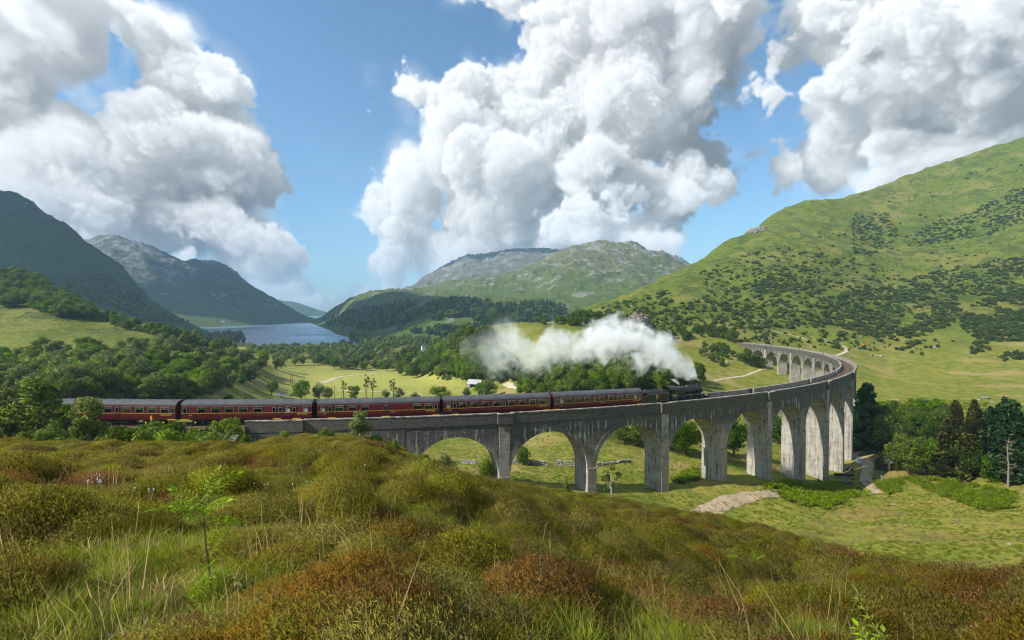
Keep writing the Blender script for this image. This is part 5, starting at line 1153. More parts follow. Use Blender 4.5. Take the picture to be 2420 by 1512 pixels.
# ------------------------------------------------------------------ single trees and bushes that can be told apart
SINGLE = [
    ('bright0', 882, 1172, 66, 'light green round tree standing in the pasture above the second coach', 'broadleaf_tree', 'tree', 1.0, 100),
    ('grey0', 935, 1172, 50, 'grey green tree beside the light green round tree behind the train', 'broadleaf_tree', 'tree', 1.1, 100),
    ('grey1', 962, 1175, 46, 'grey green tree just left of the thin bare trees behind the train', 'broadleaf_tree', 'tree', 1.05, 100),
    ('broad0', 796, 1160, 52, 'olive green tree at the edge of the pasture by the stony river bank', 'broadleaf_tree', 'tree', 1.1, 100),
    ('bush0', 668, 1178, 26, 'small round green bush above the roof of the second coach', 'bush', 'bush', 1.0, 100),
    ('cone0', 718, 1176, 22, 'small pointed green bush above the roof of the second coach', 'bush', 'bush', 1.0, 100),
    ('bare0', 1007, 1172, 70, 'thin sparse leaved tree left of the pair of bare trees in the pasture', 'broadleaf_tree', 'tree', 1.0, 100),
    ('birch0', 1036, 1174, 54, 'pale green tree between thin bare trees in the pasture', 'birch_tree', 'tree', 1.35, 100),
    ('bare1', 1073, 1172, 82, 'tall thin nearly bare tree, taller of the pair in the pasture', 'broadleaf_tree', 'tree', .8, 100),
    ('bare0', 1092, 1172, 76, 'thin nearly bare tree, right one of the pair in the pasture', 'broadleaf_tree', 'tree', .9, 100),
    ('bare1', 1152, 1172, 68, 'spreading thin leaved tree rising over the buffet coach', 'broadleaf_tree', 'tree', 1.2, 100),
    ('grey2', 1168, 1174, 40, 'low grey green tree below the spreading thin tree over the buffet coach', 'broadleaf_tree', 'tree', 1.1, 100),
    ('grey0', 1130, 1174, 34, 'small dark tree left of the spreading thin tree over the buffet coach', 'broadleaf_tree', 'tree', 1.0, 100),
    ('bush1', 1216, 1172, 24, 'low bush with pale flowers behind the buffet coach', 'bush', 'bush', 1.1, 100),
    ('bright1', 1288, 1172, 48, 'light green spreading tree behind the gap after the buffet coach', 'broadleaf_tree', 'tree', 1.5, 100),
    ('grey1', 1366, 1168, 36, 'greyish tree left of the dark green round tree by the shed', 'broadleaf_tree', 'tree', 1.0, 100),
    ('dark0', 1424, 1166, 58, 'dark green round tree in front of the grey shed', 'broadleaf_tree', 'tree', 1.25, 100),
    ('dark1', 1533, 1362, 62, 'single round bush by the dry stone wall seen through the second arch', 'bush', 'bush', 0.9, 90),
    ('cone0', 1660, 1452, 56, 'small pointed green tree left of the second tall pier', 'broadleaf_tree', 'tree', 1.0, 60),
    ('loose0', 1790, 1466, 110, 'slender open crowned young tree right of the second tall pier', 'broadleaf_tree', 'tree', 1.3, 45),
    ('grey0', 1306, 1392, 66, 'round grey green bush filling the foot of the first arch', 'bush', 'bush', 1.3, 60),
    ('bush2', 1240, 1372, 44, 'low grey green bush at the left springing of the first arch', 'bush', 'bush', 0.9, 60),
    ('brightbush0', 1425, 1414, 82, 'leafy bright green bush against the inside of the first pier', 'bush', 'bush', .55, 70),
    ('brightbush1', 832, 1290, 36, 'small yellow green bush left of centre against the abutment wall', 'bush', 'bush', .75, 50),
    ('brightbush2', 958, 1286, 44, 'bright green bush in front of the dark abutment wall', 'bush', 'bush', .9, 50),
    ('birch1', 1056, 1294, 98, 'young birch rising past the parapet in front of the buffet coach', 'birch_tree', 'tree', 1.35, 50),
    ('bush0', 1106, 1304, 36, 'dark green bush right of the young birch at the viaduct wall', 'bush', 'bush', 1.0, 50),
    ('bush1', 1156, 1326, 44, 'dark green bush low on the mound beside the viaduct wall', 'bush', 'bush', .7, 50),
    ('brightbush0', 664, 1292, 84, 'bright leafy maple bush at the left end of the abutment', 'bush', 'bush', .85, 50),
    ('birch0', 262, 1322, 190, 'tall birch covering the middle of the coach at the left', 'birch_tree', 'tree', 1.05, 40),
    ('dark2', 185, 1262, 86, 'dark tree against the coach left of the tall birch', 'broadleaf_tree', 'tree', .85, 40),
    ('birch1', 105, 1300, 205, 'large dark birch hiding the train near the left edge', 'birch_tree', 'tree', 1.25, 40),
    ('birch2', 20, 1290, 180, 'birch at the left edge of the picture beside the railway', 'birch_tree', 'tree', 1.2, 40),
    ('birch2', 386, 1248, 66, 'small olive tinted birch sapling in front of the coach windows', 'birch_tree', 'tree', 1.3, 40),
    ('brightbush1', 330, 1322, 80, 'leafy bush right of the tall birch on the embankment', 'bush', 'bush', .85, 40),
    ('bush2', 420, 1326, 72, 'green bush in the middle of the embankment thicket', 'bush', 'bush', 1.0, 40),
    ('brightbush2', 490, 1328, 80, 'broad green bush below the joint between two coaches', 'bush', 'bush', .9, 40),
    ('brightbush0', 572, 1314, 66, 'round leafy bush at the right of the embankment thicket', 'bush', 'bush', .7, 40),
    ('bush0', 236, 1334, 62, 'low bush at the foot of the tall birch', 'bush', 'bush', 1.0, 40),
    ('bush1', 150, 1312, 84, 'dark bush in front of the large dark birch', 'bush', 'bush', .8, 40),
    ('bush2', 618, 1334, 28, 'small low bush right of the thicket on the embankment slope', 'bush', 'bush', 1.0, 40),
    ('bush0', 60, 1318, 60, 'low dark bush under the birches at the left edge', 'bush', 'bush', 1.0, 40),
    ('bush2', 722, 1312, 44, 'leafy green bush low against the left part of the abutment wall', 'bush', 'bush', .9, 50),
    ('brightbush2', 690, 1300, 62, 'bright green bush over the left corner of the abutment', 'bush', 'bush', .7, 50),
    ('bright2', 2010, 1332, 108, 'bright green tree seen through the fourth arch', 'broadleaf_tree', 'tree', .95, 100),
    ('bright0', 1965, 1318, 88, 'green tree at the left edge of the fourth arch', 'broadleaf_tree', 'tree', .9, 100),
    ('dark0', 2150, 1338, 130, 'dark green tree seen through the fifth arch', 'broadleaf_tree', 'tree', .8, 105),
    ('bright1', 1862, 1306, 74, 'green tree low in the third arch', 'broadleaf_tree', 'tree', 1.1, 100),
    ('dark1', 1830, 1300, 62, 'dark green tree behind the left side of the third arch', 'broadleaf_tree', 'tree', 1.0, 100),
    ('dark2', 1915, 1312, 80, 'dark tree behind the third pier', 'broadleaf_tree', 'tree', 1.0, 100),
    ('dark0', 2075, 1330, 92, 'dark tree behind the fourth pier', 'broadleaf_tree', 'tree', 1.0, 110),
    ('dark1', 2275, 1300, 90, 'dark tree seen through the sixth arch', 'broadleaf_tree', 'tree', .9, 150),
    ('bright2', 2664, 1392, 132, 'bright green round tree at the left of the right hand wood', 'broadleaf_tree', 'tree', .95, 60),
    ('bright0', 2716, 1384, 100, 'bright green tree behind the round tree at the wood edge', 'broadleaf_tree', 'tree', .85, 60),
    ('bright1', 2622, 1378, 84, 'low bright green tree at the left end of the right hand wood beside the shed', 'broadleaf_tree', 'tree', 1.0, 60),
    ('bright0', 2745, 1394, 118, 'bright green tree filling the gap left of the brown green spruces', 'broadleaf_tree', 'tree', .9, 60),
    ('dark1', 2868, 1400, 120, 'dark leafy tree right of the brown green spruces', 'broadleaf_tree', 'tree', .8, 60),
    ('larch0', 2778, 1396, 172, 'brown green spruce left of the pair in the right hand wood', 'spruce_tree', 'tree', 1.2, 60),
    ('dark2', 2800, 1392, 128, 'dark leafy tree between the two brown green spruces', 'broadleaf_tree', 'tree', .6, 60),
    ('larch1', 2838, 1404, 186, 'brown green spruce right of the pair in the right hand wood', 'spruce_tree', 'tree', 1.15, 60),
    ('spruce0', 2900, 1396, 206, 'dark pointed spruce left of the tallest spruce at the right', 'spruce_tree', 'tree', 1.3, 60),
    ('spruce1', 2962, 1408, 240, 'tallest dark spruce in the right hand wood', 'spruce_tree', 'tree', 1.35, 60),
    ('spruce2', 3004, 1416, 226, 'dark spruce cut by the right edge of the picture', 'spruce_tree', 'tree', 1.4, 60),
    ('brightbush1', 2920, 1412, 88, 'yellow green bush in front of the dark spruces', 'bush', 'bush', .7, 60),
    ('dark0', 2600, 1330, 120, 'shaded dark tree behind the small shed', 'broadleaf_tree', 'tree', .9, 130),
    ('bigspruce0', 2536, 1318, 200, 'dark shaded spruce beside the outermost pier', 'spruce_tree', 'tree', 1.35, 130),
    ('spruce1', 2572, 1318, 130, 'lower dark shaded spruce right of the outermost pier', 'spruce_tree', 'tree', 1.6, 130),
    ('dark1', 2690, 1300, 96, 'dull green tree above the small shed', 'broadleaf_tree', 'tree', 1.0, 130),
    ('broad1', 2740, 1290, 88, 'mid green tree behind the brown green spruces', 'broadleaf_tree', 'tree', 1.1, 130),
    ('dark2', 2196, 1072, 56, 'dark rounded bush covering the last small arch at the far end', 'bush', 'bush', 1.2, 200),
    ('dark0', 2228, 1078, 34, 'low dark bush beside the first far pier', 'bush', 'bush', 1.2, 200),
    ('dark1', 2145, 1002, 42, 'dark round tree above the far end of the viaduct', 'broadleaf_tree', 'tree', 1.1, 200),
    ('yellow0', 1932, 1152, 40, 'yellow green tree just above the tender', 'broadleaf_tree', 'tree', 1.1, 100),
]
for (key, px, py, hp, lab, nm, cat, sx, ym) in SINGLE: plant_px(key, px, py, hp, lab, nm, cat, None, sx, ym)
p = hit(2953, 1428, 60)
o = empty('dead_tree', p, 0, 'pale dead tree with bare branches in front of the dark spruces', 'tree'); s = 150*p[1]/FPX/10; o.scale = (s*.95, s*.95, s); link('trunk', DEADTREE, o)
# ------------------------------------------------------------------ woods: each tree stands on its own, bearings and rows as seen from the hill
def sample_poly(poly, n, mind, rng, zf=None, ys=None, ymin=1.5):
    xs = [q[0] for q in poly]; ys_ = [q[1] for q in poly]; out = []; tries = 0
    while len(out) < n and tries < n*30:
        tries += 1; px, py = rng.uniform(min(xs), max(xs)), rng.uniform(min(ys_), max(ys_))
        if not in_poly(px, py, poly): continue
        if any((px-a)**2 + (2.2*(py-b))**2 < mind*mind for a, b, _ in out): continue
        p = hit(px, py, ymin, zf, ys)
        if p is None: continue
        out.append((px, py, p))
    return [q[2] for q in out]
rng_w = random.Random(21)
COLOUR = {'grey': 'grey green', 'broad': 'mid green', 'dark': 'dark green', 'bright': 'bright green', 'birch': 'pale green birch', 'spruce': 'dark pointed', 'larch': 'brown green pointed', 'farbroad': 'mid green', 'fargrey': 'grey green', 'farspruce': 'dark pointed', 'scrub': 'dark'}
FILL = {}
def where(px, marks):
    return next(t for x, t in marks if px < x)
def wood(fill, poly, n, n_ind, mind, keys, h, noun, place, marks, group, name='broadleaf_tree', sx=(.9, 1.25), ymin=90, cat='tree', far=None):
    """n trees over an area; the nearest n_ind stand as things of their own, the rest join the cover called fill"""
    P = sample_poly(poly, n, mind, rng_w, None, None, ymin); P.sort(key=lambda p: p[1]); med = [p[1] for p in P][len(P)//2] if P else 0
    for i, p in enumerate(P):
        key = rng_w.choice(keys); hh = rng_w.uniform(*h); sxx = rng_w.uniform(*sx)
        if i < n_ind:
            q = (hh - h[0])/(h[1] - h[0]); size = 'small' if q < .33 else 'middling' if q < .66 else 'tall'; px = photo_px(p[0], p[1], p[2])[0]
            lab = f"{size} {COLOUR[key.rstrip('0123456789')]} {noun} {'low' if p[1] < med else 'high'} {place} {where(px, marks)}"
            plant(key, p, hh, ' '.join(lab.split()[:16]), name, cat, group, None, sxx)
        else: FILL.setdefault(fill, []).append((p, hh, sxx, key if far is None else rng_w.choice(far)))
W1 = [(150, 'near the left edge'), (330, 'behind the tall birch'), (520, 'above the coach partly hidden by a birch'), (9999, 'above the coach with narrow doors')]
wood('birch_wood', [(-60, 1060), (250, 1030), (400, 1020), (560, 1010), (640, 1030), (735, 1062), (765, 1105), (720, 1130), (640, 1150), (560, 1174), (-60, 1174)], 270, 120, 9,
     ['grey0', 'grey1', 'grey2', 'broad0', 'broad1', 'birch1', 'birch0', 'broad2', 'dark0', 'birch2', 'bright2'], (4.0, 11.5), 'tree', 'on the left slope', W1, 'birchwood on the left slope', sx=(1.0, 1.45))
wood('hilltop_wood', [(-60, 800), (70, 800), (150, 845), (230, 890), (275, 918), (270, 936), (170, 930), (60, 905), (-60, 895)], 170, 26, 5, ['dark0', 'dark1', 'dark2', 'broad0'], (7, 11), 'tree', 'in the hilltop wood', [(140, 'at the left edge'), (9999, 'where the wood tapers')], 'dark wood on the left hilltop', sx=(1.0, 1.4))
wood('hilltop_wood', [(285, 925), (420, 958), (560, 988), (700, 1020), (690, 1040), (540, 1010), (400, 975), (290, 945)], 60, 16, 9, ['broad1', 'dark1', 'grey1'], (4, 8), 'tree', 'on the left shoulder', [(450, 'beside the meadow'), (9999, 'beside the crowd')], 'trees along the left shoulder')
W3 = [(1640, 'above the middle coaches'), (1800, 'above the coach with curtains'), (1900, 'behind the smoke'), (9999, 'behind the engine')]
wood('knoll_wood', [(1505, 1150), (1600, 1090), (1700, 1075), (1860, 1062), (1960, 1080), (2050, 1105), (2060, 1130), (1960, 1148), (1880, 1163), (1640, 1168)], 230, 62, 7, ['bright0', 'broad0', 'broad1', 'broad2', 'dark0', 'bright1', 'birch0', 'birch1', 'spruce0'], (5.5, 12.5), 'tree', 'in the wood', W3, 'wood behind the engine', sx=(.8, 1.15), ymin=110)
wood('valley_wood', [(1170, 1098), (1240, 1078), (1330, 1070), (1420, 1058), (1500, 1066), (1520, 1118), (1440, 1126), (1350, 1112), (1280, 1112), (1185, 1106)], 90, 34, 8, ['broad0', 'broad1', 'dark0', 'dark1', 'grey1', 'bright2'], (9, 15), 'tree', 'in the belt', [(1300, 'right of the pasture'), (9999, 'behind the barn')], 'tree belt behind the barn', ymin=130)
wood('valley_wood', [(900, 1062), (1010, 1025), (1150, 1012), (1250, 1020), (1340, 1050), (1230, 1066), (1160, 1092), (1070, 1088), (960, 1082)], 150, 26, 7, ['broad0', 'broad2', 'grey0', 'dark1', 'dark2', 'bright1'], (9, 15), 'tree', 'in the valley', [(1080, 'beyond the pasture'), (9999, 'left of the bare knoll')], 'trees between the pasture and the loch', ymin=200, far=['broad0', 'dark0', 'grey1', 'farbroad0', 'fargrey1'])
wood('valley_wood', [(760, 1055), (880, 1048), (900, 1068), (800, 1088), (745, 1085)], 14, 8, 14, ['broad0', 'grey0', 'bright0'], (8, 13), 'tree', 'on the flat meadow', [(9999, 'below the loch')], 'trees on the flat meadow', ymin=200)
wood('shore_wood', [(730, 1024), (1000, 1018), (1030, 1030), (900, 1044), (735, 1044)], 110, 0, 5, ['farbroad0', 'farbroad1', 'fargrey2'], (8, 13), '', '', W1, None, ymin=400)
wood('shore_wood', [(565, 965), (640, 950), (712, 983), (718, 1006), (600, 1004)], 150, 0, 4, ['farspruce0', 'farbroad1', 'farspruce1', 'fargrey0'], (9, 16), '', '', W1, None, ymin=500)
wood('shore_wood', [(1010, 985), (1130, 962), (1350, 985), (1390, 1012), (1200, 1018), (1050, 1022)], 260, 0, 4, ['farbroad0', 'farbroad2', 'fargrey0', 'farspruce2', 'farbroad1'], (9, 15), '', '', W1, None, ymin=450)
wood('shore_wood', [(1000, 1000), (1350, 985), (1450, 1000), (1340, 1060), (1200, 1020), (1000, 1030)], 130, 0, 5, ['farbroad0', 'farbroad2', 'fargrey0', 'dark0'], (9, 14), '', '', W1, None, ymin=300)
wood('valley_wood', [(1345, 1060), (1390, 1010), (1470, 985), (1500, 1010), (1420, 1060)], 10, 8, 12, ['dark0', 'broad0', 'spruce0'], (5, 9), 'tree', 'on the flank', [(9999, 'of the bare knoll')], 'trees on the knoll flank', ymin=250)
wood('valley_wood', [(1285, 1018), (1350, 985), (1362, 1035), (1320, 1058)], 22, 12, 6, ['spruce0', 'spruce1', 'dark0'], (9, 14), 'tree', 'at the left foot', [(9999, 'of the bare knoll')], 'conifers at the knoll foot', 'spruce_tree', ymin=200)
wood('knoll_wood', [(1560, 938), (1690, 915), (1770, 930), (1720, 958), (1580, 952)], 50, 14, 7, ['dark0', 'broad0', 'dark2'], (4, 7), 'tree', 'along the crest', [(9999, 'of the knoll above the smoke')], 'trees along the knoll crest', ymin=250)
wood('knoll_wood', [(1890, 980), (2010, 950), (2120, 970), (2150, 1000), (2050, 990), (1960, 1012)], 60, 16, 7, ['dark0', 'broad1', 'broad2'], (4, 7), 'tree', 'at the hill foot', [(2010, 'right of the craggy outcrop'), (9999, 'by the far railway')], 'trees by the railway at the hill foot', ymin=250)
wood('knoll_wood', [(2060, 1010), (2150, 1030), (2170, 1060), (2100, 1075), (2050, 1050)], 26, 12, 9, ['broad1', 'dark2', 'grey1'], (3.5, 6), 'bush', 'on the slope', [(9999, 'inside the curve')], 'bushes inside the curve', 'bush', ymin=200, cat='bush')
wood('valley_wood', [(2590, 1215), (2740, 1190), (2800, 1230), (2760, 1290), (2620, 1290)], 34, 12, 13, ['broad1', 'dark2', 'broad2', 'bright1'], (4.5, 7.5), 'tree', 'in the hollow', [(9999, 'above the dark shed')], 'trees in the hollow', ymin=150)
wood('valley_wood', [(2560, 1270), (2640, 1280), (2600, 1330), (2540, 1325)], 10, 6, 12, ['dark0', 'dark1', 'spruce0'], (7, 11), 'tree', 'in the shade', [(9999, 'of the viaduct')], 'trees in the shade of the viaduct', ymin=150)
wood('valley_wood', [(2790, 1300), (3020, 1290), (3040, 1420), (2860, 1395)], 40, 20, 14, ['spruce0', 'spruce1', 'spruce2', 'larch0'], (10, 15), 'spruce', 'in the right hand wood', [(2900, 'behind the brown green pair'), (9999, 'behind the dead tree')], 'spruces in the right hand wood', 'spruce_tree', ymin=100)
# ------------------------------------------------------------------ scattered cover (past counting): points carrying instances
def scatter(name, P, protos, scale, rz=None, idx=None, tilt=None, seed=1):
    P = np.asarray(P, np.float32); n = len(P); rng = np.random.default_rng(seed)
    me = bpy.data.meshes.new(name); me.vertices.add(n); me.vertices.foreach_set('co', P.ravel())
    rot = np.zeros((n, 3), np.float32); rot[:, 2] = rng.uniform(0, 6.283, n) if rz is None else rz
    rot[:, 0] = rng.normal(0, tilt or .06, n); rot[:, 1] = rng.normal(0, tilt or .06, n)
    for nm, ty, key, arr in (('rot', 'FLOAT_VECTOR', 'vector', rot), ('scl', 'FLOAT_VECTOR', 'vector', np.asarray(scale, np.float32)), ('pick', 'INT', 'value', (rng.integers(0, len(protos), n) if idx is None else idx).astype(np.int32))):
        a = me.attributes.new(nm, ty, 'POINT'); a.data.foreach_set(key, np.ascontiguousarray(arr).ravel())
    o = link(name, me); tag(o, kind='stuff')
    col = bpy.data.collections.new(name + '_kinds')
    for i, m in enumerate(protos):
        po = bpy.data.objects.new(f'{name}_kind_{i:02d}', m); col.objects.link(po)
    g = bpy.data.node_groups.new(name + '_scatter', 'GeometryNodeTree')
    g.interface.new_socket('Geometry', in_out='INPUT', socket_type='NodeSocketGeometry'); g.interface.new_socket('Geometry', in_out='OUTPUT', socket_type='NodeSocketGeometry')
    N = g.nodes.new; gi, go = N('NodeGroupInput'), N('NodeGroupOutput'); ip = N('GeometryNodeInstanceOnPoints'); ci = N('GeometryNodeCollectionInfo')
    ci.inputs['Collection'].default_value = col; ci.inputs['Separate Children'].default_value = True; ci.inputs['Reset Children'].default_value = True
    ip.inputs['Pick Instance'].default_value = True
    def named(nm, ty): a = N('GeometryNodeInputNamedAttribute'); a.data_type = ty; a.inputs['Name'].default_value = nm; return a.outputs[0]
    L = g.links.new; L(gi.outputs[0], ip.inputs['Points']); L(ci.outputs[0], ip.inputs['Instance']); L(named('pick', 'INT'), ip.inputs['Instance Index'])
    L(named('rot', 'FLOAT_VECTOR'), ip.inputs['Rotation']); L(named('scl', 'FLOAT_VECTOR'), ip.inputs['Scale']); L(ip.outputs[0], go.inputs[0])
    md = o.modifiers.new('scatter', 'NODES'); md.node_group = g; return o

# hillside scrub: the nearest 280 are bushes of their own, the rest one cover
SCRUB = [([(2495, 640), (2600, 622), (2640, 690), (2570, 745), (2500, 745)], 460, 'in the upper patch left of the band'), ([(2640, 725), (2720, 655), (2850, 620), (2960, 560), (3040, 530), (3040, 630), (2900, 690), (2760, 715)], 900, 'in the upper band at the right'),
    ([(2640, 820), (2800, 780), (3040, 745), (3040, 860), (2900, 870), (2700, 860)], 900, 'in the middle band at the right'), ([(2400, 880), (2500, 850), (2640, 840), (2800, 870), (2830, 930), (2720, 985), (2560, 990), (2420, 950)], 1300, 'in the large lower patch'),
    ([(2830, 900), (2930, 860), (3040, 855), (3040, 1000), (2870, 1000), (2815, 960)], 1000, 'in the lower patch at the right edge'), ([(2200, 800), (2300, 770), (2420, 790), (2360, 850), (2220, 850)], 220, 'in the small middle patch'),
    ([(1960, 900), (2200, 830), (2420, 850), (2420, 960), (2150, 970), (1980, 950)], 640, 'above the far arches'), ([(2050, 800), (2250, 720), (2500, 760), (2640, 800), (2640, 860), (2300, 860), (2060, 860)], 560, 'halfway up the hill'),
    ([(2835, 1012), (2890, 1002), (2905, 1030), (2850, 1038)], 34, 'in the round clump low on the hill'), ([(2920, 1042), (3030, 1028), (3030, 1054), (2930, 1060)], 44, 'in the low clump at the right edge'),
    ([(1760, 900), (1960, 850), (2000, 950), (1860, 975), (1740, 950)], 260, 'around the craggy outcrop'), ([(2250, 700), (3000, 450), (3040, 700), (2400, 900)], 200, 'high on the open hill'), ([(2100, 950), (2800, 1000), (2700, 1045), (2200, 1005)], 150, 'low on the open hill')]
rs = random.Random(33); pts = []
for poly, n, pl in SCRUB: pts += [(p, pl) for p in sample_poly(poly, n, .05, rs, None, None, 240)]
pts = [(p, pl) for p, pl in pts if 'patch' not in pl and 'band' not in pl or fbm(p[0], p[1], 60, 3, 93) > -.28]
pts.sort(key=lambda p: p[0][1]); hs = [1.2 + 3.0*rs.random()**1.7 for _ in pts]
for (p, pl), h in list(zip(pts, hs))[:270]:
    kq = rs.choice(['scrub0', 'scrub1', 'scrub2', 'scrubg0']); plant(kq, p, h, f"{'low' if h < 2.2 else 'tall' if h > 3.4 else 'middling'} {'pale green' if kq == 'scrubg0' else 'dark green'} scrub bush {pl}", 'scrub_bush', 'bush', 'scrub on the right hillside', None, rs.uniform(.75, 1.15))
rest = pts[270:]; sc = np.array([[h/10*rs.uniform(1.0, 1.7)]*2 + [h/10] for h in hs[270:]])
scatter('hillside_scrub', [(p[0], p[1], p[2]-.2) for p, _ in rest], [PROTO[f'scrub{q}'][0] for q in (0, 1, 2)] + [PROTO['scrubg0'][0]], sc, seed=3)
for nm, lst in FILL.items():
    ks = sorted(set(q[3] for q in lst)); cols = [PROTO[q][0] for q in ks]
    scatter(nm, [(p[0], p[1], p[2] - .15) for p, *_ in lst], cols, np.array([[h/10*s, h/10*s, h/10] for _, h, s, _ in lst]), None, np.array([ks.index(q[3]) for q in lst]), .03, 13)
# undergrowth below the woods
ug = []
for poly, n in (([(-60, 1040), (480, 1012), (735, 1060), (765, 1105), (640, 1150), (560, 1174), (-60, 1174)], 380), ([(1505, 1150), (1700, 1075), (1860, 1062), (2060, 1105), (2060, 1130), (1880, 1163), (1640, 1168)], 200), ([(-60, 1265), (640, 1285), (640, 1330), (300, 1330), (-60, 1300)], 60), ([(1170, 1100), (1500, 1064), (1520, 1120), (1280, 1114)], 80)):
    ug += sample_poly(poly, n, 2, rs, None, None, 45)
us = np.array([[h*1.3, h*1.3, h] for h in (rs.uniform(.10, .30) for _ in ug)])
scatter('undergrowth', [(p[0], p[1], p[2] - .1) for p in ug], [PROTO['bush0'][0], PROTO['bush1'][0], PROTO['brightbush0'][0], PROTO['scrubg0'][0]], us, seed=15)
# conifer plantation and woods on the far mountain foot
ysf = np.exp(np.linspace(math.log(905), math.log(2900), 500)); cp = []
for poly, n in (([(1165, 950), (1250, 900), (1330, 878), (1400, 885), (1500, 900), (1610, 886), (1660, 908), (1650, 940), (1420, 955), (1310, 985), (1170, 975)], 1500),
                ([(935, 938), (1060, 905), (1180, 880), (1240, 895), (1180, 950), (1080, 970), (960, 955)], 560)):
    cp += sample_poly(poly, n, 2.2, rs, z_ctr, ysf, 900)
cp = [p for p in cp if fbm(p[0], p[1], 160, 3, 91) > -.20]
cs = np.array([[h*1.25, h*1.25, h] for h in (rs.uniform(.9, 1.6) for _ in cp)])
scatter('conifer_forest', [(p[0], p[1], p[2]-.5) for p in cp], [PROTO[f'farspruce{q}'][0] for q in range(3)] + [PROTO['farbroad0'][0]], cs, seed=4)
ysl = np.exp(np.linspace(math.log(640), math.log(1900), 400))
lp_ = sample_poly([(190, 830), (300, 800), (400, 850), (480, 920), (560, 945), (470, 955), (330, 900), (230, 880)], 260, 3.0, rs, z_left, ysl, 640)
scatter('mountain_wood', [(p[0], p[1], p[2]-.5) for p in lp_], [PROTO[f'farbroad{q}'][0] for q in range(3)] + [PROTO['fargrey0'][0]], np.array([[h*1.4, h*1.4, h] for h in (rs.uniform(.7, 1.2) for _ in lp_)]), seed=5)
# ------------------------------------------------------------------ heather, grass and bracken
F_heath = foliage('heather_sprigs', (0.090, 0.078, 0.016), (0.270, 0.240, 0.046), 0.3, 0.8)
F_heath_red = foliage('reddish_heather_sprigs', (0.102, 0.064, 0.018), (0.282, 0.160, 0.041), 0.28, 0.8)
F_heath_green = foliage('green_heather_sprigs', (0.109, 0.115, 0.019), (0.294, 0.282, 0.045), 0.3, 0.8)
F_grass = foliage('grass_blades', (0.130, 0.180, 0.018), (0.270, 0.310, 0.046), 0.35)
F_straw = foliage('straw_blades', (0.24, 0.185, 0.065), (0.40, 0.32, 0.13), 0.25)
M_twig = foliage('grey_heather_twig', (0.16, 0.13, 0.11), (0.30, 0.26, 0.23), 0.2)
def heather_mesh(seed, n, ln, wd, leaf, tall=.42, twigs=26):
    rng = np.random.default_rng(seed); rad = np.sqrt(rng.random(n))*.5; az = rng.uniform(0, 6.283, n)
    lump = 1 + .28*np.sin(az*3 + seed) * (rad/.5) + .18*np.sin(az*7 + 2*seed)
    rad = rad*lump; zt = tall*np.sqrt(np.clip(1 - (rad/.62)**2, .04, 1))*rng.uniform(.70, 1.10, n)
    P = np.stack([rad*np.cos(az), rad*np.sin(az), zt*rng.uniform(.72, 1.0, n)], 1)
    d = np.stack([np.cos(az)*rad*1.5, np.sin(az)*rad*1.5, np.full(n, .75)], 1) + rng.normal(0, .55, (n, 3)); d /= np.linalg.norm(d, axis=1)[:, None]
    s = np.cross(d, rng.normal(0, 1, (n, 3))); s /= np.linalg.norm(s, axis=1)[:, None]; L = ln*rng.uniform(.6, 1.4, (n, 1)); w = wd*rng.uniform(.7, 1.3, (n, 1))
    V = np.stack([P - d*L*.5, P + s*w*.5, P + d*L*.6, P - s*w*.5], 1).reshape(-1, 3)
    F = np.arange(4*n).reshape(n, 4); nn = d + rng.normal(0, .25, (n, 3)); nn /= np.linalg.norm(nn, axis=1)[:, None]; NN = np.repeat(nn, 4, 0)
    tv, tf = [], []
    for i in range(twigs):
        a = rng.uniform(0, 6.283); r1 = rng.uniform(.15, .5); z1 = tall*rng.uniform(.5, .95); q = np.array([math.cos(a)*r1, math.sin(a)*r1, z1]); p0 = np.array([math.cos(a)*.05, math.sin(a)*.05, 0]); wv = np.array([-math.sin(a), math.cos(a), 0])*.0028
        b = len(V) + len(tv); tv += [p0 - wv, p0 + wv, q + wv*.4, q - wv*.4]; tf.append([b, b+1, b+2, b+3])
    V = np.vstack([V, tv]); F = np.vstack([F, tf]); NN = np.vstack([NN, np.tile([0, -.3, .95], (len(tv), 1))])
    me = np_mesh('heather', V, F, [leaf, M_twig], True, np.r_[np.zeros(n, int), np.ones(len(tf), int)])
    me.normals_split_custom_set_from_vertices((NN/np.linalg.norm(NN, axis=1)[:, None]).tolist()); return me
def tuft_mesh(seed, n, h, spread, leaf, w=.007, bend=.5):
    rng = np.random.default_rng(seed); V = []; F = []
    az = rng.uniform(0, 6.283, n); r0 = np.sqrt(rng.random(n))*spread; H = h*rng.uniform(.5, 1.15, n); B = bend*H*rng.uniform(.2, 1.3, n); a2 = az + rng.normal(0, .6, n)
    for i in range(n):
        p = np.array([math.cos(az[i])*r0[i], math.sin(az[i])*r0[i], 0]); d = np.array([math.cos(a2[i]), math.sin(a2[i]), 0]); s = np.array([-d[1], d[0], 0])*w*rng.uniform(.7, 1.4); b = len(V)
        q1 = p + d*B[i]*.25 + np.array([0, 0, H[i]*.55]); q2 = p + d*B[i] + np.array([0, 0, H[i]*(1 - .25*B[i]/H[i])])
        V += [p - s, p + s, q1 + s*.8, q1 - s*.8, q2]; F += [[b, b+1, b+2, b+3], [b+3, b+2, b+4]]
    me = np_mesh('grass', V, F, leaf, True)
    nn = np.tile([0, 0, 1.0], (len(V), 1)) + rng.normal(0, .35, (len(V), 3)); nn[:, 1] -= .25; me.normals_split_custom_set_from_vertices((nn/np.linalg.norm(nn, axis=1)[:, None]).tolist()); return me
H_FAR = [heather_mesh(300+i, 3600, .034, .0095, [F_heath, F_heath_green, F_heath][i % 3], .36, 12) for i in range(5)] + [heather_mesh(320, 3600, .040, .0085, F_heath_red, .38, 12)]
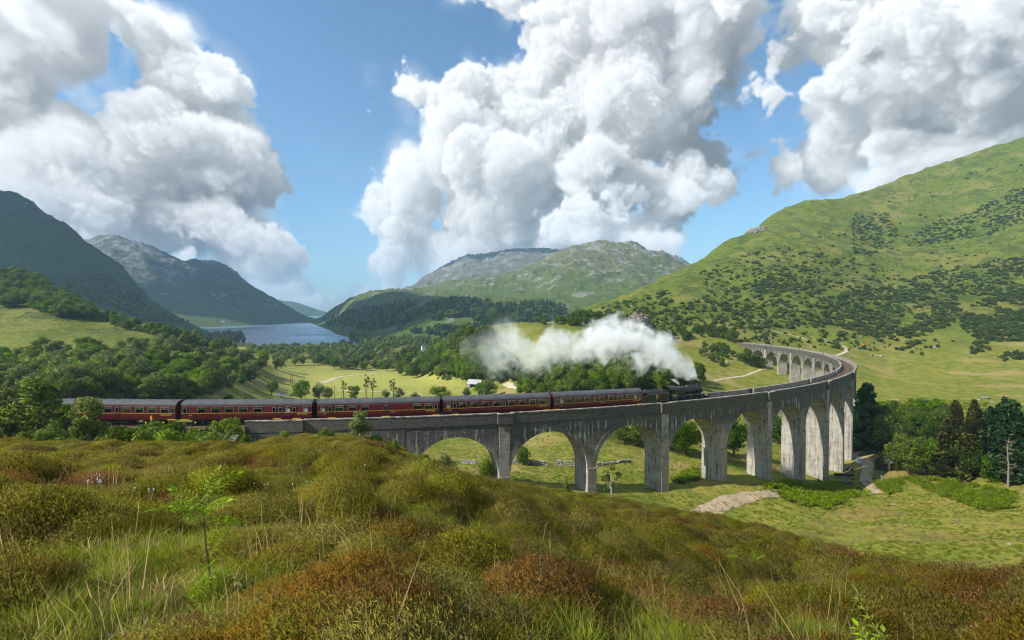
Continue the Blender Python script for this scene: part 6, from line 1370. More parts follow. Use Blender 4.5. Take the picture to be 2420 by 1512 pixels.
H_MID = [heather_mesh(330+i, 7500, .024, .0062, [F_heath, F_heath_green, F_heath][i % 3], .38, 30) for i in range(5)] + [heather_mesh(336, 7500, .024, .0062, F_heath_red, .40, 30)]
H_NEAR = [heather_mesh(340+i, 9500, .030, .0052, [F_heath, F_heath_green, F_heath_red][i % 3], .46, 40) for i in range(4)]
T_G = [tuft_mesh(360+i, 80, .30, .18, F_grass, .006, .6) for i in range(4)]; T_S = [tuft_mesh(370+i, 60, .30, .16, F_straw, .005, .9) for i in range(2)]
T_N = [tuft_mesh(380+i, 120, .32, .15, F_grass, .0030, .65) for i in range(3)]
rh = np.random.default_rng(77)
def fan(n, r0, r1, power, half=50):
    a = rh.uniform(-math.radians(half), math.radians(half), n); r = (r0**power + (r1**power - r0**power)*rh.random(n))**(1/power)
    return r*np.sin(a), r*np.cos(a)
def keep_heath(x, y, edge=2.0):
    px = 1500 + FPX*x/np.maximum(y, .5); return y < np.interp(px, CREST_PX, CREST_Y) + edge
def greenness(x, y):
    px = 1500 + FPX*x/np.maximum(y, .5)
    g = 1.15*fbm(x, y, 3.2, 3, 81) + .35*fbm(x, y, 12, 2, 82)
    g = g + .22*np.clip((900 - px)/900, 0, 1)*np.clip((y - 6)/10, 0, 1) - .10*np.clip((px - 1500)/800, 0, 1) + .10*np.clip((y - 45)/20, 0, 1)
    return g
def put(name, protos, x, y, s, zs=None, sink=.03, seed=1, idx=None, tilt=.10):
    z = gz(x, y); S = np.stack([s, s, s if zs is None else zs], 1)
    return scatter(name, np.stack([x, y, z - sink], 1), protos, S, None, idx, tilt, seed)
def railfree(x, y): return ~((np.abs(y - 73.5) < 4.2) & (x < -20)) & ~((x > -40) & (np.hypot(x - VCX, y - VCY) < VR + 3.2))
# heather grows in humps with grass between them
def hump(x, y): return .85*fbm(x, y, 2.3, 2, 81) + .38*fbm(x, y, 8.5, 2, 82) + .35*fbm(x, y, 1.1, 2, 87)
def bias(x, y):
    px = 1500 + FPX*x/np.maximum(y, .5)
    return -.10*np.clip((1100 - px)/900, 0, 1)*np.clip((y - 4)/6, 0, 1) + .14*np.clip((px - 1500)/700, 0, 1)*np.clip((30 - y)/15, 0, 1) - .10*np.clip((y - 45)/20, 0, 1) + .09
x, y = fan(31000, 5.0, 84, 1.5, 60); hv = hump(x, y) + bias(x, y); m = keep_heath(x, y, 2) & (hv > -.10 + .10*rh.random(len(x))) & railfree(x, y); x, y, hv = x[m], y[m], hv[m]
r = np.hypot(x, y); s = (.70 + .9*rh.random(len(x)))*np.interp(r, [5, 20, 80], [.75, 1.0, 1.15])
px = 1500 + FPX*x/y; redp = np.clip(.02 + .36*fbm(x, y, 6, 3, 83) + .24*np.clip((px - 1900)/600, 0, 1)*np.clip((20 - y)/10, 0, 1), 0, .8)
kind = np.where(rh.random(len(x)) < redp, 5, rh.integers(0, 5, len(x))); idx = np.where(r < 17, kind, kind + 6)
put('heather', H_MID + H_FAR, x, y, s, s*np.clip(.55 + 1.9*np.clip(hv + .1, 0, .6), .5, 1.6)*np.interp(r, [5, 30, 80], [1, .9, .62]), .06, 5, idx)
x, y = fan(3000, 1.7, 9.0, 1.8, 180); hv = hump(x, y) + bias(x, y); m = (hv > -.06) & (y > -6.5) & ((np.hypot(x, y) < 5.8) | (np.abs(x) > 1.6*y)); x, y, hv = x[m], y[m], hv[m]; s = rh.uniform(.55, 1.0, len(x))
px = 1500 + FPX*x/y; idx = np.where((px > 1900) & (rh.random(len(x)) < .4), 2, rh.integers(0, 4, len(x)))
put('near_heather', H_NEAR, x, y, s, s*np.clip(.6 + 1.3*np.clip(hv + .05, 0, .6), .6, 1.3), .05, 6, idx)
x, y = fan(62000, 4.0, 86, 1.5, 60); hv = hump(x, y) + bias(x, y); m = keep_heath(x, y, 7) & (hv < .10 + .16*rh.random(len(x))) & railfree(x, y); x, y, hv = x[m], y[m], hv[m]; s = rh.uniform(.55, 1.15, len(x))*np.interp(np.hypot(x, y), [4, 15, 80], [.58, .75, 1.3])
straw = fbm(x, y, 4, 3, 84) + .25*fbm(x, y, 30, 2, 85); idx = np.where(straw > .16 + .12*rh.random(len(x)), 4 + rh.integers(0, 2, len(x)), rh.integers(0, 4, len(x)))
put('moor_grass', T_G + T_S, x, y, s, None, .02, 7, idx)
x, y = fan(13000, 1.5, 9.0, 1.7, 180); hv = hump(x, y) + bias(x, y); m = (hv < .06 + .1*rh.random(len(x))) & (y > -6.5) & ((np.hypot(x, y) < 6.5) | (np.abs(x) > 1.6*y)); x, y = x[m], y[m]; s = rh.uniform(.4, .85, len(x)); idx = np.where(rh.random(len(x)) < .25, 3, rh.integers(0, 3, len(x)))
put('near_grass', T_N + T_S[:1], x, y, s, None, .02, 8, idx)
STALK = [tuft_mesh(390+i, 6, .62, .16, F_straw, .0026, .4) for i in range(3)]
x, y = fan(520, 1.6, 16, 1.5, 52); s = rh.uniform(.6, 1.25, len(x)); put('dead_stalks', STALK, x, y, s, None, .02, 21)
# meadow grass on the valley floor around the viaduct, and bracken
x, y = fan(30000, 18, 175, 1.5, 50); px = 1500 + FPX*x/y; m = ~keep_heath(x, y, 4) & (px > 1150) & (gz(x, y) < 45) & (np.abs(np.hypot(x - VCX, y - VCY) - VR) > 2.8)
x, y = x[m], y[m]; s = rh.uniform(.7, 1.7, len(x)); idx = np.where(fbm(x, y, 16, 3, 86) > .12, 4 + rh.integers(0, 2, len(x)), rh.integers(0, 4, len(x)))
put('meadow_grass', T_G + T_S, x, y, s, s*.55, .02, 9, idx)
def fern_mesh(seed, n=9):
    rng = np.random.default_rng(seed); V = []; F = []
    for i in range(n):
        a = 6.283*i/n + rng.uniform(-.3, .3); L = rng.uniform(.5, .8); d = np.array([math.cos(a), math.sin(a), 0]); s = np.array([-d[1], d[0], 0]); P = [d*L*t + np.array([0, 0, .75*math.sin(t*2.3)*L]) for t in np.linspace(.15, 1, 8)]
        for j in range(7):
            w = .24*L*(1 - j/8.5)
            for e in (-1, 1): b = len(V); V += [P[j], P[j] + s*e*w + d*.06 - np.array([0, 0, .03]), P[j+1] + s*e*w*.15, P[j+1]]; F.append([b, b+1, b+2, b+3])
    me = np_mesh('fern', V, np.array(F), F_fern, True); nn = np.tile([0, 0, 1.0], (len(V), 1)) + rng.normal(0, .3, (len(V), 3)); me.normals_split_custom_set_from_vertices((nn/np.linalg.norm(nn, axis=1)[:, None]).tolist()); return me
FERN = [fern_mesh(400+i) for i in range(4)]
fp = []; rf = random.Random(9)
for poly, n in (([(2292, 1458), (2330, 1436), (2400, 1420), (2450, 1418), (2500, 1434), (2506, 1446), (2450, 1480), (2400, 1484), (2330, 1476)], 640), ([(2640, 1400), (2760, 1404), (2900, 1436), (2970, 1448), (2960, 1490), (2900, 1500), (2780, 1465), (2680, 1420)], 1000),
    ([(1965, 1412), (2010, 1385), (2056, 1372), (2052, 1404), (2000, 1416)], 130), ([(2236, 1424), (2330, 1412), (2390, 1424), (2380, 1436), (2300, 1440)], 220), ([(2560, 1175), (2700, 1172), (2900, 1180), (2880, 1200), (2700, 1205), (2570, 1200)], 300), ([(2560, 1415), (2640, 1405), (2640, 1445), (2600, 1450)], 120)):
    fp += sample_poly(poly, n, .1, rf, None, None, 40)
fa = np.array(fp); fa = fa[fbm(fa[:, 0], fa[:, 1], 5, 3, 97) > -.22]; nj = len(fa)//4; jit = fa[:nj].copy(); jit[:, :2] += rh.normal(0, 1.3, (nj, 2)); jit[:, 2] = gz(jit[:, 0], jit[:, 1]); fa = np.vstack([fa, jit]); s = rh.uniform(1.0, 1.8, len(fa))
scatter('bracken', fa - [0, 0, .1], FERN, np.stack([s, s, s*1.1], 1), None, None, .15, 10)
# white tufts of cotton grass
cg = MB(); cg.lathe((0, 0, .30), (0, 0, 1), [(0, .01), (.015, .022), (.04, .020), (.05, .004)], 6); cg.path([(0, 0, 0), (.01, 0, .3)], [.002, .002], 4); CG = cg.mesh('cotton', M_white)
cp_ = []
for poly, n in (([(250, 1440), (310, 1440), (310, 1470), (255, 1470)], 16), ([(330, 1490), (440, 1480), (460, 1510), (340, 1500)], 8), ([(1000, 1330), (1300, 1380), (1250, 1430), (1000, 1400)], 18), ([(1640, 1560), (1720, 1570), (1700, 1600), (1640, 1580)], 10), ([(700, 1450), (1000, 1440), (1000, 1480), (700, 1500)], 10)): cp_ += sample_poly(poly, n, 4, rf)
ca = np.array(cp_); s = rh.uniform(.35, .55, len(ca)); scatter('cotton_grass', ca + [0, 0, .22], [CG], np.stack([s, s, s], 1), None, None, .2, 11)

# rowan saplings: a stem and feathery leaves, each leaf a part
def rowan_leaf(seed):
    rng = random.Random(seed); b = MB(); n = 6
    b.path([(0, 0, 0), (.10, 0, .015), (.22, 0, -.01)], [.0022, .0018, .001], 4)
    for i in range(n):
        x = .05 + .17*i/n
        for e in (-1, 1):
            L = .055*(1 - .3*abs(i - 2.5)/3); z = .012 - .0006*i*i
            b.add([(x, 0, z), (x + .012, e*L*.45, z + .006), (x + .028, e*L, z - .006), (x + .022, e*L*.42, z + .004)], [(0, 1, 2, 3)])
    b.add([(.215, 0, 0), (.235, .012, 0), (.265, 0, -.008), (.235, -.012, 0)], [(0, 1, 2, 3)])
    return b.mesh('leaf', F_bright)
LEAF = [rowan_leaf(i) for i in range(3)]
def rowan(p, h, label, nleaf, seed, lean=.0, bare=False):
    o = empty('rowan_sapling', p, 0, label, 'sapling'); rng = random.Random(seed); b = MB()
    pts = [(lean*t*t*h + .02*math.sin(5*t), .015*math.sin(7*t + 1), t*h) for t in [i/6 for i in range(7)]]; b.path(pts, [.008*(1.1 - .8*i/6) for i in range(7)], 5)
    o2 = b.obj('stem', M_dead if bare else M_bark, o)
    for i in range(nleaf):
        t = rng.choice([rng.uniform(.22, .46), rng.uniform(.62, .92), rng.uniform(.85, 1.0)]); k_ = min(int(t*6), 5); q = Vector(pts[k_]).lerp(Vector(pts[k_+1]), t*6 - k_)
        l = link('leaf', LEAF[i % 3], o, q); l.rotation_euler = (rng.uniform(-.6, .6), rng.uniform(-1.05, .45), rng.uniform(0, 6.28)); s = rng.uniform(.95, 1.6); l.scale = (s, s, s)
    return o
def on(px, py, Y=None):
    if Y is None: return hit(px, py)
    a, b_ = ray(px, py); return np.array([a*Y, Y, float(gz(a*Y, Y))])
rowan(on(606, 1775), .86, 'thin upright rowan sapling among dark heather at the left', 34, 1)
rowan(on(2200, 1690), .62, 'leaning rowan sapling with pale twigs in the heather right of centre', 30, 2, .35, True)
rowan(on(2140, 1690), .66, 'feathery rowan sapling just left of the leaning one', 26, 3, -.1)
rowan(on(2620, 1935, 2.3), .42, 'rowan sprig at the bottom edge below the red brown heather', 7, 4)
rowan(on(2860, 1935, 2.3), .46, 'rowan sprig at the bottom edge near the right corner', 9, 5)
rowan(on(2480, 1590), .5, 'small rowan seedling poking out of the red brown heather at the right', 12, 7)
rowan(on(1235, 1470), .9, 'small pale green rowan seedling on the open heather slope', 10, 6)
# ------------------------------------------------------------------ paths and tracks, laid over the ground
def gravel(name, a, b):
    k = NT(name); P = k.pos(); n = k.noise(P, .5, 5, .65); n2 = k.noise(P, 6, 3, .7)
    k.pbr(k.mix(k.ramp(n, .3, .7), a, b), .95, None, 0, .1); return k.m
M_grav = gravel('gravel_track_surface', (0.34, 0.265, 0.165), (0.41, 0.325, 0.21)); M_pale = gravel('pale_path_surface', (0.36, 0.31, 0.22), (0.52, 0.46, 0.34))
def strip(name, pix, w, m, ymin=3, lift=.05):
    P = [hit(a, b, ymin) for a, b in pix]; P = [p for p in P if p is not None]; ws = w if isinstance(w, (list, tuple)) else [w]*len(P)
    q = []; qw = []
    for i in range(len(P)-1):
        n = max(1, int(np.hypot(*(P[i+1]-P[i])[:2])/1.2))
        for j in range(n): t = j/n; q.append(P[i]*(1-t) + P[i+1]*t); qw.append(ws[i]*(1-t) + ws[min(i+1, len(ws)-1)]*t)
    q.append(P[-1]); qw.append(ws[-1]); q = np.array(q)[:, :2]; qw = np.array(qw)
    kx = np.array([.25, .5, .25])
    for _ in range(4): q[1:-1] = .25*q[:-2] + .5*q[1:-1] + .25*q[2:]
    t = np.gradient(q, axis=0); t /= np.linalg.norm(t, axis=1)[:, None] + 1e-9; nrm = np.stack([-t[:, 1], t[:, 0]], 1)
    wob = 1 + .15*fbm(q[:, 0], q[:, 1], 9, 2, 61) + .22*fbm(q[:, 0], q[:, 1], 1.6, 2, 62); rows = []
    for e in (-.5, -.25, 0, .25, .5):
        xy = q + nrm*(qw*wob*e)[:, None]; z = gz(xy[:, 0], xy[:, 1]) + lift - (.04 if abs(e) == .5 else 0); rows.append(np.c_[xy, z])
    V = np.stack(rows, 1).reshape(-1, 3); tag(link(name, np_mesh(name, V, grid_faces(len(q), 5), m, True)), kind='structure')
strip('gravel_track', [(2040, 1512), (2085, 1488), (2130, 1468), (2190, 1454), (2260, 1447), (2335, 1441), (2400, 1438)], [3.6, 4.0, 3.8, 3.2, 2.6, 2.2, 1.0], M_grav, 40, .09)
strip('gravel_track', [(2575, 1446), (2548, 1425), (2535, 1405), (2540, 1382), (2545, 1362), (2530, 1346), (2515, 1332), (2530, 1318)], [2.2, 2.4, 2.5, 2.6, 2.9, 3.4, 3.6, 3.0], M_grav, 60, .09)
strip('gravel_track', [(1480, 1124), (1510, 1132), (1550, 1140), (1610, 1152), (1650, 1160)], 4.5, M_pale, 150, .12)
strip('footpath', [(945, 1122), (985, 1106), (1030, 1100), (1090, 1096), (1135, 1090)], [6, 5, 4.5, 4, 3], M_pale, 150, .15)
strip('footpath', [(985, 1143), (1040, 1146), (1100, 1147), (1170, 1150), (1240, 1156)], 2.4, M_pale, 150, .12)
strip('footpath', [(2090, 1115), (2130, 1108), (2180, 1102), (2200, 1094), (2228, 1083), (2262, 1074)], 1.5, M_pale, 150, .10)
strip('footpath', [(2218, 948), (2240, 962), (2258, 968), (2285, 975), (2320, 982), (2352, 989), (2372, 1000)], 1.5, M_pale, 250, .14)
strip('footpath', [(2468, 1012), (2480, 1020), (2479, 1030), (2465, 1037), (2448, 1042)], 1.9, M_pale, 250, .14)
strip('footpath', [(1850, 895), (1864, 905), (1870, 912)], 1.2, M_pale, 300, .2)
# bare earth patch on the mound by the abutment
M_earth = gravel('bare_earth', (0.26, 0.19, 0.12), (0.42, 0.33, 0.22))
strip('bare_patch', [(885, 1293), (905, 1290), (925, 1289), (950, 1288)], [.9, 1.6, 1.8, .7], M_earth, 40, .07)

# ------------------------------------------------------------------ stones, walls, crags
k = NT('grey_stone'); P = k.obj(); n = k.noise(P, 2.2, 6, .65); r = k.rnd()
k.pbr(k.mix(k.ramp(n, .35, .65), (0.12, 0.115, 0.105), k.mix(r, (0.26, 0.25, 0.23), (0.40, 0.385, 0.36))), .95, k.bump(k.noise(P, 7, 4, .7), .8, .05), 0, .15); M_stone = k.m
k = NT('crag_rock'); P = k.pos(); n = k.noise(P, .5, 6, .7); n2 = k.noise(k.vscale(P, (1, 1, .5)), .22, 6, .7)
k.pbr(k.mix(k.ramp(n2, .56, .62), k.mix(k.ramp(n, .38, .62), (0.085, 0.075, 0.065), (0.29, 0.265, 0.24)), (0.09, 0.11, 0.02)), .95, k.bump(n, 1.0, .6), 0, .1); M_crag = k.m
def rock_mesh(seed, r=1.0, flat=.65, n=3, m=None):
    bm = bmesh.new(); bmesh.ops.create_icosphere(bm, subdivisions=n, radius=r); rg = np.random.default_rng(seed); pl = [(Vector(rg.normal(0, 1, 3)).normalized(), rg.uniform(.55, .9)) for _ in range(11)]
    for v in bm.verts:
        for nn, d in pl:
            e = v.co.dot(nn) - d*r
            if e > 0: v.co -= nn*e
        v.co *= 1 + .06*rg.normal(); v.co.z *= flat
    me = bpy.data.meshes.new('boulder'); bm.to_mesh(me); bm.free(); me.materials.append(m or M_stone); return me
ROCKS = [rock_mesh(i, 1, .6) for i in range(5)]
for i, (px, py, w, lab) in enumerate([(2490, 1046, 12, 'grey boulder just outside the sharpest part of the curve'), (2553, 1042, 13, 'largest grey boulder of the row on the hill foot'), (2566, 1044, 11, 'pale boulder right of the largest one on the hill foot'), (2582, 1043, 12, 'grey boulder at the right end of the row on the hill foot'), (2494, 1031, 7, 'small stone above the grey boulder outside the curve'),
    (2886, 1168, 26, 'pale rock outcrop on the grass above the dark spruces'), (2868, 1172, 14, 'smaller rock left of the pale outcrop above the spruces'), (2906, 1178, 12, 'small rock below the pale outcrop above the spruces'), (2130, 1062, 14, 'grey rock on the slope inside the curve'), (2172, 1058, 9, 'small grey rock left of the dark bush inside the curve'), (1404, 1342, 8, 'pale stone lying in the field seen through the first arch'), (1606, 1336, 8, 'pale stone in the field seen through the second arch'),
    (2620, 1478, 12, 'low stone in the bright meadow under the bracken'), (2960, 1596, 16, 'grey stone in the meadow near the right edge'), (2775, 1405, 8, 'small stone at the foot of the brown green spruces'), (2838, 1048, 9, 'grey stone below the scrub on the right hillside'), (2735, 1018, 14, 'long low rock on the hillside below the scrub')]):
    p = hit(px, py, 20); s = w*p[1]/FPX/2; o = link('boulder', ROCKS[i % 5], None, (p[0], p[1], p[2] + .1*s)); o.scale = (s, s, s); o.rotation_euler = (0, 0, i*1.3); tag(o, lab, 'boulder')
def stone_wall(pix, h, label):
    P = [hit(a, b, 60) for a, b in pix]; o = empty('dry_stone_wall', P[0], 0, label, 'stone wall'); b = MB(); rg = random.Random(len(pix)*7 + int(pix[0][0]))
    for A, B in zip(P[:-1], P[1:]):
        n = int(np.hypot(*(B-A)[:2])/.42) + 1
        for i in range(n):
            for lay in range(3):
                for e in (-.22, .22):
                    if lay == 2 and rg.random() < .35: continue
                    q = A + (B-A)*((i + rg.uniform(-.3, .3))/n); q = np.array([q[0] + e, q[1] + e*.3, float(gz(q[0], q[1]))]) - P[0]
                    w = rg.uniform(.16, .30); z = q[2] + h*(lay + .45)/3
                    b.lathe((q[0], q[1], z - .11), (rg.uniform(-.25, .25), rg.uniform(-.25, .25), 1), [(0, w*.7), (.06, w), (.17, w*.95), (.23, w*.6)], 6)
    s = b.obj('stones', M_stone, o); s['kind'] = 'stuff'
stone_wall([(1356, 1357), (1400, 1360)], 1.0, 'short length of tumbled dry stone wall in the first arch')
stone_wall([(1508, 1358), (1560, 1362), (1612, 1364)], 1.2, 'dry stone wall left of the gap seen through the second arch')
stone_wall([(1632, 1363), (1660, 1365), (1690, 1368)], 1.3, 'dry stone wall right of the gap seen through the second arch')
stone_wall([(1752, 1364), (1800, 1360), (1846, 1354)], .8, 'low ruined stone wall seen through the third arch')
def crag(px, py, wpx, hpx, ymin, label, seed, deep=.6, sink=0.0):
    p = hit(px, py, ymin); W = wpx*p[1]/FPX; Hh = hpx*p[1]/FPX; bm = bmesh.new(); bmesh.ops.create_icosphere(bm, subdivisions=5, radius=1)
    for v in bm.verts:
        c = v.co; f = 1 + .30*float(fbm(c.x*2.2 + seed, c.z*2.2 + c.y*1.3, 1.0, 4, seed)); cr = .16*abs(float(perlin(c.x*6 + seed, c.z*5 + c.y*3, seed)))
        v.co = Vector((c.x*W*.5*(f - cr)*(1 - .25*max(0, c.z)), c.y*W*.5*deep*(f - cr), c.z*Hh*(f - cr)))
    me = bpy.data.meshes.new('rock_outcrop'); bm.to_mesh(me); bm.free(); me.materials.append(M_crag)
    tag(link('rock_outcrop', me, None, (p[0], p[1] + W*.20, p[2] - Hh*sink)), label, 'rock outcrop')
crag(1872, 962, 92, 46, 300, 'dark craggy outcrop on the hillside above the smoke', 3)
crag(1965, 985, 46, 18, 280, 'low broken rocks right of the craggy outcrop', 8)
crag(2232, 676, 84, 26, 500, 'bare grey cliff on the skyline of the right hill', 5, .9, .45)
crag(1235, 1006, 40, 9, 250, 'brown rock face at the left end of the bare knoll', 9)
rs_ = []; rr2 = random.Random(14)
for p in sample_poly([(802, 1150), (850, 1153), (872, 1163), (810, 1162)], 90, .5, rr2, None, None, 120): rs_.append(p)
for p in sample_poly([(2380, 985), (2440, 1000), (2470, 1010), (2400, 1005)], 40, 1.0, rr2, None, None, 250): rs_.append(p)
ra = np.array(rs_); s = rh.uniform(.25, .8, len(ra)); scatter('river_stones', ra, ROCKS[:3], np.stack([s, s, s], 1), None, None, .3, 12)

# ------------------------------------------------------------------ sheds, houses and yard things
M_tin = paint('pale_tin_sheet', (0.34, 0.38, 0.43), 0.5, 0.2, .15, 1.5); M_tinroof = paint('grey_tin_roof', (0.36, 0.35, 0.37), 0.6, 0.1, .2, .8); M_bluetin = paint('blue_grey_tin_roof', (0.11, 0.16, 0.21), 0.5, .1); M_darkwood = paint('dark_boards', (0.05, 0.042, 0.036), .9)
M_slate = paint('slate_roof', (0.10, 0.105, 0.12), .7); M_render = paint('white_render', (0.72, 0.71, 0.68), .9); M_dkglass = paint('dark_window_glass', (0.03, 0.035, 0.04), .15)
def hut(name, p, L, Wd, hw, hr, rz, label, cat, wall, roof, front_open=False, win=0, lean=0):
    o = empty(name, p, rz, label, cat); b = MB(); t = .12
    b.box(-L/2, L/2, Wd/2-t, Wd/2, -.6, hw); b.box(-L/2, -L/2+t, -Wd/2, Wd/2, -.6, hw); b.box(L/2-t, L/2, -Wd/2, Wd/2, -.6, hw)
    if not front_open: b.box(-L/2, L/2, -Wd/2, -Wd/2+t, -.6, hw)
    else: b.box(-L/2, -L/2 + L*.22, -Wd/2, -Wd/2+t, -.6, hw)
    for e in (-1, 1): x0, x1 = sorted((e*L/2, e*(L/2-t))); b.prism([(-Wd/2, hw), (Wd/2, hw), (0, hr)], x0, x1)
    b.obj('wall', wall, o)
    for e in (-1, 1):
        r = MB(); q = .35; r.add([(-L/2-.3, 0, hr+.05), (L/2+.3, 0, hr+.05), (L/2+.3, e*(Wd/2+q), hw-.18*1+.02), (-L/2-.3, e*(Wd/2+q), hw-.16), (-L/2-.3, 0, hr+.13), (L/2+.3, 0, hr+.13), (L/2+.3, e*(Wd/2+q), hw-.06), (-L/2-.3, e*(Wd/2+q), hw-.06)], [(0, 1, 2, 3), (4, 5, 6, 7), (0, 1, 5, 4), (1, 2, 6, 5), (2, 3, 7, 6), (3, 0, 4, 7)]); r.obj('roof', roof, o)
    for i in range(win):
        x = -L/2 + L*(i+.5)/win; w = MB(); w.box(x-.45, x+.45, -Wd/2-.02, -Wd/2-.005, hw*.42, hw*.80); w.obj('window', M_dkglass, o)
    if win: d = MB(); d.box(-.45, .45, -Wd/2-.03, -Wd/2-.004, 0, 2.0); d.obj('door', M_darkwood, o)
    if front_open: pst = MB(); pst.box(L/2-.2, L/2, -Wd/2, -Wd/2+.2, -.6, hw); pst.obj('post', M_darkwood, o)
    return o
def at_px(px, py, ymin): return hit(px, py, ymin)
p = at_px(1392, 1131, 150); s = p[1]/FPX
hut('barn', p, 40*s, 24*s, 8*s, 19*s, -.35, 'long grey tin barn with an open front beside the dark green tree', 'barn', M_tin, M_tinroof, True)
p = at_px(2600, 1372, 100); s = p[1]/FPX
hut('shed', p, 60*s, 40*s, 26*s, 40*s, .5, 'small dark shed with a blue grey roof beside the track', 'shed', M_darkwood, M_bluetin, False)
for (px, py, w, lab) in ((1241, 985, 9, 'white cottage with a slate roof in the trees at the mountain foot'), (1258, 980, 5, 'small white gable right of the cottage in the trees')):
    a, b_ = ray(px, py); Y = 660; hut('cottage', (a*Y, Y, float(gz(a*Y, Y)) + 3), w*Y/FPX*1.4, w*Y/FPX, 3.2 + w*.35, 6.2 + w*.35, .6, lab, 'house', M_render, M_slate, False, 2)
hp = sample_poly([(648, 944), (654, 944), (654, 949), (648, 949)], 1, .1, rr2, z_mid, np.exp(np.linspace(math.log(1550), math.log(3300), 400)), 1550)
if hp: hut('cottage', hp[0], 14, 9, 6, 10, .2, 'lone white house on the far left shore of the loch', 'house', M_render, M_slate, False, 3)
M_bag = paint('white_woven_bag', (0.70, 0.70, 0.72), .8); M_pipe = paint('black_plastic_pipe', (0.018, 0.02, 0.023), .4); M_pipe2 = paint('grey_plastic_pipe', (0.16, 0.18, 0.20), .45); M_tarp = paint('dark_tarpaulin', (0.030, 0.034, 0.040), .45, 0, .3); M_timber = paint('sawn_timber', (0.36, 0.25, 0.14), .85)
p = hit(2517, 1357, 60); s = p[1]/FPX
for i, (dz, w, lab) in enumerate(((0, 14, 'white bulk bag on the ground by the outermost pier'), (8.6, 12, 'white bulk bag stacked on another by the outermost pier'))):
    b = MB(); h = 9*s if i == 0 else 8*s; w2 = w*s/2
    b.lathe((0, 0, 0), (0, 0, 1), [(0, w2*.92), (h*.2, w2*1.08), (h*.6, w2*1.05), (h*.9, w2*.9), (h, w2*.3)], 10); o = b.obj('bulk_bag', M_bag, None, True, 0, (p[0], p[1], p[2] + dz*s)); tag(o, lab, 'bulk bag')
def pipe(px0, py0, px1, py1, r, m, lab, ymin=60, lift=0):
    A, B = hit(px0, py0, ymin), hit(px1, py1, ymin); b = MB(); A[2] += r + lift; B[2] += r + lift; c = (A+B)/2
    d = Vector(B - A); L = d.length; b.lathe((-L/2, 0, 0), (1, 0, 0), [(0, r*.8), (0, r), (L, r), (L, r*.8)], 12)
    o = b.obj('plastic_pipe', m, None, True, 0, tuple(c)); o.rotation_euler = (0, -math.asin(d.z/L), math.atan2(d.y, d.x)); tag(o, lab, 'pipe')
pipe(2444, 1393, 2500, 1394, .36, M_pipe, 'thick black pipe lying by the pier beside the track', 60, .0)
pipe(2446, 1399, 2484, 1402, .12, M_pipe2, 'thin grey pipe lying in front of the thick black one')
pipe(2470, 1400, 2498, 1406, .10, M_pipe2, 'short pale pipe across the dark tarpaulin heap', 60, .35)
pipe(2582, 1397, 2590, 1409, .26, M_pipe2, 'short grey pipe on the grass right of the track')
pipe(2512, 1351, 2550, 1349, .10, M_timber, 'sawn log lying across the yard behind the white bags')
def heap(px, py, w, h, m, lab, nm, cat, seed, ymin=60):
    p = hit(px, py, ymin); me = rock_mesh(seed, 1, 1, 4, m); me.name = nm; o = link(nm, me, None, (p[0], p[1], p[2])); sx = w*p[1]/FPX/2; o.scale = (sx, sx*.7, h*p[1]/FPX); tag(o, lab, cat)
heap(2474, 1416, 58, 11, M_tarp, 'dark tarpaulin heap between the pier and the track', 'tarpaulin', 'tarpaulin', 31)
heap(2490, 1378, 22, 9, M_tarp, 'small dark covered bundle at the foot of the next pier', 'tarpaulin', 'tarpaulin', 32)
heap(2562, 1404, 14, 6, M_tarp, 'small dark bundle on the grass right of the track', 'tarpaulin', 'tarpaulin', 33)
p = hit(2528, 1334, 60); o = empty('timber_pile', p, 0, 'heap of brown offcut timber in the shade behind the white bags', 'timber pile'); rg = random.Random(4)
for i in range(26):
    b = MB(); L = rg.uniform(.8, 2.2); b.box(-L/2, L/2, -.08, .08, -.05, .05); q = b.obj('plank', M_bark if i % 3 else M_timber, o, False, 0, (rg.uniform(-2.2, 2.2), rg.uniform(-1, 1), .1 + .9*rg.random()*(1 - i/60))); q.rotation_euler = (rg.uniform(-.3, .3), rg.uniform(-.3, .3), rg.uniform(0, 3.14))
# small orange excavator
p = hit(2531, 1012, 250); o = empty('mini_excavator', p, .5, 'tiny orange excavator working on the hillside path', 'excavator'); M_or = paint('orange_paint', (0.75, 0.16, 0.02), .5)
for sg in (-1, 1): b = MB(); b.box(-.9, .9, sg*.6-.17, sg*.6+.17, 0, .5); b.obj('crawler_track', M_under, o, False, .08)
b = MB(); b.box(-.9, .9, -.8, .8, .55, 1.35); b.obj('body', M_or, o, False, .08); b = MB(); b.box(-.5, .5, -.45, .55, 1.35, 2.45); b.obj('cab', M_dkglass, o, False, .05); b = MB(); b.path([(.8, -.2, 1.1), (1.6, -.2, 2.3), (2.5, -.2, 1.7), (2.7, -.2, .6)], [.14, .13, .10, .08], 6); b.box(2.45, 2.95, -.5, .1, .2, .6); b.obj('boom', M_or, o)
